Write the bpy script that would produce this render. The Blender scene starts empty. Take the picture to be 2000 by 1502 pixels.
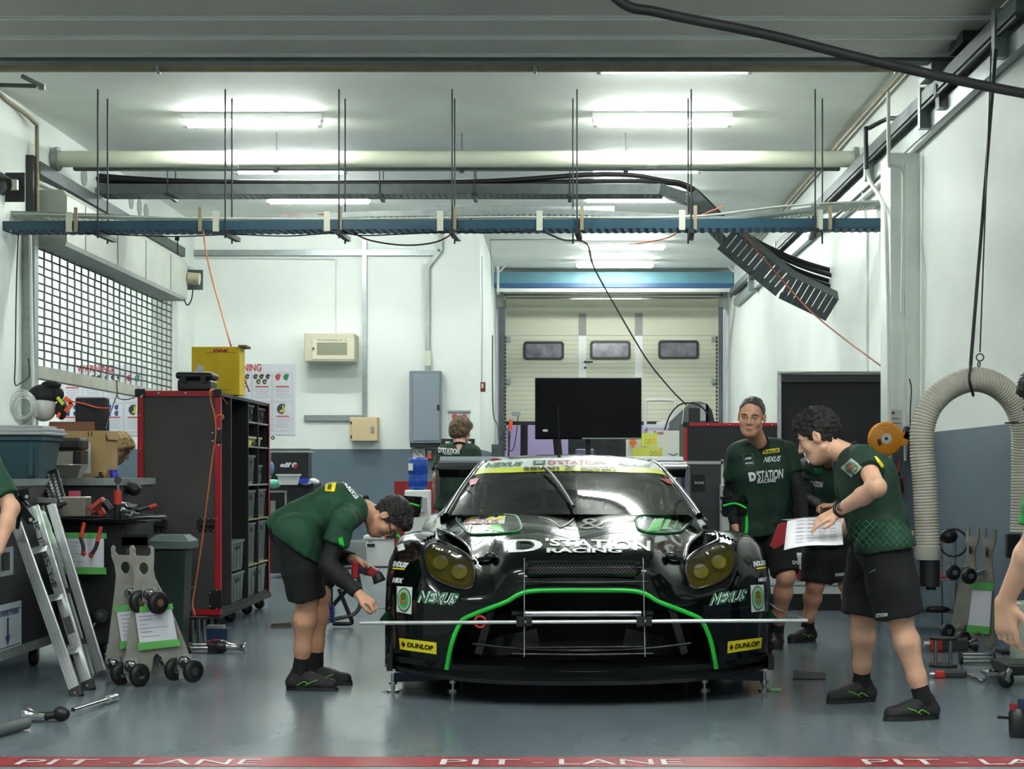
import bpy, bmesh, math, random
import numpy as np
from mathutils import Vector, Matrix, Euler
from mathutils.bvhtree import BVHTree
random.seed(7)
R = math.radians
S = bpy.context.scene
COL = S.collection
# ---------------------------------------------------------------- camera geometry
FPX, CXP, CYP, HC = 3200.0, 1090.0, 922.0, 1.18
def P(px, py, s):
    """world point seen at photo position (px, py) where one metre covers s pixels"""
    return Vector(((px-CXP)/s, FPX/s, HC+(CYP-py)/s))
def SF(y): return (y-CYP)/HC            # scale of the floor at photo row y
def V(*a): return Vector(a)
# ---------------------------------------------------------------- materials
MATS = {}
def srgb(c):
    return tuple((v/12.92 if v <= .04045 else ((v+.055)/1.055)**2.4) for v in c)
def mat(name, col, rough=.5, metal=0., var=0., vscale=8., bump=0., bscale=60., emit=None, estr=0., coat=0., spec=.5, lin=False, alpha=None, trans=0.):
    if name in MATS: return MATS[name]
    m = bpy.data.materials.new(name); m.use_nodes = True
    nt = m.node_tree; b = nt.nodes['Principled BSDF']
    c = tuple(col) if lin else srgb([v/255. for v in col])
    b.inputs['Base Color'].default_value = (*c, 1)
    b.inputs['Roughness'].default_value = rough
    b.inputs['Metallic'].default_value = metal
    b.inputs['Specular IOR Level'].default_value = spec
    if coat: b.inputs['Coat Weight'].default_value = coat; b.inputs['Coat Roughness'].default_value = .03
    if trans: b.inputs['Transmission Weight'].default_value = trans
    if emit is not None:
        b.inputs['Emission Color'].default_value = (*srgb([v/255. for v in emit]), 1)
        b.inputs['Emission Strength'].default_value = estr
    if var or bump:
        tc = nt.nodes.new('ShaderNodeTexCoord')
        if var:
            n = nt.nodes.new('ShaderNodeTexNoise'); n.inputs['Scale'].default_value = vscale; n.inputs['Detail'].default_value = 5
            nt.links.new(tc.outputs['Object'], n.inputs['Vector'])
            r = nt.nodes.new('ShaderNodeValToRGB')
            r.color_ramp.elements[0].position = .3; r.color_ramp.elements[1].position = .7
            r.color_ramp.elements[0].color = (*[v*(1-var) for v in c], 1)
            r.color_ramp.elements[1].color = (*[min(1, v*(1+var)) for v in c], 1)
            nt.links.new(n.outputs['Fac'], r.inputs['Fac']); nt.links.new(r.outputs['Color'], b.inputs['Base Color'])
        if bump:
            n2 = nt.nodes.new('ShaderNodeTexNoise'); n2.inputs['Scale'].default_value = bscale; n2.inputs['Detail'].default_value = 3
            nt.links.new(tc.outputs['Object'], n2.inputs['Vector'])
            bp = nt.nodes.new('ShaderNodeBump'); bp.inputs['Strength'].default_value = bump; bp.inputs['Distance'].default_value = .01
            nt.links.new(n2.outputs['Fac'], bp.inputs['Height']); nt.links.new(bp.outputs['Normal'], b.inputs['Normal'])
    MATS[name] = m
    return m
# ---------------------------------------------------------------- mesh builder
class MB:
    def __init__(s): s.v = []; s.f = []; s.m = []; s.mats = []; s.M = None; s.cur = None; s.sm = []
    def use(s, m): s.cur = m; return s
    def _mi(s, m):
        m = m or s.cur
        if m not in s.mats: s.mats.append(m)
        return s.mats.index(m)
    def add(s, vs, fs, m=None, smooth=False):
        o = len(s.v); k = s._mi(m)
        for p in vs:
            p = Vector(p); s.v.append(s.M @ p if s.M else p)
        for f in fs: s.f.append([o+i for i in f]); s.m.append(k); s.sm.append(smooth)
        return s
    def box(s, a, b, m=None):
        x0, y0, z0 = [min(a[i], b[i]) for i in range(3)]; x1, y1, z1 = [max(a[i], b[i]) for i in range(3)]
        vs = [(x0,y0,z0),(x1,y0,z0),(x1,y1,z0),(x0,y1,z0),(x0,y0,z1),(x1,y0,z1),(x1,y1,z1),(x0,y1,z1)]
        return s.add(vs, [(0,3,2,1),(4,5,6,7),(0,1,5,4),(1,2,6,5),(2,3,7,6),(3,0,4,7)], m)
    def cbox(s, c, d, m=None, rot=None):
        vs = []
        for z in (-.5,.5):
            for x, y in ((-.5,-.5),(.5,-.5),(.5,.5),(-.5,.5)): vs.append(Vector((x*d[0], y*d[1], z*d[2])))
        if rot is not None:
            E = Euler(rot).to_matrix() if not isinstance(rot, Matrix) else rot
            vs = [E @ v for v in vs]
        vs = [v+Vector(c) for v in vs]
        return s.add(vs, [(0,3,2,1),(4,5,6,7),(0,1,5,4),(1,2,6,5),(2,3,7,6),(3,0,4,7)], m)
    def bar(s, a, b, w, h, m=None, up=(0,0,1)):
        """box beam from a to b, width w (sideways) and height h (along up)"""
        a = Vector(a); b = Vector(b); d = (b-a).normalized(); u = Vector(up)
        sd = d.cross(u)
        if sd.length < 1e-4: sd = d.cross(Vector((0,1,0)))
        sd.normalize(); u = sd.cross(d).normalized()
        vs = []
        for p in (a, b):
            for x, y in ((-.5,-.5),(.5,-.5),(.5,.5),(-.5,.5)): vs.append(p+sd*w*x+u*h*y)
        return s.add(vs, [(0,1,2,3),(7,6,5,4),(0,4,5,1),(1,5,6,2),(2,6,7,3),(3,7,4,0)], m)
    def cyl(s, a, b, r, r2=None, m=None, n=14, caps=True):
        a = Vector(a); b = Vector(b); r2 = r if r2 is None else r2
        d = (b-a).normalized(); t = Vector((0,0,1)) if abs(d.z) < .9 else Vector((1,0,0))
        x = d.cross(t).normalized(); y = d.cross(x)
        vs = []
        for p, q in ((a, r), (b, r2)):
            for i in range(n):
                an = 2*math.pi*i/n; vs.append(p+(x*math.cos(an)+y*math.sin(an))*q)
        s.add(vs, [(i, (i+1) % n, n+(i+1) % n, n+i) for i in range(n)], m, True)
        if caps:
            s.add(vs[:n], [tuple(range(n))[::-1]], m); s.add(vs[n:], [tuple(range(n))], m)
        return s
    def tube(s, pts, r, m=None, n=8, sub=6, closed=False):
        pts = spline(pts, sub, closed); L = len(pts)
        rr = r if isinstance(r, (list, tuple)) else None
        vs = []; px = None
        for i, p in enumerate(pts):
            d = (pts[(i+1) % L if closed else min(i+1, L-1)] - pts[(i-1) % L if closed else max(i-1, 0)])
            d = d.normalized() if d.length > 1e-9 else Vector((0,0,1))
            if px is None:
                t = Vector((0,0,1)) if abs(d.z) < .9 else Vector((1,0,0)); px = d.cross(t).normalized()
            else:
                px = (px-d*px.dot(d)).normalized()
            py = d.cross(px)
            q = r if rr is None else rr[0]+(rr[1]-rr[0])*i/(L-1)
            for k in range(n):
                an = 2*math.pi*k/n; vs.append(p+(px*math.cos(an)+py*math.sin(an))*q)
        fs = []
        for i in range(L if closed else L-1):
            j = (i+1) % L
            for k in range(n): fs.append((i*n+k, i*n+(k+1) % n, j*n+(k+1) % n, j*n+k))
        s.add(vs, fs, m, True)
        if not closed:
            s.add(vs[:n], [tuple(range(n))[::-1]], m); s.add(vs[-n:], [tuple(range(n))], m)
        return s
    def lathe(s, prof, base, axis=(0,0,1), m=None, n=20, arc=None):
        base = Vector(base); d = Vector(axis).normalized()
        t = Vector((0,0,1)) if abs(d.z) < .9 else Vector((1,0,0)); x = d.cross(t).normalized(); y = d.cross(x)
        vs = []; L = len(prof)
        for r, h in prof:
            for i in range(n):
                an = 2*math.pi*i/n; vs.append(base+d*h+(x*math.cos(an)+y*math.sin(an))*max(r, 1e-4))
        fs = []
        for j in range(L-1):
            for i in range(n): fs.append((j*n+i, j*n+(i+1) % n, (j+1)*n+(i+1) % n, (j+1)*n+i))
        s.add(vs, fs, m, True)
        if prof[0][0] > .001: s.add(vs[:n], [tuple(range(n))[::-1]], m)
        if prof[-1][0] > .001: s.add(vs[-n:], [tuple(range(n))], m)
        return s
    def prism(s, poly, o, ux, uy, depth, m=None, smooth=False):
        """poly in the (ux, uy) frame at o, extruded by vector depth"""
        o = Vector(o); ux = Vector(ux); uy = Vector(uy); dp = Vector(depth); n = len(poly)
        a = [o+ux*p[0]+uy*p[1] for p in poly]; b = [p+dp for p in a]
        s.add(a, [tuple(range(n))], m); s.add(b, [tuple(range(n))[::-1]], m)
        return s.add(a+b, [(i, (i+1) % n, n+(i+1) % n, n+i) for i in range(n)], m, smooth)
    def ell(s, c, r, m=None, n=14, k=9, rot=None):
        c = Vector(c); vs = []; E = Euler(rot).to_matrix() if rot else None
        for j in range(k+1):
            ph = math.pi*j/k
            for i in range(n):
                an = 2*math.pi*i/n
                p = Vector((math.sin(ph)*math.cos(an)*r[0], math.sin(ph)*math.sin(an)*r[1], math.cos(ph)*r[2]))
                vs.append(c+(E @ p if E else p))
        return s.add(vs, [(j*n+i, (j+1)*n+i, (j+1)*n+(i+1) % n, j*n+(i+1) % n) for j in range(k) for i in range(n)], m, True)
    def torus(s, c, R_, r, axis=(0,0,1), m=None, n=24, k=8):
        d = Vector(axis).normalized(); t = Vector((0,0,1)) if abs(d.z) < .9 else Vector((1,0,0)); x = d.cross(t).normalized(); y = d.cross(x)
        c = Vector(c)
        return s.tube([c+(x*math.cos(2*math.pi*i/n)+y*math.sin(2*math.pi*i/n))*R_ for i in range(n)], r, m, k, 1, True)
    def grid(s, pts, m=None, smooth=True):
        nr = len(pts); nc = len(pts[0]); vs = [p for row in pts for p in row]
        return s.add(vs, [(i*nc+j, i*nc+j+1, (i+1)*nc+j+1, (i+1)*nc+j) for i in range(nr-1) for j in range(nc-1)], m, smooth)
    def text(s, txt, o, ux, uy, h, m=None, w=None, depth=.002, shear=0., bold=0.):
        """flat lettering with cap height h starting at o, running along ux, uy up; w fits the width"""
        vs, fs = text_mesh(txt, shear, bold)
        if not vs: return s
        W = max(v[0] for v in vs); k = h/.73; kx = (w/W if w else k)
        ux = Vector(ux).normalized(); uy = Vector(uy).normalized(); n = ux.cross(uy).normalized()
        return s.add([Vector(o)+ux*v[0]*kx+uy*v[1]*k+n*depth for v in vs], fs, m)
    def split(s, name, m=None, parent=None, **k):
        """every loose piece becomes a part of its own"""
        pa = list(range(len(s.v)))
        def fd(i):
            while pa[i] != i: pa[i] = pa[pa[i]]; i = pa[i]
            return i
        key = {}
        for i, v in enumerate(s.v):
            q = (round(v.x, 5), round(v.y, 5), round(v.z, 5))
            if q in key: pa[fd(i)] = fd(key[q])
            else: key[q] = i
        for f in s.f:
            for i in f[1:]: pa[fd(i)] = fd(f[0])
        G = {}
        for j, f in enumerate(s.f): G.setdefault(fd(f[0]), []).append(j)
        for js in G.values():
            w = MB(); w.cur = s.cur; mp = {}
            for j in js:
                for i in s.f[j]:
                    if i not in mp: mp[i] = len(w.v); w.v.append(s.v[i])
                w.f.append([mp[i] for i in s.f[j]]); w.m.append(0); w.sm.append(s.sm[j])
            w.mats = [s.mats[s.m[js[0]]]]; o = w.build(name, m, parent, **k)
        return o
    def build(s, name, m=None, parent=None, bevel=0., solid=0., sub=0, label=None, cat=None, group=None, kind=None):
        if s.cur is None and m is not None:
            s.mats = [m if q is None else q for q in s.mats]
        if not s.mats: s.mats = [m]
        s.mats = [q or m for q in s.mats]
        me = bpy.data.meshes.new(name)
        if parent is not None: org = ORG[parent]
        else:
            xs = [v.x for v in s.v]; ys = [v.y for v in s.v]; zs = [v.z for v in s.v]
            org = Vector(((min(xs)+max(xs))/2, (min(ys)+max(ys))/2, min(zs)))
        me.from_pydata([v-org for v in s.v], [], s.f)
        me.polygons.foreach_set('material_index', s.m)
        me.polygons.foreach_set('use_smooth', s.sm)
        for q in s.mats: me.materials.append(q)
        me.update()
        o = bpy.data.objects.new(name, me); COL.objects.link(o)
        if parent is not None: o.parent = parent
        else: o.location = org
        ORG[o] = org
        if bevel:
            b = o.modifiers.new('bevel', 'BEVEL'); b.width = bevel; b.segments = 2; b.limit_method = 'ANGLE'; b.angle_limit = R(50)
        if solid:
            b = o.modifiers.new('solid', 'SOLIDIFY'); b.thickness = solid; b.offset = 0
        if sub:
            b = o.modifiers.new('sub', 'SUBSURF'); b.levels = sub; b.render_levels = sub
        if label or cat: tag(o, label, cat, group)
        if kind: o['kind'] = kind
        return o
ORG = {}
def tag(o, label, cat=None, group=None):
    if label: o['label'] = label
    if cat: o['category'] = cat
    if group: o['group'] = group
    return o
def thing(name, label, cat, loc, group=None):
    o = bpy.data.objects.new(name, None); COL.objects.link(o); o.location = loc; o.empty_display_size = .05
    ORG[o] = Vector(loc)
    return tag(o, label, cat, group)
def dup(o, loc, label=None, rz=0., group=None, scale=None):
    def cp(q, par):
        c = q.copy(); COL.objects.link(c); c.parent = par
        for ch in KIDS(q): cp(ch, c)
        return c
    c = cp(o, None); c.location = loc
    if rz: c.rotation_euler = (0, 0, rz)
    if scale: c.scale = scale if not isinstance(scale, (int, float)) else (scale,)*3
    if label: c['label'] = label
    if group: c['group'] = group
    return c
def KIDS(q): return [c for c in list(bpy.data.objects) if c.parent == q]
def spline(pts, sub=6, closed=False):
    pts = [Vector(p) for p in pts]; n = len(pts)
    if sub <= 1 or n < 3: return pts
    out = []
    for i in range(n if closed else n-1):
        if closed: p0, p1, p2, p3 = pts[i-1], pts[i], pts[(i+1) % n], pts[(i+2) % n]
        else: p0, p1, p2, p3 = pts[max(i-1, 0)], pts[i], pts[i+1], pts[min(i+2, n-1)]
        for k in range(sub):
            t = k/sub
            out.append(.5*((2*p1)+(p2-p0)*t+(2*p0-5*p1+4*p2-p3)*t*t+(3*p1-p0-3*p2+p3)*t**3))
    if not closed: out.append(pts[-1])
    return out
_TX = {}
def text_mesh(txt, shear=0., bold=0.):
    k = (txt, shear, bold)
    if k in _TX: return _TX[k]
    c = bpy.data.curves.new('t', 'FONT'); c.body = txt; c.shear = shear; c.offset = bold; c.resolution_u = 3
    o = bpy.data.objects.new('t', c); COL.objects.link(o)
    dg = bpy.context.evaluated_depsgraph_get(); dg.update()
    me = bpy.data.meshes.new_from_object(o.evaluated_get(dg))
    vs = [tuple(v.co) for v in me.vertices]; fs = [tuple(p.vertices) for p in me.polygons]
    bpy.data.objects.remove(o); bpy.data.curves.remove(c); bpy.data.meshes.remove(me)
    if vs:
        x0 = min(v[0] for v in vs); vs = [(v[0]-x0, v[1], 0) for v in vs]
    _TX[k] = (vs, fs)
    return _TX[k]
def refine(vs, fs, L):
    bm = bmesh.new()
    bv = [bm.verts.new(v) for v in vs]
    for f in fs:
        try: bm.faces.new([bv[i] for i in f])
        except ValueError: pass
    bmesh.ops.triangulate(bm, faces=bm.faces[:])
    for _ in range(5):
        es = [e for e in bm.edges if e.calc_length() > L]
        if not es: break
        bmesh.ops.subdivide_edges(bm, edges=es, cuts=1)
        bmesh.ops.triangulate(bm, faces=[f for f in bm.faces if len(f.verts) > 3])
    bm.verts.index_update()
    o = ([tuple(v.co) for v in bm.verts], [tuple(v.index for v in f.verts) for f in bm.faces])
    bm.free(); return o
def bvh_of(objs):
    vs = []; fs = []
    for o in objs:
        org = ORG[o]; b = len(vs)
        vs += [v.co+org for v in o.data.vertices]; fs += [tuple(b+i for i in p.vertices) for p in o.data.polygons]
    return BVHTree.FromPolygons(vs, fs)
CAMP = Vector((0, 0, HC))
def ray(px, py, bvh, off=.003, fb=None):
    """the point of a surface that the photo shows at (px, py)"""
    d = P(px, py, 100)-CAMP; d.normalize()
    h = bvh.ray_cast(CAMP, d)
    if h[0] is None: return fb
    n = h[1] if h[1].dot(d) < 0 else -h[1]
    return h[0]+n*off
def sticker(mb, bvh, quad, m, off=.002, n=8, poly=None, L=.12):
    """thin sticker lying on a surface: quad = photo corners tl,tr,br,bl; poly = outline in 0..1 inside the quad"""
    tl, tr, br, bl = quad
    if poly is None: vs = [(0,0),(1,0),(1,1),(0,1)]; fs = [(0,1,2,3)]
    elif isinstance(poly, tuple): vs, fs = poly
    else: vs = poly; fs = [tuple(range(len(poly)))]
    vs, fs = refine([(v[0], v[1], 0) for v in vs], fs, L)
    pts = []; ok = []
    for v in vs:
        a, b = v[0], 1-v[1]
        x = (tl[0]*(1-a)+tr[0]*a)*(1-b)+(bl[0]*(1-a)+br[0]*a)*b; y = (tl[1]*(1-a)+tr[1]*a)*(1-b)+(bl[1]*(1-a)+br[1]*a)*b
        q = ray(x, y, bvh, off); ok.append(q is not None); pts.append(q or Vector((0,0,0)))
    fs = [f for f in fs if all(ok[i] for i in f)]
    # drop faces stretched across a gap
    fs = [f for f in fs if max((pts[f[i]]-pts[f[i-1]]).length for i in range(3)) < .25]
    return mb.add(pts, fs, m)
def sticker_text(mb, bvh, txt, quad, m, off=.004, shear=0., bold=0.):
    vs, fs = text_mesh(txt, shear, bold)
    W = max(v[0] for v in vs); y0 = min(v[1] for v in vs); y1 = max(v[1] for v in vs)
    return sticker(mb, bvh, quad, m, off, poly=([(v[0]/W, (v[1]-y0)/(y1-y0)) for v in vs], fs), L=.1)
def ring_poly(n=20, r=.5, c=(.5,.5)):
    return [(c[0]+r*math.cos(2*math.pi*i/n), c[1]+r*math.sin(2*math.pi*i/n)) for i in range(n)]
# ================================================================ materials of the place
def paint_wall(name, line=1.5, top=(240,247,241), low=(100,118,130)):
    m = mat(name, top, .55, bump=.05, bscale=12.)
    nt = m.node_tree; b = nt.nodes['Principled BSDF']
    g = nt.nodes.new('ShaderNodeNewGeometry'); sp = nt.nodes.new('ShaderNodeSeparateXYZ'); nt.links.new(g.outputs['Position'], sp.inputs[0])
    gt = nt.nodes.new('ShaderNodeMath'); gt.operation = 'GREATER_THAN'; gt.inputs[1].default_value = line; nt.links.new(sp.outputs['Z'], gt.inputs[0])
    n = nt.nodes.new('ShaderNodeTexNoise'); n.inputs['Scale'].default_value = .9; n.inputs['Detail'].default_value = 6; nt.links.new(g.outputs['Position'], n.inputs['Vector'])
    r = nt.nodes.new('ShaderNodeMapRange'); r.inputs['From Min'].default_value = .3; r.inputs['From Max'].default_value = .7; r.inputs['To Min'].default_value = .93; r.inputs['To Max'].default_value = 1.03
    nt.links.new(n.outputs['Fac'], r.inputs['Value'])
    mx = nt.nodes.new('ShaderNodeMix'); mx.data_type = 'RGBA'
    mx.inputs[6].default_value = (*srgb([v/255. for v in low]), 1); mx.inputs[7].default_value = (*srgb([v/255. for v in top]), 1)
    nt.links.new(gt.outputs[0], mx.inputs[0])
    ml = nt.nodes.new('ShaderNodeVectorMath'); ml.operation = 'SCALE'; nt.links.new(mx.outputs[2], ml.inputs[0]); nt.links.new(r.outputs[0], ml.inputs['Scale'])
    nt.links.new(ml.outputs[0], b.inputs['Base Color'])
    return m
M_WALL = paint_wall('wall paint')
M_CEIL = mat('ceiling paint', (240,244,238), .7, var=.06, vscale=1.2)
def floor_mat():
    m = mat('epoxy floor', (112,124,130), .2)
    nt = m.node_tree; b = nt.nodes['Principled BSDF']; tc = nt.nodes.new('ShaderNodeTexCoord')
    mp = nt.nodes.new('ShaderNodeMapping'); mp.inputs['Scale'].default_value = (1., .45, 1.); nt.links.new(tc.outputs['Object'], mp.inputs[0])
    n = nt.nodes.new('ShaderNodeTexNoise'); n.inputs['Scale'].default_value = 1.1; n.inputs['Detail'].default_value = 8; n.inputs['Roughness'].default_value = .65; nt.links.new(mp.outputs[0], n.inputs['Vector'])
    r = nt.nodes.new('ShaderNodeValToRGB'); r.color_ramp.elements[0].position = .25; r.color_ramp.elements[1].position = .75
    r.color_ramp.elements[0].color = (*srgb((.375,.415,.445)), 1); r.color_ramp.elements[1].color = (*srgb((.46,.505,.53)), 1)
    nt.links.new(n.outputs['Fac'], r.inputs['Fac']); nt.links.new(r.outputs['Color'], b.inputs['Base Color'])
    n3 = nt.nodes.new('ShaderNodeTexNoise'); n3.inputs['Scale'].default_value = 3.; n3.inputs['Detail'].default_value = 6; nt.links.new(mp.outputs[0], n3.inputs['Vector'])
    mr = nt.nodes.new('ShaderNodeMapRange'); mr.inputs['From Min'].default_value = .2; mr.inputs['From Max'].default_value = .8; mr.inputs['To Min'].default_value = .17; mr.inputs['To Max'].default_value = .25
    nt.links.new(n3.outputs['Fac'], mr.inputs['Value']); nt.links.new(mr.outputs[0], b.inputs['Roughness'])
    n2 = nt.nodes.new('ShaderNodeTexNoise'); n2.inputs['Scale'].default_value = 4.; n2.inputs['Detail'].default_value = 1; nt.links.new(tc.outputs['Object'], n2.inputs['Vector'])
    bp = nt.nodes.new('ShaderNodeBump'); bp.inputs['Strength'].default_value = .04; bp.inputs['Distance'].default_value = .01
    nt.links.new(n2.outputs['Fac'], bp.inputs['Height']); nt.links.new(bp.outputs['Normal'], b.inputs['Normal'])
    return m
M_FLOOR = floor_mat()
M_GALV = mat('galvanised steel', (150,160,158), .42, .7, var=.12, vscale=14.)
M_GALVD = mat('dull galvanised steel', (92,100,100), .5, .5, var=.15, vscale=10.)
M_DARKST = mat('dark steel', (52,56,56), .5, .4, var=.15, vscale=9.)
M_CREAM = mat('cream pipe paint', (206,210,190), .4)
M_BROWN = mat('aged beige pipe', (150,140,112), .5, var=.15, vscale=6.)
M_BLUE = mat('blue beam paint', (38,74,90), .42, var=.12, vscale=6.)
M_BLUE2 = mat('light blue beam paint', (92,142,154), .4, var=.1, vscale=3.)
M_ORANGE = mat('orange cord', (205,110,66), .5)
M_BLACK = mat('black rubber', (16,17,18), .5)
M_BLACKP = mat('black plastic', (22,24,25), .4)
M_WHITE = mat('white paint', (225,228,224), .45)
M_WHITEP = mat('white plastic', (214,218,214), .4)
M_TUBE = mat('fluorescent tube', (255,255,255), .5, emit=(250,255,252), estr=18.)
M_ALU = mat('aluminium', (186,190,190), .32, .85, var=.06, vscale=20.)
M_CHROME = mat('chrome', (205,205,205), .12, 1.)
M_RED = mat('red paint', (150,28,34), .4)
M_SHUT = mat('shutter panel paint', (196,192,184), .5)
M_SHUTL = mat('shutter seam highlight', (236,240,238), .5, 0.)  # near-white colour paints the bright highlight along the door seams
M_GREY = mat('grey paint', (126,138,146), .45)
M_DOOR = mat('door cream panel', (206,206,184), .5, bump=.05, bscale=30.)
M_DOORG = mat('door grey post', (140,140,134), .5)
def structure(mb, name, m=None, **k):
    return mb.build(name, m, kind='structure', **k)
XR, XL, ZC = 3.0, -5.07, 4.65
YB, YD = FPX/140, FPX/110            # back wall, far sectional door
YG0, YG1 = FPX/205, FPX/150          # opening with the grille
# ================================================================ shell
structure(MB().box((-12,-1,-.1), (XR+.3,40,0)), 'floor', M_FLOOR)
structure(MB().box((-12,7.2,ZC), (XR+.3,30,ZC+.1)), 'ceiling', M_CEIL)
w = MB(); w.box((XR,6.9,0), (XR+.25,30,ZC)); structure(w, 'wall_right', M_WALL)
w = MB(); w.box((2.76,13.6,0), (XR,14.02,3.83)); structure(w, 'column', M_WALL)
w = MB(); w.box((XL-.2,6.9,0), (XL,YG0,ZC)); w.box((XL-.2,YG1,0), (XL,YB,ZC)); w.box((XL-.2,YG0,3.5), (XL,YG1,ZC)); structure(w, 'wall_left', M_WALL)
w = MB(); w.box((-12,YB,0), (-1.09,YB+.2,ZC)); structure(w, 'wall_back', M_WALL)
w = MB(); w.box((-1.29,YB+.2,0), (-1.09,YD+.3,ZC)); structure(w, 'wall_recess', M_WALL)
w = MB(); w.box((-12.2,8.2,0), (-12,YB,ZC)); structure(w, 'wall_neighbour', M_WALL)
w = MB(); w.box((-1.1,YD+.1,4.1), (XR,YD+.3,ZC)); structure(w, 'lintel', M_WALL)
# paddock behind the raised door
w = MB(); w.box((-8,YD+9,-.0), (10,YD+9.1,5)); structure(w, 'wall_paddock', mat('lilac grey awning', (176,164,196), .6, var=.05, vscale=.6))
t = thing('paddock_post', 'dark brown post standing outside under the raised rear door', 'post', P(1024,922+1.18*105,105))
MB().cyl(P(1022,1046,105), P(1024,812,105), .07).build('pole', mat('dark post', (70,58,62), .6, var=.3, vscale=5.), t)
MB().cyl(P(1022,1046,105), P(1022,1046,105)+V(0,0,.04), .15).build('foot', M_DARKST, t)
# ================================================================ floor line with writing
w = MB(); w.box((-5.4,6.56,0), (5.4,6.78,.002)); fl = structure(w, 'floor_trim', mat('red floor paint', (150,42,50), .35, var=.2, vscale=9.))
for k in range(-2, 3):
    x0 = (38-CXP)/480.+1.715*k
    w = MB()
    for tx, a, b in (('PIT',0,.32), ('-',.375,.42), ('LANE',.48,.98)):
        w.text(tx, (x0+a,6.59,.0022), (1,0,0), (0,1,0), .13, w=b-a)
    w.build('lettering', mat('white floor paint', (205,200,200), .5, var=.2, vscale=20.), fl)
w = MB(); w.box((-12,-1,0), (XR+.3,6.54,.003)); structure(w, 'pit_lane_ground', mat('pit lane concrete', (120,128,132), .4, var=.2, vscale=3.))
# ================================================================ light fittings
def tube_light(x, y, L, lab, z=ZC, tubes=2):
    t = thing('tube_light', lab, 'light', (x, y, z-.1), 'fluorescent ceiling lights')
    b = MB(); b.box((x-L/2-.03,y-.085,z-.06), (x+L/2+.03,y+.085,z-.001)); b.build('housing', M_WHITE, t)
    e = MB()
    for sx in (-1, 1): e.box((x+sx*(L/2)-.02,y-.055,z-.12), (x+sx*(L/2)+.02,y+.055,z-.06))
    e.split('end_cap', M_WHITEP, t)
    for dy in ((-.03,.03) if tubes == 2 else (0,)):
        MB().cyl((x-L/2+.02,y+dy,z-.092), (x+L/2-.02,y+dy,z-.092), .026, n=10, caps=False).build('tube', M_TUBE, t)
def tl(px0, px1, py, lab, h=3.40):
    s = (CYP-py)/h; tube_light(((px0+px1)/2-CXP)/s, FPX/s, (px1-px0)/s, lab, tubes=2)
tl(363, 624, 238, 'bright twin tube light nearest on the left of the ceiling')
tl(1163, 1424, 237, 'bright twin tube light nearest on the right of the ceiling')
tl(463, 674, 331, 'tube light half hidden behind the cream pipe on the left')
tl(1155, 1366, 329, 'tube light half hidden behind the cream pipe on the right')
tl(525, 723, 390, 'tube light just under the grey cable tray on the left')
tl(1143, 1335, 387, 'tube light just under the bend of the grey cable tray')
tl(1135, 1298, 481, 'tube light in the rear recess, the nearer of two')
tl(1127, 1275, 517, 'tube light in the rear recess closest to the blue box beam')
tl(1170, 1465, 131, 'tube light peeking out behind the beige front pipe', 3.40)
tl(395, 700, 92, 'tube light hidden above the beige front pipe on the left', 3.40)
for x, y in ((-10,18.5),(-7.6,18.5),(-7.4,21.2),(-9.4,21.2)): tube_light(x, y, 1.25, 'unseen tube light added to brighten the neighbouring garage')  # tubes out of view, added to brighten the bay behind the grille
# unseen canopy over the pit lane, carrying fill lamps added to brighten the front
structure(MB().box((-8,-3,5.2), (8,7,5.3)), 'ceiling_canopy', M_CEIL)
for x, y in [(a, b) for a in (-3.6,.6,3.6) for b in (1.0,3.4,5.6)]: tube_light(x, y, 1.5, 'unseen fill tube light added under the pit lane canopy', 5.2)
structure(MB().box((-8,6.9,4.4), (8,7.2,5.3)), 'lintel_front', M_WALL)
# ================================================================ raised sectional door overhead
t = thing('overhead_door', 'grey ribbed sectional door rolled up overhead at the garage front', 'door', (-.5,9,4.28))
y = 12.2; k = 0
while y > 7.4:
    b = MB(); b.box((-5.05,y-.5,4.28), (2.95,y-.03,4.33)); b.build('panel', M_SHUT, t)
    b = MB(); b.box((-5.05,y-.035,4.265), (2.95,y-.012,4.33)); b.box((-5.05,y-.075,4.274), (2.95,y-.06,4.281)); b.build('seam_strip', M_SHUTL, t)
    y -= .5
b = MB(); b.box((-5.05,12.19,4.24), (2.95,12.33,4.36)); b.build('bottom_rail', M_GALVD, t)
t = thing('shaft_pipe', 'long beige pipe running across just behind the raised front door', 'pipe', P(900,128,250))
MB().cyl((-5.05,12.8,4.355), (3.0,12.8,4.355), .05).build('tube', M_BROWN, t)
for px in (310, 1045, 1750):
    x = (px-CXP)/250; b = MB(); b.torus((x,12.8,4.355), .055, .012, (1,0,0)); b.box((x-.012,12.78,4.4), (x+.012,12.82,ZC)); b.build('pipe_clamp', M_GALV, t)
# small left bracket at the ceiling
t = thing('wall_bracket', 'dark folding bracket at the top left under the beige pipe', 'bracket', P(40,160,232))
MB().bar(P(-10,166,232), P(72,168,232), .03, .03).bar(P(42,148,234), P(85,170,232), .03, .03).build('arm', M_GALVD, t)
MB().cbox(P(82,170,230), (.05,.04,.05)).build('clamp', M_ALU, t)
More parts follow.
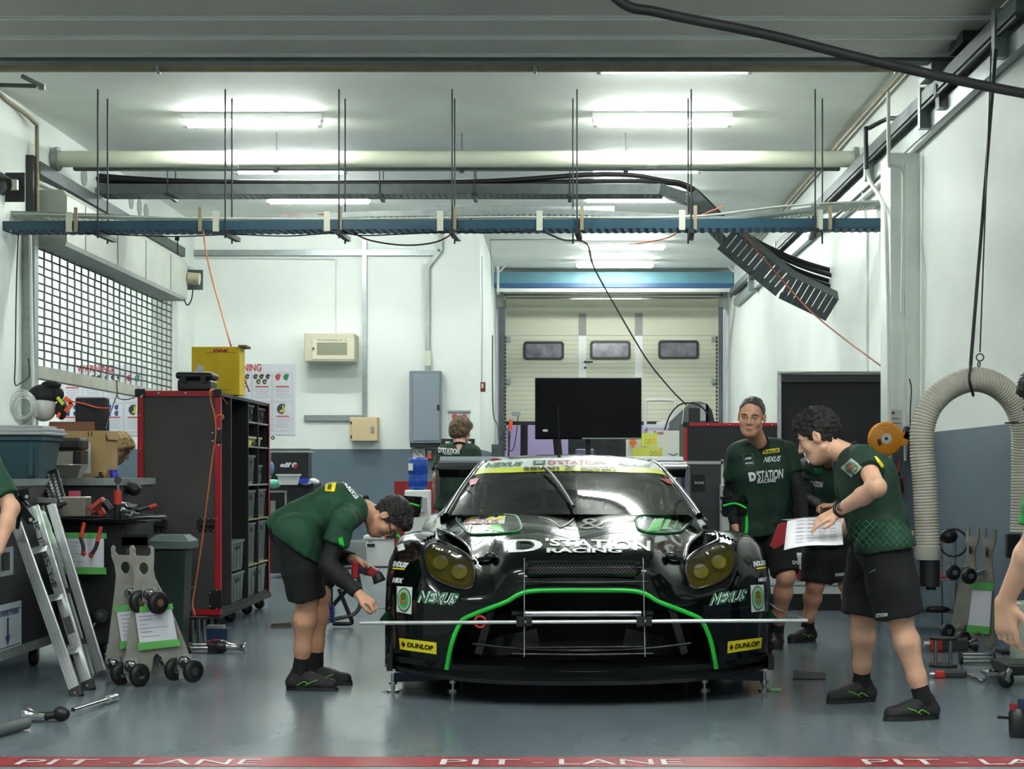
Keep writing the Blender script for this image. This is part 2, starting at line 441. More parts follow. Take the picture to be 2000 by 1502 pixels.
# ================================================================ cream pipe + rail under it
t = thing('ceiling_pipe', 'thick cream pipe spanning the garage below the nearest lights', 'pipe', P(900,311,195))
MB().cyl((XL,16.41,4.315), (XR,16.41,4.315), .082, n=20).build('tube', M_CREAM, t)
for px in (112, 456, 1273, 1677):
    x = max(XL+.02, min(XR-.02, (px-CXP)/195)); big = px in (112, 1677)
    MB().cyl((x-(.02 if big else .05),16.41,4.315), (x+(.02 if big else .05),16.41,4.315), .12 if big else .092, n=20).build('flange' if big else 'pipe_sleeve', M_CREAM if not big else M_GALV, t)
t = thing('ceiling_rail', 'slim grey rail hung right under the cream pipe', 'rail', P(900,327,191))
MB().box((XL+.12,16.72,4.265), (XR-.12,16.80,4.325)).build('channel', M_GALVD, t)
for px in (540, 902, 1222):
    x = (px-CXP)/191
    MB().cyl((x,16.76,4.3), (x,16.76,ZC), .006, n=6).cbox((x,16.72,4.3), (.05,.1,.12)).build('hanger', M_GALVD, t)
# ================================================================ cable trays
def tray(mb, pts, w, h, m, up=V(0,0,1), slots=0, ms=None):
    """open channel along pts with side flanges and rungs"""
    for a, b in zip(pts[:-1], pts[1:]):
        a = Vector(a); b = Vector(b); d = (b-a).normalized(); sd = d.cross(up).normalized()
        for q in (-1, 1): mb.bar(a+sd*q*w/2, b+sd*q*w/2, .006, h, m, up)
        n = max(2, int((b-a).length/.07)); u = sd.cross(d).normalized()
        for i in range(n):
            c = a.lerp(b, (i+.5)/n)-u*h/2; mb.bar(c-sd*w/2, c+sd*w/2, .064, .006, ms or m, u)
    return mb
s1 = 177.
t = thing('cable_tray', 'dark grey perforated cable tray that bends down to the right wall', 'cable tray', P(800,372,s1))
pA = [P(198,374,s1), P(1296,374,s1)]
pB = [P(1296,374,s1), P(1352,392,s1+2), P(1420,462,s1+4), P(1535,555,s1+4), P(1628,600,s1+4)]
tray(MB(), pA, .34, .11, M_GALVD, ms=M_GALVD).build('straight_tray', M_GALVD, t)
b = MB()
for i, q in enumerate((.12,.35,.55,.62)): tray(b, pB[i:i+2], .34, .11, M_GALVD, up=V(0,q,1-q*.4), ms=M_GALVD)
b.build('sloping_tray', M_GALVD, t)
for i, (a, dz) in enumerate(((0,.0),(.07,.03),(-.08,.02),(.03,.06))):
    off = V(0,a,.07+dz*.6)
    MB().tube([P(190,366,s1)+off+V(0,0,.03*(i % 2)), P(400,372,s1)+off, P(900,373,s1)+off, P(1180,366,s1)+off+V(0,0,.05*(i>1)), P(1296,369,s1)+off, P(1352,385,s1)+off, P(1435,462,s1)+off, P(1540,540,s1)+off+V(0,0,.04*i), P(1632,575,s1)+off+V(0,0,.05*i)], .026, n=7).build('power_cable', M_BLACK, t)
for px in (335, 745, 928, 1113):
    x = P(px,372,s1).x; yy = FPX/s1
    b = MB()
    for dy in (-.19, .19): b.cyl((x,yy+dy,4.22), (x,yy+dy,ZC), .006, n=6)
    b.bar((x,yy-.22,4.21), (x,yy+.22,4.21), .04, .04); b.build('hanger', M_DARKST, t)
# front pair: blue beam and ladder tray with clamps
s2 = 213.; y2 = FPX/s2
t = thing('blue_beam', 'blue steel cable beam hung across the garage on threaded rods', 'beam', P(880,445,s2))
b = MB(); b.M = None
b.add([(XL,y2-.12,3.46),(2.76+.23,y2-.12,3.485),(2.99,y2-.12,3.405),(XL,y2-.12,3.375)], [(0,1,2,3)])
zz = lambda x: 3.418+.027*(x-XL)/8.07
b = MB()
for q in (-1, 1): b.bar((XL+.02,y2+q*.13,zz(XL)), (XR-.02,y2+q*.13,zz(XR)), .012, .085)
b.split('side_channel', M_BLUE, t)
b = MB(); n = 110
for i in range(n):
    x = XL+.05+i*(8.0/n); b.bar((x,y2-.13,zz(x)-.045), (x+.03,y2+.13,zz(x)-.045), .035, .008)
b.build('perforated_base', mat('blue grey rungs', (44,66,82), .5, .3), t, kind='stuff')
t2 = thing('ladder_tray', 'pale sagging ladder cable tray just above the blue beam', 'cable tray', P(880,425,209))
y3 = FPX/209.
path = [(22,422),(200,428),(430,436),(700,424),(900,421),(1100,419),(1300,428),(1450,432),(1600,412),(1727,400)]
pt = [P(px,py,209) for px, py in path]
b = MB()
sp = spline(pt, 6)
for q, hh in ((-.12,.02), (.12,.04)):
    for a, c in zip(sp[:-1], sp[1:]): b.bar(a+V(0,q,hh*.3), c+V(0,q,hh*.3), .012, .05)
b.split('side_rail', M_GALV, t2)
b = MB()
for i in range(150):
    k = i/150*(len(sp)-1); a = sp[int(k)].lerp(sp[int(k)+1], k-int(k)); b.bar(a+V(0,-.12,.0), a+V(.0,.12,.0), .022, .04)
b.build('rung', M_CREAM, t2, kind='stuff')
w = MB(); w.tube([P(22,417,212), P(300,425,212), P(640,428,212), P(1000,424,212), P(1330,424,212), P(1540,402,212), P(1727,392,212)], .011, n=6)
w.build('loose_conduit', mat('pale conduit', (188,194,182), .5), t2)
for px in (144, 428, 643, 862, 1054, 1330, 1596):
    x = P(px,0,s2).x; w = MB(); w.box((x-.028,y2-.15,zz(x)-.06), (x+.028,y2-.14,zz(x)+.12)); w.build('clamp_plate', M_CREAM, t)
for px in (158, 398, 669, 890, 1136, 1355, 1616):
    x = P(px,0,s2).x; w = MB(); w.box((x-.016,y2-.165,zz(x)-.06), (x+.016,y2-.15,zz(x)+.16)); w.build('strap_plate', M_BROWN, t)
RODS = [(191,210),(440,453),(662,674),(883,888),(1127,1119),(1350,1344),(1592,1606)]
for i, (a, c) in enumerate(RODS):
    for px, dy in ((a,-.17), (c,.2)):
        x = P(px,0,s2).x; x = (px-CXP)*(y2+dy)/FPX
        MB().cyl((x,y2+dy,3.3), (x,y2+dy,ZC), .008, n=6).build('threaded_rod', M_DARKST, t)
    xa = (a-CXP)*(y2-.17)/FPX; xc = (c-CXP)*(y2+.2)/FPX
    MB().bar((xa,y2-.24,zz(xa)-.08), (xa+.03,y2+.26,zz(xa)-.08), .05, .04).build('cross_bracket', M_DARKST, t)
def cable(name, lab, pts, r, m, cat='cable', n=6, sub=6):
    return MB().tube(pts, r, n=n, sub=sub).build(name, m, label=lab, cat=cat)
cable('sagging_cable', 'brown cable sagging in a bow below the blue beam', [P(690,455,212), P(725,470,212), P(790,479,212), P(850,473,212), P(890,452,211), P(925,424,210), P(945,416,209), P(975,419,209)], .008, mat('brown cable', (92,56,42), .5))
cable('sagging_cable', 'thin black cable under the blue beam on its left half', [P(160,455,213), P(330,462,213), P(450,458,213), P(560,461,213), P(660,455,213), P(720,460,213), P(880,453,213), P(950,455,213), P(1050,450,213)], .006, M_BLACK)
cable('extension_cable', 'orange cord dropping from the blue beam to the yellow box', [P(640,418,211), P(560,420,210), P(500,433,212), P(400,432,214), P(397,450,214), P(408,520,220), P(430,600,228), P(450,672,236), P(462,700,226), P(487,765,222)], .007, M_ORANGE)
cable('hanging_cable', 'orange cord slanting over the ceiling tray at the right', [P(1412,403,210), P(1350,430,212), P(1310,462,206), P(1255,474,200), P(1230,478,190)], .007, M_ORANGE)
cable('hanging_cable', 'orange and black cord running down the tray to the black banner', [P(1448,450,192), P(1480,492,190), P(1530,550,188), P(1580,605,190), P(1640,655,200), P(1700,700,215), P(1727,722,222), P(1727,745,222)], .008, mat('rust cord', (150,78,50), .5))
cable('power_cable', 'thin black power cord falling from the beam to the machine at the rear', [P(1058,450,212), P(1100,468,206), P(1145,475,196), P(1160,522,170), P(1200,595,150), P(1262,700,140), P(1310,760,137), P(1342,792,136)], .011, M_BLACK)
cable('overhead_strap', 'thick black strap sloping across the top right corner', [V(-.1,9.0,4.26), P(1200,-6,352), P(1290,25,352), P(1500,68,350), P(1700,118,348), P(1900,163,346), P(2060,196,345), V(2.985,9.3,3.2)], .028, mat('black strap', (48,48,50), .55), 'strap', 10)
t = thing('ceiling_box', 'cream junction box on the ceiling near the middle', 'box', P(922,348,165))
MB().box(P(892,345,165), P(953,357,165)+V(0,.3,0)).build('body', M_CREAM, t)
MB().box(P(894,350,164.5), P(951,353,164.5)+V(0,.02,0)).build('slot', M_GALVD, t)
t = thing('ceiling_box', 'cream junction box above the light in the rear recess', 'box', P(1236,455,131))
MB().box(P(1210,451,131), P(1262,459,131)+V(0,.3,0)).box(P(1208,459,130), P(1228,470,130)+V(0,.15,0)).build('body', M_CREAM, t)
MB().box(P(1214,454,130.8), P(1258,457,130.8)+V(0,.02,0)).build('slot', M_GALVD, t)
MB().box(P(849,403,157), P(1200,413,157)+V(0,.2,0)).build('ceiling_conduit', M_GALV, label='flat grey conduit box on the ceiling behind the trays', cat='conduit')
cable('recess_conduit', 'slim steel conduit along the ceiling of the rear recess', [P(962,560,131), P(957,468,131), P(1180,466,131), P(1440,465,131)], .012, M_GALV, 'conduit', sub=1)
# ================================================================ right wall rails
t = thing('door_track', 'broad galvanised door track running along the right wall', 'track', (2.9,18,3.95))
b = MB(); b.bar((2.9,10.2,4.10), (2.9,27.2,4.16), .10, .10); b.build('upper_rail', M_GALVD, t)
b = MB(); b.bar((2.95,10.2,3.93), (2.95,27.2,3.99), .06, .13); b.build('lower_rail', M_GALV, t)
b = MB(); b.bar((2.86,10.2,4.02), (2.86,27.2,4.08), .02, .02); b.build('guide_wire', M_DARKST, t)
for yy in (10.7, 12.9, 15.2, 18.4, 21.5, 24.5): MB().box((2.84,yy-.04,3.88), (3.0,yy+.04,4.2)).build('rail_bracket', M_GALV, t)
t = thing('track_roller_bracket', 'chunky steel roller bracket at the end of the raised door', 'bracket', (2.86,12.4,4.2))
MB().box((2.78,12.2,4.16), (2.98,12.6,4.34)).build('plate', M_GALV, t)
MB().box((2.86,12.3,3.92), (2.96,12.42,4.16)).cyl((2.84,12.36,4.06), (2.98,12.36,4.06), .05).build('roller', M_CHROME, t)
MB().box((2.84,11.5,4.2), (2.97,11.9,4.42)).cyl((2.8,11.7,4.4), (2.97,11.7,4.4), .09).build('motor_drum', M_DARKST, t)
cable('wall_conduit', 'pale grey conduit rising along the top of the right wall', [(2.96,10.3,3.90), (2.96,13.0,3.88), (2.96,15.1,3.84), (2.96,18,3.86)], .03, M_WHITEP, 'conduit')
cable('wall_conduit', 'steel conduit at the corner of ceiling and right wall', [(2.93,12.8,4.60), (2.93,13.7,4.60), (2.93,14.0,4.58), (2.93,17,4.6), (2.93,26,4.6)], .025, M_BROWN, 'conduit')
cable('column_pipe', 'white pipe running down the face of the column', [P(1735,180,237), P(1736,310,237), P(1742,324,237), P(1762,330,237), P(1765,372,237), P(1762,610,237)], .016, M_WHITE, 'pipe', 8, 4)
t = thing('bent_pipe', 'dark bent pipe hanging beside the column and turning white', 'pipe', P(1700,500,224))
MB().tube([P(1840,140,262), P(1765,224,234), P(1733,232,226), P(1698,250,224), P(1691,256,224), P(1693,330,224)], .02, n=8, sub=3).build('dark_pipe', M_DARKST, t)
MB().tube([P(1693,330,224), P(1700,356,224), P(1722,392,230), P(1730,440,237.5), P(1735,600,237.5), P(1738,850,237.5), P(1741,1130,237.5)], .018, n=8, sub=4).build('white_pipe', M_WHITE, t)
cable('wall_pipe', 'slim white pipe with clips on the right wall beside the column', [P(1768,320,237), P(1768,640,237), P(1768,900,237)], .012, M_WHITE, 'pipe', 6, 2)
cable('wall_pipe', 'slim white pipe on the right wall behind the cable tray', [P(1682,355,202), P(1694,460,202), P(1694,640,202), P(1692,900,202)], .014, M_WHITE, 'pipe', 6, 2)
# ================================================================ left wall: grille, hood, rail, motors
t = thing('roller_grille', 'steel roller grille half lowered in the left wall opening', 'roller grille', (XL+.05,18,2.1))
b = MB(); n = 16
for i in range(n):
    z = 2.2+i*(3.5-2.2)/n; pts = [(XL+.05, YG0+.05+(YG1-YG0-.1)*k/12, z+random.uniform(-.006,.006)) for k in range(13)]
    b.tube(pts, .0095, n=5, sub=1)
b.build('cross_rod', M_DARKST, t)
b = MB()
for i in range(23):
    yy = YG0+.15+i*.25
    for z0 in range(16):
        za = 2.2+z0*.0812; q = random.uniform(-.012,.012)
        b.cbox((XL+.05,yy+q,za+.04), (.014,.022,.088))
b.split('link_strip', mat('link steel', (150,154,150), .5, .4), t)
b = MB(); b.box((XL+.0,YG0,2.08), (XL+.10,YG1,2.2)); b.build('bottom_bar', mat('worn bar paint', (166,168,154), .5, var=.15, vscale=5.), t)
b = MB(); b.box((XL,YG0-.12,0), (XL+.12,YG0-.0,3.6)); b.build('guide_post', M_GALV, t)
b = MB(); b.box((XL,YG1,0), (XL+.1,YG1+.1,3.45)); b.build('guide_post', M_WHITE, t)
t = thing('grille_hood', 'long pale sheet metal hood over the roller grille', 'hood', (XL+.15,18,3.36))
yh0, yh1 = 15.78, 20.9
b = MB(); prof = [(XL,3.36),(XL+.32,3.36),(XL+.34,3.40),(XL+.34,3.84),(XL+.30,3.9),(XL,3.9)]
b.prism([(p[0]-XL,p[1]) for p in prof], (XL,yh0,0), (1,0,0), (0,0,1), (0,yh1-yh0,0)); b.build('casing', mat('hood paint', (170,176,166), .5, var=.1, vscale=2.), t)
for yy in (16.4, 17.6, 18.8, 20.0): MB().box((XL+.339,yy-.006,3.4), (XL+.345,yy+.006,3.84)).build('seam', M_GALVD, t)
MB().cyl((XL+.17,yh0+.1,3.48), (XL+.17,yh1-.1,3.48), .10).build('roller', M_DARKST, t)
t = thing('wall_channel', 'dark steel channel sloping above the grille hood', 'rail', (XL+.06,18,4.0))
MB().bar((XL+.06,15.7,4.10), (XL+.06,21.8,4.10), .1, .12).build('channel', M_GALVD, t)
MB().box((XL,15.60,3.62), (XL+.07,15.70,4.2)).build('end_post', M_DARKST, t)
cable('wall_conduit', 'pair of thin pale pipes curving along the left wall above the hood', [(XL+.05,15.8,3.98), (XL+.05,16.6,4.0), (XL+.05,17.6,3.93), (XL+.05,20,3.95), (XL+.05,22.8,3.97)], .02, M_WHITEP, 'conduit')
cable('brown_conduit', 'old brown conduit bending down the left wall near the ceiling', [P(-8,176,216), P(8,192,214), P(30,208,210), P(68,240,205), P(72,262,204), P(73,425,204)], .02, M_BROWN, 'conduit', 8, 3)
b = MB(); b.cyl((XL+.04,14.4,0.6), (XL+.04,14.4,0.7), .02)
cable('white_pole', 'slender white pole standing in front of the left wall', [P(59,458,207), P(62,640,207), P(66,815,207), P(69,1166,207)], .016, M_WHITE, 'pole', 8, 1)
cable('wall_cable', 'thin dark cable dangling down the left wall beside the pole', [P(36,452,213), P(32,560,213), P(30,700,213), P(29,750,213), P(40,748,210), P(57,735,208), P(55,700,208)], .006, M_BLACK, sub=3)
for i, (px, py) in enumerate(((165,345),(202,330),(257,392),(273,405),(286,414))):
    s = (CXP-px)/5.06; p = P(px,py,s); w = MB(); w.cyl((XL-.001,p.y,p.z), (XL+.012,p.y,p.z), .1, n=20)
    w.build('vent_disc', mat('grey disc', (158,168,164), .5), label=['large round grey cover on the upper left wall under the cream pipe','round grey cover on the left wall beside the cable tray end','small round grey cover, first of three above the hood','small round grey cover, middle of three above the hood','small round grey cover, last of three above the hood'][i], cat='cover', group='round wall covers')
t = thing('shutter_motor', 'dark steel plate with a shutter motor at the left edge', 'motor', P(15,390,214))
MB().box(P(-20,337,213), P(48,394,213)+V(0,.02,0)).build('plate', M_DARKST, t)
b = MB(); b.cyl(P(-8,352,216), P(14,366,216), .09); b.build('motor_body', M_GALVD, t)
MB().cbox(P(27,361,217), (.07,.05,.09)).build('terminal_box', M_CREAM, t)
for i in range(4): MB().tube([P(-2,345+i*4,218), P(10+i*3,350,219), P(15+i*2,368,219), P(5,380,218)], .007, n=5).build('wire', M_BLACK, t)
t = thing('shutter_motor', 'old shutter motor with a chain at the far end of the hood', 'motor', P(372,560,152))
MB().box(P(362,527,150.5), P(396,566,150.5)+V(0,.02,0)).build('plate', M_GALVD, t)
MB().cyl(P(352,537,153), P(366,541,153), .065).cyl(P(368,543,153), P(390,545,153), .075).build('motor_body', mat('motor cream', (160,154,130), .5, var=.2), t)
MB().tube([P(353,540,154), P(352,560,154), P(360,585,154), P(366,596,154), P(374,585,154), P(378,556,154)], .009, n=5).build('hand_chain', M_DARKST, t)
MB().tube([P(347,462,155), P(348,520,155), P(352,535,155)], .008, n=5).cbox(P(346,466,155), (.05,.04,.05)).build('feed_cable', M_BLACK, t)
# ================================================================ back wall fittings
def BW(px, py, off=0): 
    p = P(px, py, 140); p.y = YB-off; return p
def wbox(a, b, d, off=0.): # box on the back wall between two photo corners
    p = BW(a[0],a[1],off); q = BW(b[0],b[1],off+d); return p, q
t = thing('wall_trunking', 'grey trunking run across the upper back wall with a branch to the beige box', 'trunking', BW(610,500))
MB().box(*wbox((355,489),(858,500),.06)).build('long_run', M_GALV, t)
MB().box(*wbox((708,470),(717,818),.05)).build('drop', M_GALV, t)
MB().box(*wbox((595,811),(708,822),.05)).build('side_run', M_GALV, t)
t = thing('wall_trunking', 'grey trunking that kinks and enters the tall electrical cabinet', 'trunking', BW(848,600))
b = MB()
b.bar(BW(860,455,.03), BW(860,492,.03), .06, .07, up=(0,-1,0)); b.bar(BW(860,490,.03), BW(835,522,.03), .06, .07, up=(0,-1,0)); b.bar(BW(835,518,.03), BW(835,726,.03), .06, .08, up=(0,-1,0)); b.build('duct', M_GALV, t)
MB().box(*wbox((829,686),(842,715),.08)).build('joint', M_CREAM, t)
cable('wall_wire', 'thin white conduit dropping to the communications cabinet', [BW(370,503,.03), BW(652,506,.03), BW(656,508,.03), BW(656,560,.03), BW(656,660,.03)], .012, M_WHITE, 'conduit', 6, 1)
t = thing('communications_cabinet', 'cream wall cabinet lettered HC-COM-RACK-PIT 14', 'cabinet', BW(652,711))
M_COM = mat('cream cabinet paint', (204,200,174), .45)
p, q = wbox((604,656),(700,710),.45); MB().box(p, q).build('body', M_COM, t, bevel=.012)
f = MB(); yy = YB-.46; sF = FPX/yy
def FX(px, py, y): return P(px, py, FPX/y)
MB().box(FX(609,662,yy), FX(692,702,yy)+V(0,.02,0)).build('door_panel', mat('cream door paint', (216,212,186), .4), t, bevel=.006)
MB().box(FX(619,669,yy-.005), FX(678,693,yy-.005)+V(0,.01,0)).build('window', mat('frosted grey glass', (140,144,122), .3), t)
MB().text('HC-COM-RACK-PIT 14', FX(620,665.5,yy-.008), (1,0,0), (0,0,1), .022, w=.40).build('lettering', M_BLACK, t)
MB().cbox(FX(612,681,yy-.01), (.02,.015,.03)).build('lock', M_DARKST, t)
t = thing('utility_box', 'small beige metal box under the grey trunking', 'box', BW(713,862))
M_BEI = mat('beige enamel', (204,184,144), .45, var=.06, vscale=9.)
MB().box(*wbox((687,816),(741,862),.25)).build('body', M_BEI, t, bevel=.01)
yy = YB-.255; MB().box(FX(687,818,yy), FX(736,861,yy)+V(0,.01,0)).build('door_panel', mat('beige door enamel', (212,192,150), .45), t, bevel=.005)
MB().cbox(FX(727,839,yy-.01), (.035,.02,.08)).build('handle', M_GALV, t)
for py in (826, 853): MB().cbox(FX(686,py,yy), (.02,.03,.035)).build('hinge', M_BLACK, t)
t = thing('electrical_cabinet', 'tall grey electrical cabinet on the back wall', 'cabinet', BW(832,870))
MB().box(*wbox((802,726),(863,866),.22)).build('body', M_GREY, t, bevel=.01)
yy = YB-.235; MB().box(FX(806,731,yy), FX(858,861,yy)+V(0,.02,0)).build('door_panel', mat('grey door enamel', (134,146,156), .4), t, bevel=.008)
MB().cbox(FX(856,796,yy-.01), (.03,.02,.07)).build('handle', M_BLACK, t)
MB().box(*wbox((803,866),(862,874),.18)).build('base_plate', M_DARKST, t)
# warning posters
def poster(px, py, w, h, y, lab, group='warning posters', full=True):
    M_P = mat('poster paper', (214,216,222), .5)
    t = thing('warning_poster', lab, 'poster', FX(px+w/2, py+h, y), group)
    MB().box(FX(px,py,y), FX(px+w,py+h,y)+V(0,.006,0)).build('sheet', M_P, t)
    o = y-.003; b = MB(); b.text('WARNING', FX(px+w*.20,py+h*.098,o), (1,0,0), (0,0,1), .10, w=.5, bold=.02); b.build('lettering', mat('poster red', (196,44,44), .5), t)
    ln = MB(); dk = MB(); rd = MB(); yl = MB(); gr = MB(); rr = MB(); bl = MB()
    MK = mat('poster ink', (60,60,66), .5)
    s = FPX/y
    cols = 4; cw = w*.94/cols; ch = h*.405
    for r in range(2):
        for c in range(cols):
            x0 = px+w*.03+c*cw+1; y0 = py+h*.12+r*(ch+h*.015)
            for a, b2 in (((x0,y0),(x0+cw-2,y0+.5)), ((x0,y0+ch),(x0+cw-2,y0+ch+.5)), ((x0,y0),(x0+.5,y0+ch)), ((x0+cw-2.5,y0),(x0+cw-2,y0+ch))):
                ln.box(FX(a[0],a[1],o), FX(b2[0],b2[1],o)+V(0,.002,0))
            def disc(mb, cx, cy, q): mb.cyl(FX(cx,cy,o-.001), FX(cx,cy,o+.002), q/s, n=14)
            cx = x0+cw/2-1
            if r == 0 and c >= 3: disc(rr, cx-8, y0+9, 6.5); disc(gr, cx+8, y0+9, 6.5); disc(yl, cx-8, y0+9, 2)
            elif r == 0:
                for i in range(3): disc(dk, cx-12+12*i, y0+8, 5); disc(yl, cx-12+12*i, y0+8, -0+2.6)
                for i in range(2): disc(dk, cx-6+12*i, y0+18, 5); disc(yl, cx-6+12*i, y0+18, 2.6)
            elif c == 3: disc(dk, cx, y0+13, 10.5); yl.cbox(FX(cx-1,y0+17,o-.004), (.09,.004,.03), rot=(0,-.2,0)).cbox(FX(cx+1,y0+10,o-.004), (.02,.004,.07))
            else:
                for i in range(4): disc(bl, cx-7+14*(i % 2), y0+8+12*(i//2), 5.2)
            rd.box(FX(cx-cw*.32,y0+ch*.47,o), FX(cx+cw*.32,y0+ch*.52,o)+V(0,.002,0))
            for i in range(5):
                wd = cw*(.40-.06*(i % 3)); ln.box(FX(cx-wd,y0+ch*(.58+.07*i),o), FX(cx+wd,y0+ch*(.58+.07*i)+.7,o)+V(0,.002,0))
    for mb, nm, mm in ((ln,'printed_lines',mat('poster line grey', (150,152,160), .5)), (dk,'black_symbols',MK), (yl,'yellow_marks',mat('poster yellow', (200,200,70), .5)), (gr,'green_symbols',mat('poster green', (40,130,90), .5)), (rr,'red_symbols',mat('poster symbol red', (200,70,80), .5)), (bl,'blue_symbols',mat('poster blue', (50,80,140), .5)), (rd,'red_headings',mat('poster heading red', (190,90,90), .5))):
        if mb.v: (mb.build if nm in ('printed_lines','red_headings','yellow_marks') else mb.split)(nm, mm, t)
poster(406, 711, 171, 138, YB-.012, 'large warning poster on the back wall, partly behind the yellow box')
poster(116, 713, 171, 138, YB-.012, 'large warning poster in the next garage, seen through the grille')
t = thing('notice_sheet', 'small notice in a frame behind the person facing the back wall', 'notice', BW(897,850))
MB().box(*wbox((876,802),(918,852),.01)).build('sheet', mat('notice paper', (206,214,220), .5), t)
MB().box(*wbox((875,802),(919,806),.03)).build('top_rail', M_GALV, t)
for px in (888, 907): MB().cyl(BW(px,814,.012), BW(px,814,.016), .04).build('red_symbol', mat('poster symbol red', (200,70,80), .5), t)
# recess corner details
t = thing('fire_alarm', 'red fire alarm call point on the corner of the recess', 'alarm', P(943,765,139))
MB().box(P(938,746,139), P(948,765,139)+V(0,.1,0)).build('body', mat('alarm red', (150,50,44), .4), t, bevel=.01)
MB().box(P(940,749,139.5), P(944,758,139.5)+V(0,.02,0)).build('glass', M_WHITEP, t)
cable('corner_cable', 'thin cable running down the corner edge above the alarm', [P(941,500,139.5), P(942,600,139.5), P(941,746,139.5)], .006, M_GALV, sub=2)
# ================================================================ far sectional door (half raised)
def FD(px, py, off=0.): 
    p = P(px, py, 110); p.y = YD-off; return p
t = thing('sectional_door', 'cream sectional door with three windows, half raised at the rear', 'door', FD(1196,825))
rows = [(608,655),(655,737),(737,800),(800,823)]
for a, c in rows: MB().box(FD(988,a+.7), FD(1403,c-.2)+V(0,.05,0)).build('panel', M_DOOR, t)
b = MB()
for i, py in enumerate(range(664, 822, 9)): b.box(FD(990,py,.004), FD(1401,py+1.2,.004)+V(0,.01,0))
b.build('rib_lines', mat('door rib shade', (178,180,160), .5), t)
b = MB()
for i in range(8):
    a0 = R(11*i); a1 = R(11*(i+1)); r_ = .9
    yA = YD-r_+r_*math.cos(a0); zA = 4.03+r_*math.sin(a0)*.42; yB_ = YD-r_+r_*math.cos(a1); zB = 4.03+r_*math.sin(a1)*.42
    b.add([(-.92,yA,zA),(2.84,yA,zA),(2.84,yB_,zB),(-.92,yB_,zB)], [(0,1,2,3)], smooth=True)
b.build('curved_section', M_DOOR, t)
for a, c in ((1130,1145),(1240,1255)):
    MB().box(FD(a,612,.015), FD(c,655,.015)+V(0,.02,0)).build('grey_post', M_DOORG, t)
    MB().box(FD(a,656,.015), FD(c,737,.015)+V(0,.02,0)).build('white_post', M_WHITE, t)
M_WIN = mat('hazy window', (120,120,128), .15, var=.35, vscale=7.)
def rrect(w, h, r, n=5):
    o = []
    for cx, cy, a in ((w/2-r,h/2-r,0),(-w/2+r,h/2-r,90),(-w/2+r,-h/2+r,180),(w/2-r,-h/2+r,270)):
        for i in range(n+1): o.append((cx+r*math.cos(R(a+90*i/n)), cy+r*math.sin(R(a+90*i/n))))
    return o
for cx, cy in ((1062,685),(1192,684),(1325,683)):
    c = FD(cx,cy,.02); f = MB(); o = rrect(.72,.33,.06); q = rrect(.63,.25,.04); n = len(o)
    vs = [c+V(a,0,b2) for a, b2 in o]+[c+V(a,0,b2) for a, b2 in q]; f.add(vs, [(i,(i+1)%n,n+(i+1)%n,n+i) for i in range(n)])
    fr = f.build('window_frame', M_BLACKP, t, solid=.03)
    MB().prism(q, c+V(0,.005,0), (1,0,0), (0,0,1), (0,.01,0)).build('pane', M_WIN, fr)
b = MB(); b.cyl(FD(1143,707,.03), FD(1143,707,.06), .02).bar(FD(1142,707,.06), FD(1158,707,.06), .02, .02); b.cyl(FD(1143,718,.03), FD(1143,719,.05), .018); b.build('handle', M_BLACK, t)
MB().box(FD(988,823,.01), FD(1403,830,.01)+V(0,.07,0)).build('rubber_seal', M_BLACK, t)
for px in (993, 1394):
    for py in (663, 745): MB().cbox(FD(px,py,.04), (.08,.05,.09)).build('hinge', M_GALV, t)
t = thing('door_guide', 'left vertical guide rail and chain of the rear door', 'guide', P(982,1050,112))
MB().box(P(974,600,112), P(986,1054,112)+V(0,.08,0)).build('rail', M_GALVD, t)
b = MB()
for i in range(30): b.cbox(P(987,660+i*7.5,113), (.03,.03,.05))
b.build('chain', M_DARKST, t)
t = thing('door_guide', 'right vertical guide rail and chain of the rear door', 'guide', P(1408,1050,112))
MB().box(P(1404,600,112), P(1412,1054,112)+V(0,.08,0)).build('rail', M_GALVD, t)
b = MB()
for i in range(24): b.cbox(P(1400,660+i*7.5,113), (.03,.03,.05))
b.build('chain', M_DARKST, t)
t = thing('blue_box_beam', 'pale blue box beam across the rear recess above the door', 'beam', P(1200,562,115))
MB().box(P(965,531,115), P(1432,553,115)+V(0,.25,0)).build('box', M_BLUE2, t)
MB().box(P(965,553,115), P(1432,561,115)+V(0,.2,0)).build('lower_edge', mat('blue edge paint', (40,88,136), .4), t)
t = thing('door_spring_bar', 'white bar and steel strip below the blue box beam', 'bar', P(1200,572,117))
MB().box(P(970,563,117), P(1435,570,117)+V(0,.05,0)).build('white_bar', M_WHITE, t)
MB().box(P(984,574,114), P(1412,577,114)+V(0,.05,0)).build('steel_strip', M_DARKST, t)
MB().box(P(984,581,113), P(1405,584,113)+V(0,.05,0)).build('lower_strip', M_CHROME, t)
for px, sg, lab in ((973,1,'white perforated bracket at the left end of the blue box beam'), (1436,-1,'white perforated bracket at the right end of the blue box beam')):
    t = thing('beam_bracket', lab, 'bracket', P(px,548,116))
    MB().bar(P(px,500,116), P(px,575,116), .04, .03).build('upright', M_WHITE, t)
    MB().bar(P(px+sg*2,532,116), P(px+sg*28,505,116), .03, .02).build('diagonal', M_WHITE, t)
    MB().bar(P(px-3,503,116), P(px+sg*34,503,116), .03, .02).build('top_arm', M_WHITE, t)
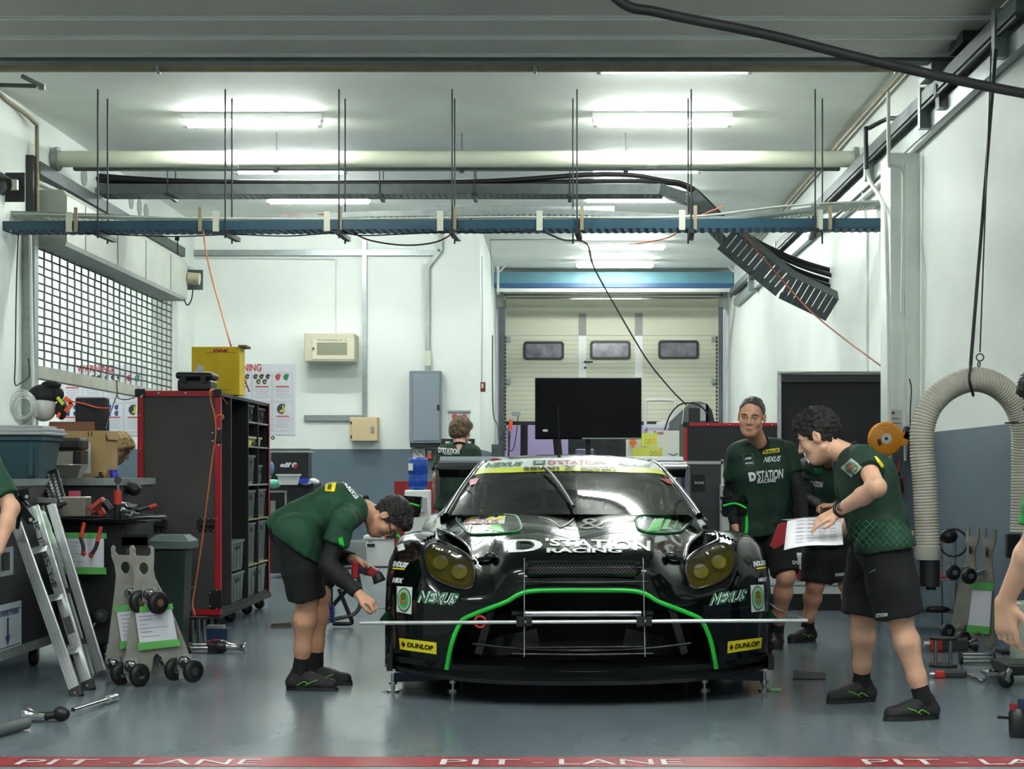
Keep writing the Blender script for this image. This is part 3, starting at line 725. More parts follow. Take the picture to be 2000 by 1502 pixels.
# ================================================================ camera, world, view
cam = bpy.data.objects.new('camera', bpy.data.cameras.new('camera')); COL.objects.link(cam)
cam.location = (0,0,HC); cam.rotation_euler = (R(90),0,0)
cam.data.sensor_width = 36; cam.data.lens = 36*FPX/2000
cam.data.shift_x = -(CXP-1000)/2000; cam.data.shift_y = (CYP-751)/2000
cam.data.clip_end = 200; S.camera = cam
wd = bpy.data.worlds.new('world'); S.world = wd; wd.use_nodes = True
wd.node_tree.nodes['Background'].inputs[0].default_value = (.62,.72,.70,1); wd.node_tree.nodes['Background'].inputs[1].default_value = .09
pl = bpy.data.lights.new('paddock_fill', 'AREA'); pl.energy = 60; pl.size = 3; pl.color = (.9,.88,1); po = bpy.data.objects.new('paddock_fill', pl); COL.objects.link(po); po.location = (1,YD+5,5.5)  # area light with no visible fitting, added to brighten the paddock wall
S.view_settings.view_transform = 'Standard'; S.view_settings.look = 'None'; S.view_settings.gamma = 1; S.view_settings.exposure = 0.
# ================================================================ the racing car
CY0 = 8.30                                    # distance of the nose
CR = (.125, .022)
def CW(x, y, z):                              # car coordinates (x across, y back from the nose, z up) to world
    return Vector((CR[0]+x-CR[1]*y, CY0+y+CR[1]*x, z))
M_BODY = mat('dark green car paint', (4,11,10), .2, coat=.8, spec=.1)
M_CARB = mat('black carbon fibre', (9,10,11), .3, spec=.5, coat=.3)
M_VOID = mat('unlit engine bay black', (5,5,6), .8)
M_GREEN = mat('bright green stripe', (40,190,62), .35)
M_YEL = mat('sponsor yellow', (230,214,40), .4)
M_LIME = mat('lime yellow banner', (214,226,30), .4)
M_DECW = mat('white decal', (226,230,230), .4)
M_DECB = mat('black decal', (12,14,14), .4)
M_DECG = mat('green decal', (32,120,66), .4)
M_DECR = mat('red decal', (170,36,40), .4)
car = thing('race_car', 'dark green racing car with a bright green grille outline, raised on set-up pads', 'car', CW(0,2.2,0))
def cint(ts, vals, t):
    """smooth interpolation of tuples through knots"""
    n = len(ts); i = 0
    while i < n-2 and t > ts[i+1]: i += 1
    u = (t-ts[i])/(ts[i+1]-ts[i]); p1, p2 = vals[i], vals[i+1]
    h = ts[i+1]-ts[i]; out = []
    for k in range(len(p1)):
        def sl(j):
            if j <= 0 or j >= n-1: 
                a, b = (0, 1) if j <= 0 else (n-2, n-1)
                return (vals[b][k]-vals[a][k])/(ts[b]-ts[a])
            return .5*((vals[j][k]-vals[j-1][k])/(ts[j]-ts[j-1])+(vals[j+1][k]-vals[j][k])/(ts[j+1]-ts[j]))
        m1, m2 = sl(i)*h, sl(i+1)*h
        out.append(p1[k]*(2*u**3-3*u*u+1)+m1*(u**3-2*u*u+u)+p2[k]*(-2*u**3+3*u*u)+m2*(u**3-u*u))
    return out
# profiles (y, z) from the splitter up the nose, over the bonnet to the tail; one per half-width station
US = [0, .20, .38, .50, .60, .72, .83, .93, 1.0, 1.03]
PR = [
 [(.02,.13),(-.0,.30),(-.0,.47),(.02,.60),(.05,.69),(.13,.765),(.28,.80),(.55,.845),(.85,.875),(1.2,.90),(1.5,.915),(2.6,.92),(3.8,.93),(4.35,.92),(4.45,.80)],
 [(.03,.13),(.01,.30),(.01,.47),(.03,.60),(.06,.69),(.14,.765),(.29,.81),(.55,.865),(.85,.90),(1.2,.925),(1.5,.925),(2.6,.92),(3.8,.93),(4.35,.92),(4.45,.80)],
 [(.06,.13),(.04,.30),(.04,.47),(.07,.59),(.11,.68),(.20,.75),(.34,.80),(.58,.855),(.86,.895),(1.2,.925),(1.5,.925),(2.6,.92),(3.8,.93),(4.35,.92),(4.45,.80)],
 [(.09,.13),(.08,.30),(.08,.46),(.12,.56),(.20,.63),(.32,.69),(.46,.745),(.64,.81),(.88,.865),(1.2,.90),(1.5,.91),(2.6,.92),(3.8,.92),(4.35,.91),(4.45,.80)],
 [(.13,.13),(.12,.30),(.12,.44),(.14,.53),(.20,.585),(.28,.635),(.40,.69),(.60,.755),(.92,.82),(1.2,.87),(1.5,.895),(2.6,.92),(3.8,.91),(4.35,.90),(4.45,.80)],
 [(.18,.13),(.17,.30),(.18,.43),(.20,.53),(.25,.60),(.32,.67),(.42,.735),(.60,.785),(.94,.825),(1.2,.83),(1.5,.85),(2.6,.89),(3.8,.90),(4.3,.88),(4.43,.78)],
 [(.24,.13),(.23,.30),(.24,.43),(.26,.54),(.30,.63),(.37,.71),(.48,.78),(.68,.825),(.95,.845),(1.2,.83),(1.5,.80),(2.6,.82),(3.75,.90),(4.25,.87),(4.40,.76)],
 [(.33,.13),(.32,.30),(.33,.43),(.36,.54),(.41,.63),(.49,.71),(.61,.785),(.77,.83),(.97,.84),(1.2,.815),(1.5,.76),(2.6,.78),(3.7,.88),(4.2,.85),(4.36,.74)],
 [(.44,.14),(.44,.30),(.44,.43),(.46,.54),(.50,.63),(.56,.69),(.66,.75),(.80,.79),(.97,.80),(1.2,.775),(1.5,.70),(2.6,.72),(3.65,.84),(4.1,.81),(4.3,.72)],
 [(.52,.15),(.52,.30),(.52,.42),(.54,.52),(.57,.59),(.62,.64),(.71,.69),(.83,.72),(.97,.73),(1.2,.71),(1.5,.62),(2.6,.64),(3.6,.77),(4.05,.75),(4.25,.68)]]
TS = [0,.17,.33,.47,.58,.68,.80,1.1,1.4,1.7,2.0,3.0,4.0,4.5,4.7]
NV, NU = 190, 150
tv = [0+.01*0]; 
tv = [i*1.1/110 for i in range(111)]+[1.1+(i+1)*.9/50 for i in range(50)]+[2.0+(i+1)*2.7/24 for i in range(24)]
uv = [1.03*i/76 for i in range(77)]
prof_t = [[cint(TS, PR[k], t) for t in tv] for k in range(len(US))]
BG = []
for j in range(len(tv)):
    row = []
    for u in uv:
        y, z = cint(US, [prof_t[k][j] for k in range(len(US))], u)
        # gentle tuck of the flank towards the doors
        wx = u if u < .9 else .9+(u-.9)*(1.0 if y < 1.3 or y > 3.2 else .55)
        row.append((wx, y, z))
    BG.append(row)
# outlines in the photo of the openings on the left half, carried onto the body and mirrored
nu = len(uv)
def half(sign):
    return [[CW(sign*p[0], p[1], p[2]) for p in r] for r in BG]
G_R, G_L = half(1), half(-1)
def quads(G, vs, fs):
    o = len(vs); vs += [p for r in G for p in r]
    for i in range(len(G)-1):
        for j in range(nu-1): fs.append((o+i*nu+j, o+i*nu+j+1, o+(i+1)*nu+j+1, o+(i+1)*nu+j))
vs0, fs0 = [], []; quads(G_R, vs0, fs0); quads(G_L, vs0, fs0)
BV = BVHTree.FromPolygons(vs0, fs0)
def to_car(p):
    y = p.y-CY0; y -= CR[1]*(p.x-CR[0]+CR[1]*y); x = p.x-CR[0]+CR[1]*y
    return (x, p.y-CY0-CR[1]*x, p.z)
def outline(pxs, off=.0, sub=4):
    """photo points on the left half -> car coordinates"""
    pts = spline([(a, b, 0) for a, b in pxs], sub, True); out = []
    for p in pts:
        q = ray(p.x, p.y, BV, off)
        if q is not None: out.append(to_car(q))
    return out
LENS = outline([(829,1085),(834,1070),(846,1062),(862,1064),(882,1073),(903,1083),(918,1094),(927,1110),(928,1126),(924,1142),(912,1151),(893,1148),(868,1140),(847,1128),(834,1110)])
DUCT = outline([(853,1036),(866,1036),(884,1045),(902,1056),(916,1070),(924,1088),(926,1100),(916,1089),(903,1080),(884,1070),(864,1061),(855,1055)])
MOUTHP = [(885,1296),(880,1270),(884,1245),(893,1224),(908,1207),(935,1194),(965,1183),(990,1170),(1012,1160),(1040,1154),(1090,1153)]
mth = []
for a, b in MOUTHP:
    q = ray(a, b, BV, 0); c = to_car(q); mth.append((c[0], c[1], c[2]))
def inside(poly, x, z):
    c = False; n = len(poly)
    for i in range(n):
        x1, z1 = poly[i]; x2, z2 = poly[i-1]
        if (z1 > z) != (z2 > z) and x < (x2-x1)*(z-z1)/(z2-z1)+x1: c = not c
    return c
mouth2 = [(p[0], p[2]) for p in mth]
mouth_poly = mouth2+[(0,mouth2[-1][1]+.004),(0,.18),(mouth2[0][0],.19)]
lens2 = [(p[0], p[2]) for p in LENS]; duct2 = [(p[0], p[2]) for p in DUCT]
def cutkind(x, y, z):
    if y > 1.4: return 0
    x = -abs(x)
    if inside(mouth_poly, x, z) and y < .6: return 1
    if inside(lens2, x, z): return 2
    if inside(duct2, x, z): return 3
    return 0
body = MB()
for G, sg in ((G_R, 1), (G_L, -1)):
    fs = []
    for i in range(len(G)-1):
        for j in range(nu-1):
            a, b, c, d = BG[i][j], BG[i][j+1], BG[i+1][j+1], BG[i+1][j]
            m = [(a[k]+b[k]+c[k]+d[k])/4 for k in range(3)]
            if cutkind(-m[0], m[1], m[2]): continue
            q = (i*nu+j, i*nu+j+1, (i+1)*nu+j+1, (i+1)*nu+j)
            fs.append(q if sg > 0 else q[::-1])
    body.add([p for r in G for p in r], fs, M_BODY, True)
    # flank down to the sill, with wheel arches
    edge = [(r[-1][0], r[-1][1], r[-1][2]) for r in BG]
    fl = MB(); rows = []
    for x, y, z in edge:
        if y < .52: pass
        zb = .13
        for yc in (.97, 3.62):
            if abs(y-yc) < .38: zb = max(zb, .40+math.sqrt(max(0, .38**2-(y-yc)**2))*.82-.16)
        rows.append([CW(sg*(x+ (.012 if t else 0)), y, max(.12, z+(zb-z)*t)) for t in (0,.12,.35,.7,1)])
    body.grid(rows if sg > 0 else [r[::-1] for r in rows], M_BODY)
# tail
tail = [(x, BG[-1][j][1], BG[-1][j][2]) for j, x in enumerate([r for r in uv])]
tr = [[CW(sg*abs(p[0]), p[1], p[2]) for sg, p in [(-1,q) for q in BG[-1][::-1]]+[(1,q) for q in BG[-1]]]]
tr.append([p-V(0,.1,.5) for p in tr[0]]); body.grid(tr, M_BODY)
bo = body.build('bodywork', M_BODY, car)
BVB = bvh_of([bo])
# dark inside
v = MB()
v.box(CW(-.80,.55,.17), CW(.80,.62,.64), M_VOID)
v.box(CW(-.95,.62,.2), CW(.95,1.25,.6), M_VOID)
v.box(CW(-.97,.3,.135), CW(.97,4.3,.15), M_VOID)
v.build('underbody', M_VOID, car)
# green outline of the mouth
def on_body(pxs, off=.006, sub=6):
    return [q for q in (ray(p.x, p.y, BV, off) for p in spline([(a, b, 0) for a, b in pxs], sub)) if q is not None]
pl_ = [(872,1308),(876,1285),(881,1262),(888,1240),(897,1221),(906,1209),(935,1196),(962,1186),(990,1175),(1008,1164),(1022,1158),(1045,1154),(1090,1153),(1136,1153)]
c_ = [to_car(ray(a, b, BV, 0)) for a, b in pl_ if ray(a, b, BV, 0)]
pts = [(-abs(x), y, z) for x, y, z in c_]; pts[-1] = (0, pts[-1][1], pts[-1][2])
full = pts+[(-x, y, z) for x, y, z in pts[::-1][1:]]
b = MB(); pp = spline([CW(*p) for p in full], 5)
top, bot, tb, bb = [], [], [], []
rows = []
for i, p in enumerate(pp):
    d = (pp[min(i+1, len(pp)-1)]-pp[max(i-1, 0)]).normalized(); nrm = Vector((0,-1,0)); sd = d.cross(nrm).normalized()
    wd_ = .0115
    rows.append([p+sd*wd_+V(0,.004,0), p+sd*wd_+V(0,-.008,0), p-sd*wd_+V(0,-.008,0), p-sd*wd_+V(0,.03,0)])
b.grid(rows, M_GREEN); b.build('grille_outline', M_GREEN, car)
# mouth interior: ribs, bars, lip
b = MB(); b.tube([CW(x,.05+.10*abs(x),z) for x, z in ((-.56,.30),(-.3,.275),(0,.27),(.3,.275),(.56,.30))], .008, n=6); b.build('grille_bar', M_CARB, car)
b = MB(); b.tube([CW(x,.04,z) for x, z in ((-.36,.255),(0,.25),(.36,.255))], .007, n=6); b.build('grille_bar', M_CARB, car)
for sg in (-1, 1):
    b = MB(); b.bar(CW(sg*.46,.16,.48), CW(sg*.53,.18,.24), .03, .04); b.build('grille_strut', M_CARB, car)
    b = MB(); b.bar(CW(sg*.22,.2,.32), CW(sg*.62,.4,.21), .006, .10); b.build('duct_plate', M_CARB, car)
b = MB(); b.box(CW(-.60,.5,.18), CW(.60,.52,.42)); b.build('radiator', mat('dark radiator core', (26,23,20), .7, bump=.6, bscale=200.), car)
b = MB(); b.grid([[CW(x,.06+.5*x*x+dy,z-.0) for x in [i/10*.75 for i in range(-10, 11)]] for dy, z in ((-.05,.165),(0,.205),(.10,.215),(.4,.24))]); b.build('mouth_lip', M_CARB, car)
MB().cyl(CW(-.292,-.03,.465), CW(.292,-.03,.465), .019, m=M_CHROME, n=16).build('tow_bar', M_CHROME, car)
b = MB(); b.box(CW(-.36,.005,.455), CW(-.30,.05,.475)); b.box(CW(.30,.005,.455), CW(.36,.05,.475)); b.build('tow_mount', M_CARB, car)
b = MB(); b.torus(CW(-.52,.02,.42), .028, .007, (0,1,0)); b.build('tow_hook', M_DECR, car)
# upper vent with wire mesh
b = MB(); o = rrect(.60,.085,.035); c = CW(0,.02,.69); n = len(o); q = rrect(.56,.055,.025)
b.add([c+V(a,.0,z) for a, z in o]+[c+V(a,-.02,z) for a, z in q]+[c+V(a,.05,z) for a, z in q], [(i,(i+1)%n,n+(i+1)%n,n+i) for i in range(n)]+[(n+i,n+(i+1)%n,2*n+(i+1)%n,2*n+i) for i in range(n)]); b.build('vent_frame', M_CARB, car)
MB().prism(q, c+V(0,-.004,0), (1,0,0), (0,0,1), (0,.01,0)).build('vent_opening', M_VOID, car)
b = MB()
for i in range(-15, 16):
    for s_ in (1, -1):
        x0 = i*.018; x1 = x0+s_*.05
        if abs(x0) < .27 and abs(x1) < .27: b.bar(c+V(x0,-.012,-.025), c+V(x1,-.012,.025), .0016, .0016)
b.build('vent_mesh', mat('wire mesh', (120,124,124), .4, .8), car)
b = MB(); b.tube([CW(-.33,-.01,.625), CW(0,-.02,.622), CW(.33,-.01,.625)], .006, n=6); b.build('vent_lip', M_CARB, car)
# splitter
b = MB(); n = 24; up = []; 
ys = [(-.10+.42*(abs(i/n*2-1))**2.4) for i in range(n+1)]; xs = [(i/n*2-1)*1.0 for i in range(n+1)]
for z in (.112,.132): up.append([CW(x, y, z+.04*x**4) for x, y in zip(xs, ys)])
b.grid([[p+V(0,.5,0) for p in up[0]], up[0], up[1], [p+V(0,.35,.01) for p in up[1]]], M_CARB, False); b.build('splitter', M_CARB, car)
for sg in (-1, 1):
    b = MB(); b.bar(CW(sg*1.0,.28,.178), CW(sg*1.01,.62,.178), .03, .075); b.bar(CW(sg*.80,.22,.19), CW(sg*1.0,.34,.20), .02, .03); b.build('splitter_fence', M_CARB, car)
    b = MB(); b.bar(CW(sg*.76,.20,.185), CW(sg*1.0,.38,.20), .09, .008); b.build('dive_plane', M_CARB, car)
    b = MB(); b.bar(CW(sg*1.02,.50,.42), CW(sg*1.055,.48,.38), .010, .04); b.build('side_canard', mat('canard green', (16,60,34), .3), car)
# headlamps
M_LENS = None
def lens_mat():
    m = bpy.data.materials.new('yellow headlamp glass'); m.use_nodes = True; nt = m.node_tree; nt.nodes.remove(nt.nodes['Principled BSDF'])
    t = nt.nodes.new('ShaderNodeBsdfTransparent'); t.inputs[0].default_value = (1,.95,.38,1); g = nt.nodes.new('ShaderNodeBsdfGlossy'); g.inputs['Roughness'].default_value = .04
    d = nt.nodes.new('ShaderNodeBsdfDiffuse'); d.inputs[0].default_value = (.30,.27,.03,1)
    f = nt.nodes.new('ShaderNodeFresnel'); f.inputs[0].default_value = 1.5; mx0 = nt.nodes.new('ShaderNodeMixShader'); mx0.inputs[0].default_value = .08
    mx = nt.nodes.new('ShaderNodeMixShader'); nt.links.new(t.outputs[0], mx0.inputs[1]); nt.links.new(d.outputs[0], mx0.inputs[2])
    nt.links.new(f.outputs[0], mx.inputs[0]); nt.links.new(mx0.outputs[0], mx.inputs[1]); nt.links.new(g.outputs[0], mx.inputs[2])
    nt.links.new(mx.outputs[0], nt.nodes['Material Output'].inputs[0]); return m
M_LENS = lens_mat()
M_LAMP = mat('yellow lamp unit', (255,238,30), .5, var=.15, vscale=60., bump=1., bscale=90., spec=.2)
M_BOWL = mat('olive lamp bowl', (58,54,14), .35, var=.3, vscale=12.)
def ycar(x, z):
    """depth of the nose surface at car position x, z"""
    o = CW(x, -2, z); d = (CW(x, 5, z)-o).normalized(); h = BV.ray_cast(o, d)
    return to_car(h[0])[1] if h[0] is not None else .5
lamps_px = [(860,1099,13.5),(897,1117,14)]
for sg in (-1, 1):
    ol = [(sg*abs(p[0]), p[1], p[2]) for p in LENS]; n = len(ol)
    cx = sum(p[0] for p in ol)/n; cy = sum(p[1] for p in ol)/n; cz = sum(p[2] for p in ol)/n
    # rim
    MB().tube([CW(p[0], p[1]-.004, p[2]) for p in ol], .007, n=6, sub=1, closed=True).build('headlamp_rim', M_CARB, car)
    vs, fs = refine([(p[0], p[2], 0) for p in ol], [tuple(range(n))], .04)
    def _up(f):
        a_, b_, c_ = [vs[i] for i in f[:3]]
        return tuple(f) if (b_[0]-a_[0])*(c_[1]-a_[1])-(b_[1]-a_[1])*(c_[0]-a_[0]) > 0 else tuple(f)[::-1]
    lens = MB().add([CW(a, ycar(a, c)-.006, c) for a, c, _ in vs], [_up(f) for f in fs], M_LENS, True).build('headlamp_lens', M_LENS, car)
    # bowl
    vs2 = [CW(*p) for p in ol]; k = [CW(cx+(p[0]-cx)*.86, p[1]+.12, cz+(p[2]-cz)*.86) for p in ol]; c0 = CW(cx, cy+.16, cz)
    MB().add(vs2+k+[c0], [(i,(i+1)%n,n+(i+1)%n,n+i) for i in range(n)]+[(n+i,n+(i+1)%n,2*n) for i in range(n)], M_BOWL).build('headlamp_bowl', M_BOWL, car)
    for px, py, r in lamps_px:
        q = to_car(ray(px, py, BV, 0)); x, y, z = sg*abs(q[0]), q[1]+.030, q[2]; rr = r/372.
        MB().lathe([(rr*.2,-.002),(rr*.45,-.012),(rr*.8,-.004),(rr,.0)], CW(x,y,z), (0,-1,.42), n=20).build('projector_lamp', M_LAMP, car)
        MB().lathe([(rr,.002),(rr*1.12,.004),(rr*1.05,-.05)], CW(x,y,z), (0,-1,.42), n=20).build('lamp_ring', M_BLACKP, car)
    # cavity between bonnet and wing
    ol = [(sg*abs(p[0]), p[1], p[2]) for p in DUCT]; n = len(ol); cx = sum(p[0] for p in ol)/n; cz = sum(p[2] for p in ol)/n
    MB().add([CW(*p) for p in ol]+[CW(p[0], p[1]+.25, p[2]-.02) for p in ol]+[CW(cx, ol[0][1]+.27, cz)], [(i,(i+1)%n,n+(i+1)%n,n+i) for i in range(n)]+[(n+i,n+(i+1)%n,2*n) for i in range(n)], M_VOID).build('wing_duct', M_VOID, car)
    MB().tube([CW(p[0], p[1]-.004, p[2]) for p in ol], .012, n=6, sub=1, closed=True).build('duct_edge', M_BODY, car)
    # bonnet vent and catch
    b = MB(); b.bar(CW(sg*.46,.30,.735), CW(sg*.54,.40,.715), .02, .02); b.ell(CW(sg*.475,.30,.74), (.03,.03,.02)); b.build('bonnet_catch', M_BLACKP, car)
# bonnet louvre panels (green rimmed) from the photo, by ray
def louvre(quad, sg):
    rim = []
    pts = spline([(a, b, 0) for a, b in quad], 6, True)
    q = [ray(p.x, p.y, BV, .004) for p in pts]; q = [p for p in q if p is not None]
    MB().tube(q, .008, m=M_DECG, n=6, sub=1, closed=True).build('louvre_rim', mat('green louvre rim', (44,140,66), .35), car)
    n = len(q); vs, fs = refine([(p.x, p.y, 0) for p in pts], [tuple(range(len(pts)))], 12)
    w = [ray(a, b, BV, .0025) for a, b, _ in vs]
    if all(x is not None for x in w): MB().add(w, fs, M_CARB, False).build('louvre_panel', M_CARB, car)
louvre([(893,1012),(935,1008),(1000,1008),(1014,1018),(1018,1032),(1008,1040),(960,1044),(920,1044),(905,1032)], -1)
louvre([(1243,1012),(1258,1008),(1320,1010),(1352,1014),(1340,1028),(1325,1040),(1280,1042),(1250,1036),(1243,1022)], 1)
st = MB()
for k_, (quad, m) in enumerate([
    (((915,1008),(988,1008),(985,1024),(905,1024)), M_DECW),
    (((920,1010),(935,1010),(930,1017),(915,1017)), M_YEL), (((940,1010),(955,1010),(948,1017),(933,1017)), M_DECB), (((958,1009),(968,1009),(962,1017),(952,1017)), M_YEL), (((974,1009),(986,1009),(985,1016),(968,1016)), M_YEL),
    (((930,1027),(932,1027),(934,1036),(931,1036)), M_GREEN), (((942,1025),(948,1025),(955,1037),(947,1037)), M_GREEN), (((958,1025),(977,1025),(984,1040),(962,1038)), M_GREEN),
    (((1280,1009),(1300,1009),(1287,1038),(1264,1038)), M_GREEN), (((1305,1010),(1313,1011),(1302,1035),(1292,1035)), M_GREEN), (((1324,1012),(1327,1012),(1318,1033),(1314,1033)), M_GREEN)]):
    sticker(st, BV, quad, m, .004+.0006*(k_ > 0), L=.3)
st.split('bonnet_sticker', M_DECW, car)
# lettering and stickers
def letters(name, txt, quad, m, off=.004, shear=0., bold=0., bvh=None):
    w = MB(); sticker_text(w, bvh or BV, txt, quad, m, off, shear, bold); w.build(name, m, car)
letters('team_lettering', 'D', ((993,1055),(1060,1053),(1060,1077),(993,1080)), M_DECW, .003, bold=.03)
letters('team_lettering', 'D', ((1011,1058),(1044,1057),(1044,1074),(1011,1075)), M_BODY, .005, bold=.0)
letters('team_lettering', "'STATION", ((1065,1052),(1270,1056),(1270,1077),(1065,1066)), M_DECW, .003, bold=.03)
letters('racing_lettering', 'RACING', ((1066,1071),(1216,1071),(1216,1082),(1066,1082)), M_DECB, .0045, bold=.09)
letters('racing_lettering', 'RACING', ((1068,1072),(1214,1072),(1214,1081),(1068,1081)), M_DECW, .006, bold=.03)
letters('ampersand_lettering', '&', ((1130,1014),(1180,1012),(1180,1034),(1130,1034)), mat('silver decal', (150,156,154), .3, .4), .003)
letters('ampersand_lettering', 'ampersand', ((1102,1029),(1178,1028),(1178,1034),(1102,1035)), MATS['silver decal'], .003)
w = MB(); w.tube([q for q in (ray(a, b, BV, .003) for a, b in ((1052,1012),(1072,1016),(1086,1024),(1096,1031),(1112,1022),(1120,1014))) if q], .006, n=4); w.build('emblem_swoosh', MATS['silver decal'], car)
letters('racing_lettering', 'BONUS', ((908,1017),(974,1017),(974,1025),(908,1025)), M_DECR, .0058, bold=.03)
for quad, sg in ((((818,1153),(898,1160),(891,1184),(814,1177)), -1), (((1389,1160),(1460,1150),(1456,1173),(1384,1184)), 1)):
    letters('sponsor_lettering', 'NEXUS', quad, M_DECW, .003, shear=.25, bold=.08)
    letters('sponsor_lettering', 'NEXUS', quad, mat('deep green decal', (16,90,50), .4), .0055, shear=.25, bold=.02)
for quad, sg in ((((780,1246),(853,1255),(853,1278),(782,1268)), -1), (((1421,1253),(1488,1245),(1486,1266),(1420,1276)), 1)):
    w = MB(); sticker(w, BV, quad, M_YEL, .0025, L=.2)
    def qin(q, a, b, c, d):
        f = lambda u, v: tuple((q[0][i]*(1-u)+q[1][i]*u)*(1-v)+(q[3][i]*(1-u)+q[2][i]*u)*v for i in (0,1))
        return (f(a,b), f(c,b), f(c,d), f(a,d))
    o_ = w.build('tyre_sticker', M_YEL, car)
    letters('tyre_lettering', 'DUNLOP', qin(quad,.21,.28,.92,.72), M_DECB, .0045, shear=.12, bold=.04)
    w = MB(); sticker(w, BV, qin(quad,.05,.25,.17,.78), M_DECB, .0045, poly=[(0,.5),(.4,.0),(1,.5),(.4,1)]); sticker(w, BV, qin(quad,.075,.38,.125,.62), M_DECR, .006, poly=ring_poly()); w.build('tyre_emblem', M_DECB, car)
for quad in (((776,1145),(806,1147),(804,1200),(775,1195)), ((1465,1143),(1491,1142),(1493,1193),(1467,1196))):
    w = MB(); sticker(w, BV, quad, M_DECW, .0025, L=.2); w.build('badge_plate', mat('badge silver', (176,190,180), .4), car)
    w = MB(); sticker(w, BV, quad, M_DECG, .0045, poly=ring_poly(26,.46)); sticker(w, BV, quad, MATS['badge silver'], .0055, poly=ring_poly(26,.40)); sticker(w, BV, quad, M_GREEN, .0065, poly=ring_poly(26,.30)); w.build('badge_ring', M_DECG, car)
    f = lambda u, v: tuple((quad[0][i]*(1-u)+quad[1][i]*u)*(1-v)+(quad[3][i]*(1-u)+quad[2][i]*u)*v for i in (0,1))
    letters('badge_lettering', 'D', (f(.36,.26),f(.64,.26),f(.64,.5),f(.36,.5)), M_DECR, .0078, bold=.08)
    w = MB(); sticker(w, BV, (f(.3,.54),f(.7,.54),f(.7,.66),f(.3,.66)), mat('badge pink', (190,90,80), .4), .0075); w.build('badge_bar', M_DECR, car)
for qa, qb, qc in ((((769,1096),(800,1100),(794,1110),(768,1107)), ((768,1128),(790,1130),(787,1140),(767,1138)), ((768,1109),(792,1111),(791,1114),(768,1112))), (((1469,1098),(1494,1094),(1495,1104),(1471,1108)), ((1479,1130),(1497,1127),(1497,1135),(1480,1137)), ((1476,1110),(1495,1107),(1495,1110),(1477,1113)))):
    letters('sponsor_lettering', 'ENDLESS', qa, M_DECW, .004, shear=.2, bold=.06)
    letters('sponsor_lettering', 'HRX', qb, M_DECW, .004, shear=.2, bold=.08)
    w = MB(); sticker(w, BV, qc, MATS['sponsor yellow'], .004); w.build('sponsor_underline', M_YEL, car)
w = MB(); sticker(w, BV, ((776,1066),(788,1062),(792,1074),(779,1078)), M_DECW, .004); w.build('fender_sticker', mat('pale blue sticker', (150,170,180), .4), car)
# ---------------------------------------------------------------- cabin
def glass_mat(name, tint, fac=1.45):
    m = bpy.data.materials.new(name); m.use_nodes = True; nt = m.node_tree; nt.nodes.remove(nt.nodes['Principled BSDF'])
    t = nt.nodes.new('ShaderNodeBsdfTransparent'); t.inputs[0].default_value = (*tint, 1); g = nt.nodes.new('ShaderNodeBsdfGlossy'); g.inputs['Roughness'].default_value = .03
    f = nt.nodes.new('ShaderNodeFresnel'); f.inputs[0].default_value = fac; mx = nt.nodes.new('ShaderNodeMixShader')
    nt.links.new(f.outputs[0], mx.inputs[0]); nt.links.new(t.outputs[0], mx.inputs[1]); nt.links.new(g.outputs[0], mx.inputs[2]); nt.links.new(mx.outputs[0], nt.nodes['Material Output'].inputs[0]); return m
M_GLASS = glass_mat('windscreen glass', (.55,.60,.62), 1.7)
CB = [  # centre, mid, pillar, glass, belt
 [(0,1.28,.930),(.44,1.36,.925),(.765,1.60,.915),(.80,1.63,.90),(.84,1.65,.88)],
 [(0,1.70,1.095),(.40,1.77,1.085),(.685,1.97,1.065),(.76,2.0,.98),(.86,2.02,.87)],
 [(0,2.12,1.235),(.35,2.16,1.225),(.60,2.31,1.195),(.73,2.33,1.04),(.87,2.35,.87)],
 [(0,2.45,1.285),(.33,2.48,1.275),(.57,2.58,1.235),(.72,2.6,1.08),(.88,2.62,.87)],
 [(0,2.95,1.295),(.32,2.96,1.285),(.56,3.0,1.24),(.72,3.0,1.08),(.90,3.0,.87)],
 [(0,3.5,1.225),(.30,3.5,1.215),(.53,3.5,1.17),(.70,3.5,1.05),(.90,3.5,.88)],
 [(0,4.2,1.0),(.30,4.2,.995),(.50,4.2,.98),(.70,4.2,.95),(.88,4.2,.89)]]
RT = [0,1,2,2.8,3.8,4.8,6]; UT = [0,.5,1,1.4,2]
def cab(u, v):
    r = [cint(RT, [row[k] for row in CB], v) for k in range(5)]
    return cint(UT, r, u)
def cabgrid(u0, u1, v0, v1, nu_, nv_, off=0.):
    return [[CW(*(lambda p: (p[0], p[1]-off, p[2]+off))((lambda q: (q[0] if u0+(u1-u0)*i/nu_ >= 0 else -q[0], q[1], q[2]))(cab(abs(u0+(u1-u0)*i/nu_), v0+(v1-v0)*j/nv_)))) for i in range(nu_+1)] for j in range(nv_+1)]
MB().grid(cabgrid(-.97,.97,.02,1.62,30,20), M_GLASS).build('windscreen', M_GLASS, car)
MB().grid(cabgrid(-.97,.97,1.60,1.84,30,3,.002), M_LIME).build('yellow_banner', M_LIME, car)
MB().grid(cabgrid(-.97,.97,1.83,2.5,30,5,.002), M_DECW).build('white_banner', M_DECW, car)
MB().grid(cabgrid(-1.05,1.05,2.49,6,30,40), M_BODY).build('roof', M_BODY, car)
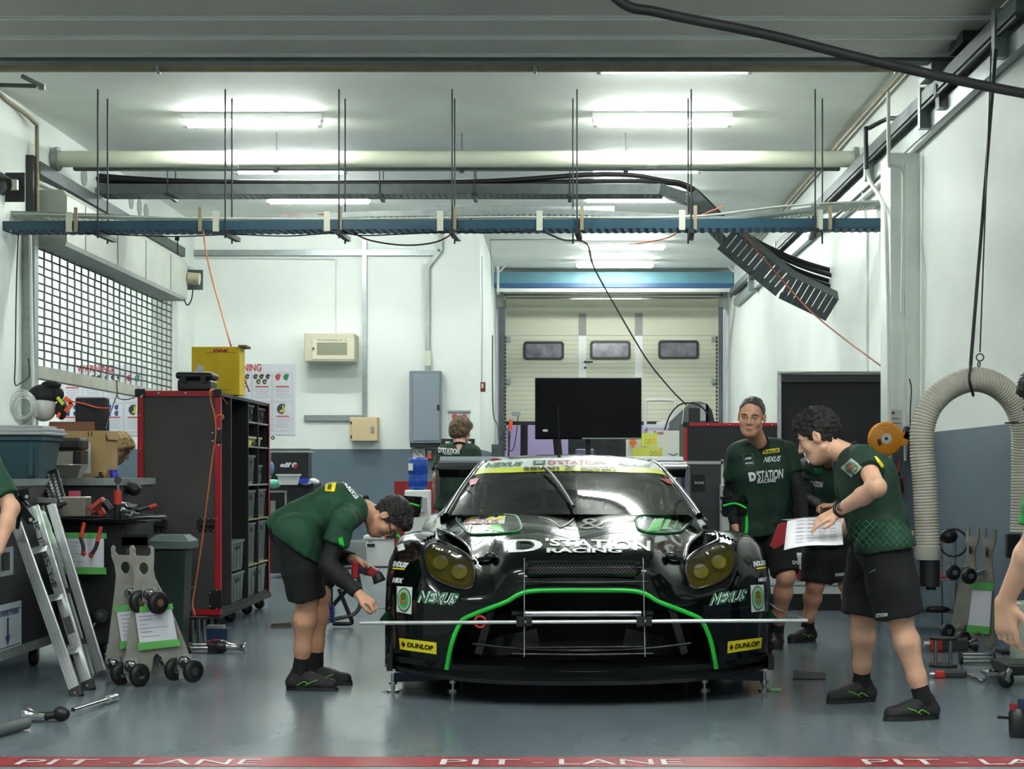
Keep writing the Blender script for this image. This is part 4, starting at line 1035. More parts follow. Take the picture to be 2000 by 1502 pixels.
for sg in (-1, 1):
    g = cabgrid(sg*1.05,sg*1.95,.35,3.9,10,24); MB().grid(g, M_GLASS).build('side_window', M_GLASS, car)
    g = cabgrid(sg*1.02,sg*1.98,3.85,6,8,16); MB().grid(g, M_BODY).build('rear_pillar', M_BODY, car)
    MB().tube([CW(sg*cab(1.0,v)[0], cab(1.0,v)[1], cab(1.0,v)[2]) for v in [i*.25 for i in range(0,17)]], .022, n=8, sub=2).build('roof_pillar', M_BODY, car)
    MB().tube([CW(sg*(cab(1.1,v)[0]), cab(1.1,v)[1], cab(1.1,v)[2]) for v in [i*.25 for i in range(0,17)]], .008, n=6, sub=2).build('window_trim', M_CHROME if False else MATS['black plastic'], car)
BVC = BVHTree.FromPolygons(*(lambda g: ([p for r in g for p in r], [(i*31+j,i*31+j+1,(i+1)*31+j+1,(i+1)*31+j) for i in range(20) for j in range(30)]))(cabgrid(-.99,.99,0,3.2,30,20)))
letters('banner_lettering', 'NEXUS', ((951,906),(1022,904),(1018,912),(947,915)), M_DECG, .008, shear=.2, bold=.03, bvh=BVC)
letters('banner_lettering', 'NEXUS', ((1208,903),(1272,908),(1270,914),(1206,910)), M_DECG, .008, shear=.2, bold=.03, bvh=BVC)
letters('banner_lettering', "D'STATION", ((1071,901),(1182,900),(1182,908),(1071,909)), M_DECR, .008, bold=.02, bvh=BVC)
letters('banner_lettering', 'seven X seven', ((1023,912),(1203,911),(1203,920),(1023,921)), M_DECB, .010, bold=.03, bvh=BVC)
w = MB(); sticker(w, BVC, ((1042,902),(1066,901),(1065,909),(1041,909)), M_DECG, .008); sticker(w, BVC, ((1047,903),(1061,902),(1060,908),(1046,908)), MATS['badge silver'], .009); w.build('banner_badge', M_DECG, car)
w = MB(); sticker(w, BVC, ((916,938),(937,935),(930,946),(919,950)), M_DECR, .006); w.build('corner_sticker', M_DECR, car)
w = MB(); sticker(w, BVC, ((1288,936),(1311,937),(1313,948),(1303,945)), M_DECR, .006); w.build('corner_sticker', M_DECR, car)
w = MB(); w.ell(CW(-.48,2.45,1.262), (.04,.03,.01)); w.build('tow_sticker', M_DECR, car)
# interior: floor, dash, seats, roll cage
v = MB(); v.box(CW(-.72,1.75,.60), CW(.72,4.0,.62)); v.box(CW(-.72,3.9,.6), CW(.72,3.95,1.05)); v.build('cabin_floor', mat('dark cabin trim', (30,33,36), .7), car)
v = MB(); v.grid([[CW(x,1.62+.25*x*x+dy,z) for x in [i/8*.72 for i in range(-8,9)]] for dy, z in ((0,.925),(.25,.95),(.42,.93),(.45,.7))]); v.build('dashboard', mat('dash matt black', (24,25,27), .7), car)
for x0 in (-.36, .36):
    v = MB(); v.box(CW(x0-.22,2.75,.62), CW(x0+.22,2.95,1.05)); v.ell(CW(x0,2.8,1.08), (.18,.08,.12)); v.build('race_seat', M_BLACKP, car, bevel=.03)
M_CAGE = mat('grey roll cage', (120,124,126), .35, .3)
for pts in ([(-.60,1.9,.62),(-.60,2.0,.95),(-.50,2.35,1.13),(.50,2.35,1.13),(.60,2.0,.95),(.60,1.9,.62)], [(-.62,2.9,.62),(-.56,2.9,1.0),(-.42,2.9,1.20),(.42,2.9,1.20),(.56,2.9,1.0),(.62,2.9,.62)], [(-.50,2.35,1.13),(-.44,2.9,1.2)], [(.50,2.35,1.13),(.44,2.9,1.2)], [(-.44,2.9,1.2),(.5,2.9,.66)], [(.44,2.9,1.2),(-.5,2.9,.66)], [(.06,2.33,1.14),(.06,2.0,.9)], [(-.17,2.33,1.14),(-.17,2.0,.9)]):
    MB().tube([CW(*p) for p in pts], .02, n=8, sub=4).build('roll_cage_tube', M_CAGE, car)
v = MB(); v.torus(CW(.36,2.25,.93), .15, .016, (0,-1,.3)); v.build('steering_wheel', M_BLACKP, car)
# wiper
b = MB(); b.tube([q for q in (ray(a, c, BVC, .03) for a, c in ((1120,998),(1100,965),(1080,938),(1062,921))) if q], .010, n=6); b.tube([q for q in (ray(a, c, BVC, .016) for a, c in ((1117,990),(1098,962),(1082,940))) if q], .006, n=5); b.build('wiper', M_BLACKP, car)
# bonnet pins and antenna
for px, mm in ((940, mat('amber lamp', (230,160,60), .3)), (1302, mat('red lamp', (220,50,40), .3))):
    q = ray(px, 1008, BV, 0) or CW(-.6,1.4,.9); MB().cyl(q, q+V(0,0,.03), .012).ell(q+V(0,0,.045), (.014,.014,.016)).build('bonnet_pin', M_BLACKP, car)
    MB().cyl(q+V(0,-.012,.035), q+V(0,-.016,.035), .009, m=mm).build('pin_light', mm, car)
b = MB(); b.cyl(CW(0-.06,2.7,1.29), CW(-.06,2.7,1.36), .012).cyl(CW(-.06,2.7,1.36), CW(-.065,2.7,1.62), .0035, n=6); b.build('aerial', M_BLACKP, car)
# door mirrors
for sg in (-1, 1):
    m_ = MB(); X0 = .93
    c = CW(sg*(X0+.085),1.85,.965)
    poly = [(-.13,.055),(.10,.065),(.13,.03),(.115,-.05),(-.10,-.06),(-.135,-.03)]
    poly = [(sg*a*.62, b2*1.1) for a, b2 in poly]
    m_.prism(poly if sg > 0 else poly[::-1], c, (1,0,0), (0,0,1), (0,.12,0)); mo = m_.build('door_mirror', M_BODY, car, bevel=.02)
    MB().tube([c+V(sg*-.075,-.004,.005), c+V(sg*.0,-.008,.02), c+V(sg*.07,-.004,-.01)], .008, n=6).build('mirror_stripe', M_GREEN, mo)
    b = MB(); b.tube([c+V(sg*.06,.03,.0), c+V(sg*.075,.03,-.10), c+V(sg*.06,.03,-.185), c+V(-sg*.02,.03,-.205), c+V(-sg*.12,.03,-.2)], .012, n=6); b.build('mirror_bracket', M_GREEN, car)
# rear wing
t = (.05,)
def WW(x, y, z): return CW(x, y, z)
sec = [(0,.0),(.04,.028),(.12,.035),(.24,.03),(.34,.05),(.24,.012),(.12,.0),(.04,-.008)]
g = []
for i in range(21):
    x = -.95+1.9*i/20; g.append([CW(x, 4.15+a, 1.205+b2*1.5) for a, b2 in sec+[sec[0]]])
MB().grid(g, M_CARB).build('rear_wing', M_CARB, car)
MB().grid([[CW(x,4.15,1.20), CW(x,4.2,1.16), CW(x,4.22,1.14)] for x in (-.94,0,.94)], M_CARB).build('wing_flap', M_CARB, car)
MB().grid([[CW(x,4.38,1.295), CW(x,4.42,1.30), CW(x,4.30,1.255), CW(x,4.30,1.245), CW(x,4.38,1.295)] for x in (-.94,-.5,0,.5,.94)], M_GREY).build('wing_lower_plane', mat('glossy grey carbon', (34,38,40), .15, coat=1.), car)
for sg in (-1, 1):
    b = MB(); b.prism([(0,-.15),(.42,-.12),(.44,.13),(.05,.10)], CW(sg*.955,4.05,1.12), (0,1,0), (0,0,1), (sg*.008,0,0)); b.build('wing_end_plate', M_CARB, car)
    b = MB(); b.prism([(0,-.35),(.22,-.35),(.15,.08),(.02,.08)], CW(sg*.57,4.1,1.16), (0,1,0), (0,0,1), (.01,0,0)); b.box(CW(sg*.57-.006,4.08,1.18), CW(sg*.57+.006,4.12,1.25)); b.build('wing_upright', M_GREEN if False else M_CARB, car)
    MB().box(CW(sg*.57-.010,4.06,1.165), CW(sg*.57+.010,4.085,1.235)).build('upright_stripe', M_GREEN, car)
w = MB(); w.text('RACING', CW(.99,4.0,1.09), (1,0,0), (0,0,1), .02, w=.07); w.build('end_plate_lettering', M_DECW, car)
MB().box(CW(.965,4.02,1.03), CW(1.07,4.04,1.16)).build('end_plate_flank', M_CARB, car)
# wheels
for sg in (-1, 1):
    for yc in (.98, 3.62):
        c = CW(sg*.86,yc,.435); ax = (sg,0,0)
        w_ = MB().lathe([(.20,-.14),(.30,-.15),(.335,-.11),(.338,0),(.335,.10),(.30,.13),(.21,.125)], c, ax, n=32).build('wheel_tyre', M_BLACK, car)
        r_ = MB(); r_.lathe([(.205,-.12),(.19,.0),(.205,.12)], c, ax, n=28)
        for k in range(8):
            a = 2*math.pi*k/8; r_.bar(c+V(sg*.08,0,0), c+V(sg*.07,math.cos(a)*.2,math.sin(a)*.2), .03, .02)
        r_.cyl(c, c+V(sg*.1,0,0), .05); r_.build('wheel_rim', M_DARKST, w_)
# ---------------------------------------------------------------- set-up pads under the car
for sg, lab in ((-1, 'blue adjustable set-up pad under the left front corner of the car'), (1, 'blue adjustable set-up pad under the right front corner of the car')):
    t = thing('setup_pad', lab, 'stand', CW(sg*.83,.8,0), 'set-up pads')
    MB().bar(CW(sg*1.0,.56,.075), CW(sg*.66,.60,.085), .06, .05).bar(CW(sg*.98,1.3,.075), CW(sg*.66,1.3,.075), .06, .05).box(CW(sg*.68,.6,.07), CW(sg*.98,1.3,.095)).build('beam', mat('navy paint', (30,52,86), .35), t)
    for x, y in ((1.0,.52),(.68,.56),(1.0,1.34),(.66,1.34)):
        MB().cyl(CW(sg*x,y,.008), CW(sg*x,y,.10), .010).cyl(CW(sg*x,y,.04), CW(sg*x,y,.055), .022).cyl(CW(sg*x,y,0), CW(sg*x,y,.010), .034).build('adjuster_foot', M_CHROME, t)
for sg, lab in ((-1, 'blue set-up pad under the left rear wheel'), (1, 'blue set-up pad under the right rear wheel')):
    t = thing('setup_pad', lab, 'stand', CW(sg*.83,3.6,0), 'set-up pads')
    MB().box(CW(sg*.68,3.3,.06), CW(sg*.98,3.95,.095)).build('beam', MATS['navy paint'], t)
    for x, y in ((.98,3.3),(.68,3.3),(.98,3.95),(.68,3.95)): MB().cyl(CW(sg*x,y,0), CW(sg*x,y,.08), .02).build('adjuster_foot', M_CHROME, t)
# ---------------------------------------------------------------- measuring bar hung on the nose
sb = FPX/(CY0-.20)
t = thing('measuring_bar', 'long silver alignment bar held across the nose on a wire frame', 'measuring bar', P(1140,1285,sb))
MB().cyl(P(703,1217,sb), P(1577,1212,sb), .0095, n=12).build('bar_tube', mat('anodised silver', (205,207,205), .3, .6), t)
for px in (1024, 1258):
    MB().box(P(px-15,1204,sb)-V(0,.016,0), P(px-(-1),1223,sb)+V(0,.016,0)).box(P(px+3,1205,sb)-V(0,.016,0), P(px+15,1222,sb)+V(0,.016,0)).build('clamp', M_BLACKP, t)
    MB().cyl(P(px-(0 if px < 1100 else 2),1090,sb), P(px+(0 if px < 1100 else 2),1283,sb), .0035, n=6).build('upright_rod', M_ALU, t)
MB().cyl(P(1024,1110,sb), P(1258,1108,sb), .003, n=6).cyl(P(1024,1265,sb), P(1258,1263,sb), .004, n=6).split('cross_rod', M_CARB, t)
MB().tube([P(1577,1212,sb), P(1571,1208,sb), P(1520,1190,sb+3), P(1500,1176,355)], .0012, n=4, sub=1).build('string', M_WHITE, t)
# green tape marks on the floor
for (px, py, w_, h_, lab) in ((766,1349,.10,.05,'green tape scrap on the floor left of the car'), (1505,1347,.12,.06,'green tape mark on the floor right of the car')):
    s_ = SF(py); p = P(px, py, s_); b = MB(); b.add([(p.x-w_/2,p.y-h_,.0015),(p.x+w_*.4,p.y-h_*1.2,.0015),(p.x+w_/2,p.y+h_,.0015),(p.x-w_*.3,p.y+h_*.9,.0015)], [(0,1,2,3)])
    b.build('tape_mark', mat('green tape', (90,170,84), .5), label=lab, cat='tape')
# ================================================================ people: one continuous surface each, from smooth implicit shapes
class Field:
    """smooth union of tapered limbs on a voxel grid, turned into one mesh by surface nets"""
    def __init__(s, lo, hi, h):
        s.h = h; s.lo = np.array(lo, float); s.n = np.ceil((np.array(hi, float)-s.lo)/h).astype(int)+1
        s.f = np.full(s.n, 1.0, dtype=np.float32)
    def blk(s, lo, hi, pad):
        a = np.clip(np.floor((np.array(lo)-pad-s.lo)/s.h).astype(int), 0, s.n-1); b = np.clip(np.ceil((np.array(hi)+pad-s.lo)/s.h).astype(int)+1, 1, s.n)
        if np.any(b <= a): return None
        ax = [s.lo[i]+s.h*np.arange(a[i], b[i]) for i in range(3)]
        X, Y, Z = np.meshgrid(*ax, indexing='ij'); return tuple(slice(a[i], b[i]) for i in range(3)), X, Y, Z
    def join(s, sl, d, k):
        o = s.f[sl]
        if k <= 0: s.f[sl] = np.minimum(o, d)
        else:
            h = np.maximum(k-np.abs(o-d), 0)/k; s.f[sl] = np.minimum(o, d)-h*h*k*.25
    def cone(s, a, b, ra, rb, k=.02, cut=None, sq=None, neg=False):
        """round cone a-b; cut = list of (point, normal) planes keeping the side against the normal; sq = (axis, factor) flattening"""
        a = np.array(a, float); b = np.array(b, float); R_ = max(ra, rb)*(1.6 if sq else 1)
        q = s.blk(np.minimum(a, b)-R_, np.maximum(a, b)+R_, k+.03)
        if q is None: return s
        sl, X, Y, Z = q; d = b-a; L = float(d@d) or 1e-9
        px, py, pz = X-a[0], Y-a[1], Z-a[2]
        t = np.clip((px*d[0]+py*d[1]+pz*d[2])/L, 0, 1)
        px = px-d[0]*t; py = py-d[1]*t; pz = pz-d[2]*t
        if sq:
            n = np.array(sq[0], float); n /= np.linalg.norm(n); m = px*n[0]+py*n[1]+pz*n[2]
            r2 = px*px+py*py+pz*pz-m*m; ds = np.sqrt(np.maximum(r2+(m*sq[1])**2, 0))
        else: ds = np.sqrt(px*px+py*py+pz*pz)
        dd = ds-(ra+(rb-ra)*t)
        for cp, cn in (cut or []):
            cn = np.array(cn, float); cn /= np.linalg.norm(cn)
            dd = np.maximum(dd, (X-cp[0])*cn[0]+(Y-cp[1])*cn[1]+(Z-cp[2])*cn[2])
        if neg:
            o = s.f[sl]; e = -dd; h = np.maximum(k-np.abs(o-e), 0)/max(k, 1e-6); s.f[sl] = np.maximum(o, e)+h*h*k*.25
        else: s.join(sl, dd.astype(np.float32), k)
        return s
    def ell(s, c, r, B=None, k=.02, neg=False):
        """ellipsoid, axes r along the rows of B"""
        B = np.eye(3) if B is None else np.array([list(v) for v in B]); c = np.array(c, float); R_ = max(r)
        q = s.blk(c-R_, c+R_, k+.02)
        if q is None: return s
        sl, X, Y, Z = q; px, py, pz = X-c[0], Y-c[1], Z-c[2]
        u = [(px*B[i][0]+py*B[i][1]+pz*B[i][2]) for i in range(3)]
        k0 = np.sqrt(sum((u[i]/r[i])**2 for i in range(3))); k1 = np.sqrt(sum((u[i]/r[i]**2)**2 for i in range(3)))+1e-9
        dd = k0*(k0-1)/k1
        if neg:
            o = s.f[sl]; e = -dd; h = np.maximum(k-np.abs(o-e), 0)/max(k, 1e-6); s.f[sl] = np.maximum(o, e)+h*h*k*.25
        else: s.join(sl, dd.astype(np.float32), k)
        return s
    def clip(s, p, n):
        n = np.array(n, float); n /= np.linalg.norm(n)
        ax = [s.lo[i]+s.h*np.arange(s.n[i]) for i in range(3)]
        X = ax[0][:,None,None]; Y = ax[1][None,:,None]; Z = ax[2][None,None,:]
        s.f = np.maximum(s.f, ((X-p[0])*n[0]+(Y-p[1])*n[1]+(Z-p[2])*n[2]).astype(np.float32)); return s
    def folds(s, amp=.004, fr=9., seed=0, dirv=(1,0,.3), lo=None, hi=None):
        ax = [s.lo[i]+s.h*np.arange(s.n[i]) for i in range(3)]
        X = ax[0][:,None,None]; Y = ax[1][None,:,None]; Z = ax[2][None,None,:]; r = np.random.RandomState(seed)
        w = 0
        for i in range(5):
            d = r.normal(size=3)+np.array(dirv)*1.5; d /= np.linalg.norm(d); e = r.normal(size=3)
            q = (X*d[0]+Y*d[1]+Z*d[2])*fr*(1+.35*i)*2*np.pi/2.2+r.rand()*6
            q = q+1.3*np.sin((X*e[0]+Y*e[1]+Z*e[2])*7+r.rand()*6)
            w = w+(1-np.abs(np.sin(q)))**2/(1+.5*i)
        s.f = s.f-(amp*(w-.8)).astype(np.float32); return s
    def noise(s, amp, fr, seed=0):
        ax = [s.lo[i]+s.h*np.arange(s.n[i]) for i in range(3)]
        X = ax[0][:,None,None]; Y = ax[1][None,:,None]; Z = ax[2][None,None,:]; r = np.random.RandomState(seed); w = 0
        for i in range(7):
            d = r.normal(size=3)*fr; w = w+np.sin(X*d[0]+Y*d[1]+Z*d[2]+r.rand()*6)
        s.f = s.f+(amp*w/3).astype(np.float32); return s
    def mesh(s, mb, m):
        f = s.f; ins = f < 0
        c = [ins[i:f.shape[0]-1+i, j:f.shape[1]-1+j, k:f.shape[2]-1+k] for i in (0,1) for j in (0,1) for k in (0,1)]
        cnt = sum(x.astype(np.int8) for x in c); act = (cnt > 0) & (cnt < 8)
        idx = -np.ones(act.shape, int); I = np.argwhere(act); idx[act] = np.arange(len(I))
        pos = np.zeros((len(I), 3)); num = np.zeros(len(I))
        cor = [(i,j,k) for i in (0,1) for j in (0,1) for k in (0,1)]
        for a in cor:
            for ax in range(3):
                if a[ax]: continue
                b = list(a); b[ax] = 1
                fa = f[I[:,0]+a[0], I[:,1]+a[1], I[:,2]+a[2]]; fb = f[I[:,0]+b[0], I[:,1]+b[1], I[:,2]+b[2]]
                x = (fa < 0) != (fb < 0); t = np.where(x, fa/np.where(x, fa-fb, 1), 0)
                p = np.tile(np.array(a, float), (len(I), 1)); p[:,ax] += t
                pos += np.where(x[:,None], p, 0); num += x
        pos = pos/np.maximum(num, 1)[:,None]+I; V_ = s.lo+pos*s.h
        F_ = []
        for ax in range(3):
            o1, o2 = (ax+1) % 3, (ax+2) % 3
            sl0 = [slice(1, -1)]*3; sl0[ax] = slice(0, f.shape[ax]-1); 
            A = ins[tuple(sl0)]; sl1 = list(sl0); sl1[ax] = slice(1, f.shape[ax]); B_ = ins[tuple(sl1)]
            E = np.argwhere(A != B_)
            if not len(E): continue
            fl = A[tuple(E.T)]
            g = E.copy(); g[:,o1] += 1; g[:,o2] += 1
            def vi(d1, d2):
                q = g.copy(); q[:,o1] += d1; q[:,o2] += d2; return idx[q[:,0], q[:,1], q[:,2]]
            q4 = np.stack([vi(-1,-1), vi(0,-1), vi(0,0), vi(-1,0)], 1)
            q4[~fl] = q4[~fl][:, ::-1]
            F_.append(q4[(q4 >= 0).all(1)])
        F_ = np.concatenate(F_)
        # light smoothing keeps folds but removes voxel steps
        nb = np.zeros_like(V_); nn = np.zeros(len(V_))
        for _ in range(2):
            nb[:] = 0; nn[:] = 0
            for i in range(4):
                np.add.at(nb, F_[:,i], V_[F_[:,(i+1) % 4]]); np.add.at(nn, F_[:,i], 1)
            V_ = V_*.5+nb/np.maximum(nn, 1)[:,None]*.5
        return mb.add([Vector(v) for v in V_], F_.tolist(), m, True)
def skinm(name, c): 
    m = mat(name, c, .5, var=.06, vscale=14., bump=.08, bscale=220.)
    b = m.node_tree.nodes['Principled BSDF']; b.inputs['Subsurface Weight'].default_value = .06; b.inputs['Subsurface Radius'].default_value = (.01,.004,.002)
    return m
M_SKIN = skinm('tan skin', (204,152,122)); M_SKIN2 = skinm('fair skin', (214,166,138))
M_HAIRB = mat('black hair', (20,17,16), .55, bump=.8, bscale=160.); M_HAIRG = mat('greying hair', (30,27,26), .5, var=.4, vscale=40., bump=.8, bscale=160.)
M_HAIRD = mat('dyed brown hair', (104,84,58), .55, var=.45, vscale=25., bump=.8, bscale=140.); M_HAIRL = mat('blond hair', (190,164,112), .55, var=.35, vscale=30., bump=.8, bscale=120.)
M_SHIRT = mat('dark green jersey', (15,50,35), .75, var=.16, vscale=20., bump=.1, bscale=160.)
M_SHIRTL = mat('green jersey', (18,66,42), .75, var=.15, vscale=16., bump=.1, bscale=160.)
M_SHORT = mat('black shorts cloth', (17,18,21), .85, var=.15, vscale=12.)
M_UNDER = mat('black undersleeve', (10,11,13), .75)
M_SHOE = mat('black shoe mesh', (20,21,22), .6, bump=.5, bscale=200.); M_SOLE = mat('black sole', (26,27,28), .55); M_SOCK = mat('black sock', (14,14,16), .9, bump=.4, bscale=250.)
M_EYEW = mat('eye white', (226,222,216), .25); M_EYEB = mat('dark iris', (24,16,12), .15); M_LIP = mat('lip', (150,92,80), .45); M_NAIL = mat('nail', (226,180,168), .3)
M_NEON = mat('neon green trim', (130,220,60), .5)
def basis(up, fwd):
    up = Vector(up).normalized(); fwd = Vector(fwd); fwd = (fwd-up*fwd.dot(up)).normalized(); return fwd.cross(up), fwd, up   # right-hand side, forward, up
def head_field(F, c, up, fwd, sc=1.):
    """c = centre of the skull; a face with brow, sockets, nose, lips, chin and ears"""
    r, f, u = basis(up, fwd); B = (r, f, u); P3 = lambda x, y, z: Vector(c)+(r*x+f*y+u*z)*sc
    F.ell(P3(0,-.012,.03), (.076*sc,.094*sc,.092*sc), B, .0)
    F.ell(P3(0,.030,-.035), (.060*sc,.060*sc,.088*sc), B, .03)
    F.ell(P3(0,.052,-.088), (.034*sc,.030*sc,.028*sc), B, .03)
    for s_ in (-1, 1):
        F.cone(P3(s_*.050,-.005,-.062), P3(s_*.020,.060,-.096), .020*sc, .016*sc, .025)
        F.ell(P3(s_*.040,.056,-.028), (.026*sc,.022*sc,.024*sc), B, .02)           # cheek
        F.cone(P3(s_*.048,.066,.020), P3(s_*.014,.080,.020), .010*sc, .011*sc, .012)   # brow
        F.ell(P3(s_*.031,.088,.0), (.018*sc,.015*sc,.011*sc), B, .010, neg=True)   # socket
        F.ell(P3(s_*.031,.074,-.001), (.0155*sc,.013*sc,.0125*sc), B, .004)          # lid over the eyeball
        F.ell(P3(s_*.031,.0885,-.0015), (.0125*sc,.006*sc,.0042*sc), B, .002, neg=True)
        F.ell(P3(s_*.080,-.008,-.005), (.009*sc,.020*sc,.031*sc), B, .006)          # ear
        F.ell(P3(s_*.089,-.002,-.003), (.006*sc,.010*sc,.017*sc), B, .004, neg=True)
        F.ell(P3(s_*.0125,.092,-.034), (.0085*sc,.010*sc,.008*sc), B, .006)         # nostril wing
    F.cone(P3(0,.084,.012), P3(0,.108,-.028), .0085*sc, .0115*sc, .010)
    F.cone(P3(0,.070,-.045), P3(0,.082,-.062), .014*sc, .012*sc, .012)
    F.ell(P3(0,.084,-.062), (.022*sc,.012*sc,.0062*sc), B, .006); F.ell(P3(0,.082,-.073), (.019*sc,.012*sc,.0068*sc), B, .006)
    F.ell(P3(0,.097,-.0675), (.021*sc,.008*sc,.0016*sc), B, .003, neg=True)
    return P3, B
def head_parts(root, c, up, fwd, hair, style='short', sc=1., seed=0, brows=True):
    r, f, u = basis(up, fwd); B = (r, f, u); P3 = lambda x, y, z: Vector(c)+(r*x+f*y+u*z)*sc
    for s_ in (-1, 1):
        e = MB(); e.ell(P3(s_*.031,.0735,-.001), (.0122*sc,)*3, M_EYEW, 14, 10); e.ell(P3(s_*.031,.0800,-.0025), (.0062*sc,)*3, M_EYEB, 12, 8); e.build('eye', M_EYEW, root)
        b = MB(); b.tube([P3(s_*.046,.077,.002), P3(s_*.031,.0865,.0052), P3(s_*.017,.080,.001)], .0024*sc, n=5); b.build('upper_eyelid', MATS['black hair'], root)
        if brows:
            b = MB(); b.tube([P3(s_*.050,.076,.021), P3(s_*.034,.0905,.026), P3(s_*.016,.093,.021)], .0032*sc, n=5); b.build('eyebrow', hair, root)
    b = MB(); b.ell(P3(0,.0868,-.0635), (.0215*sc,.0105*sc,.0036*sc), None, 14, 8, tuple(Matrix((r,f,u)).transposed().to_euler())); b.ell(P3(0,.0850,-.0715), (.018*sc,.0105*sc,.0042*sc), None, 14, 8, tuple(Matrix((r,f,u)).transposed().to_euler())); b.build('lips', M_LIP, root)
    lo = np.array([min(P3(x,y,z)[i] for x in (-.13,.13) for y in (-.16,.13) for z in (-.13,.17)) for i in range(3)])
    hi = np.array([max(P3(x,y,z)[i] for x in (-.13,.13) for y in (-.16,.13) for z in (-.13,.17)) for i in range(3)])
    H = Field(lo, hi, .0045)
    if style == 'slick': 
        H.ell(P3(0,-.014,.034), (.080*sc,.098*sc,.094*sc), B, 0); H.clip(P3(0,.048,.066), f*.85-u*.52); H.clip(P3(0,.0,-.03), f*.35-u*1.)
    elif style == 'short':
        H.ell(P3(0,-.014,.036), (.085*sc,.106*sc,.104*sc), B, 0); H.ell(P3(0,.046,.088), (.06*sc,.045*sc,.034*sc), B, .02); H.clip(P3(0,.062,.045), f*.8-u*.6); H.clip(P3(0,-.02,-.035), f*.55-u*1.)
    elif style == 'flop':
        H.ell(P3(0,-.010,.034), (.094*sc,.114*sc,.110*sc), B, 0); H.ell(P3(0,-.03,-.02), (.085*sc,.09*sc,.07*sc), B, .03); H.ell(P3(0,.07,.05), (.075*sc,.04*sc,.05*sc), B, .03); H.clip(P3(0,.05,.012), f*.8-u*.7); H.clip(P3(0,-.04,-.065), f*.3-u*1.)
    H.ell(P3(0,.05,-.05), (.066*sc,.075*sc,.085*sc), B, .004, neg=True)
    H.noise(.0025 if style == 'slick' else .006, 130 if style != 'flop' else 90, seed)
    w = MB(); H.mesh(w, hair); w.build('hair', hair, root)
    if style != 'slick':
        w = MB(); rr = random.Random(seed+3)
        for i in range(70 if style == 'short' else 130):
            a = rr.uniform(0, 2*math.pi); z = rr.uniform(.15, 1); q = math.sqrt(1-z*z)
            k = 1.0; d0 = Vector((math.cos(a)*q, math.sin(a)*q*.95-.05, z))
            if d0.y > .72 and d0.z < .5: continue
            p0 = P3(d0.x*.084, -.012+d0.y*.103, .034+d0.z*.102)
            L = rr.uniform(.02,.035) if style == 'short' else rr.uniform(.04,.075)
            fl = Vector((d0.x*.5+rr.uniform(-.25,.25), d0.y*.3+.9, d0.z*.6-(.2 if style == 'short' else .9)))
            dv = (r*fl.x+f*fl.y+u*fl.z).normalized(); nv = (r*d0.x+f*d0.y+u*d0.z)
            w.tube([p0-nv*.004, p0+dv*L*.5+nv*.006, p0+dv*L], [.0042*sc,.0006], n=4, sub=3)
        w.build('hair_strands', hair, root, kind='stuff')
    return P3, B
def hand_field(F, w, d, pn, curls=(.5,.6,.7,.75), thumb=.5, side=1, sc=1., spread=.0):
    """w wrist point, d pointing direction, pn palm normal (the side fingers curl to), side which way the thumb lies; returns fingertips"""
    d = Vector(d).normalized(); pn = Vector(pn); pn = (pn-d*pn.dot(d)).normalized(); a = d.cross(pn)*side   # a points to the thumb side
    w = Vector(w); Q = lambda x, y, z: w+(a*x+d*y+pn*z)*sc
    for x in (-.026,-.009,.009,.026): F.cone(Q(x*.6,.0,0), Q(x,.078,.002), .0165*sc, .0125*sc, .012)
    F.cone(Q(.022,.022,.006), Q(.03,.045,.01), .017*sc, .013*sc, .012)
    tips = []
    for i, (x, L) in enumerate(((.031,.072),(.0105,.080),(-.0105,.074),(-.030,.058))):
        c = curls[i]; p = Q(x,.082,.002); an = c*.6; out = [p]
        for q, (fr, bend) in enumerate(((.45,0),(.30,c*1.25),(.25,c*.9))):
            an += bend; dv = d*math.cos(an)+pn*math.sin(an)+a*(x/.03)*spread
            p2 = p+dv.normalized()*L*fr*sc; F.cone(p, p2, (.0098-.0009*q)*sc*(1 if i < 3 else .88), (.0089-.0010*q)*sc*(1 if i < 3 else .88), .0035); p = p2
        tips.append(p)
    t0 = Q(.028,.024,.006); t1 = t0+(a*.75+d*.65+pn*.25*thumb)*.036*sc; t2 = t1+(a*(.35-.5*thumb)+d*.9+pn*.5*thumb)*.030*sc; t3 = t2+(a*(.1-.6*thumb)+d*.9+pn*.5*thumb)*.024*sc
    F.cone(t0, t1, .0145*sc, .0112*sc, .008); F.cone(t1, t2, .0112*sc, .0098*sc, .004); F.cone(t2, t3, .0098*sc, .0082*sc, .004)
    tips.append(t3); return tips
def leg_field(F, hip, knee, ank, k=1.):
    hip, knee, ank = map(Vector, (hip, knee, ank)); d = (ank-knee).normalized()
    F.cone(hip, knee, .084*k, .054*k, .03); F.ell(knee, (.054*k,.056*k,.058*k), None, .03)
    c = knee.lerp(ank, .30); F.cone(knee, c, .050*k, .057*k, .03); F.cone(c, knee.lerp(ank,.72), .057*k, .040*k, .03); F.cone(knee.lerp(ank,.72), ank, .040*k, .035*k, .03)
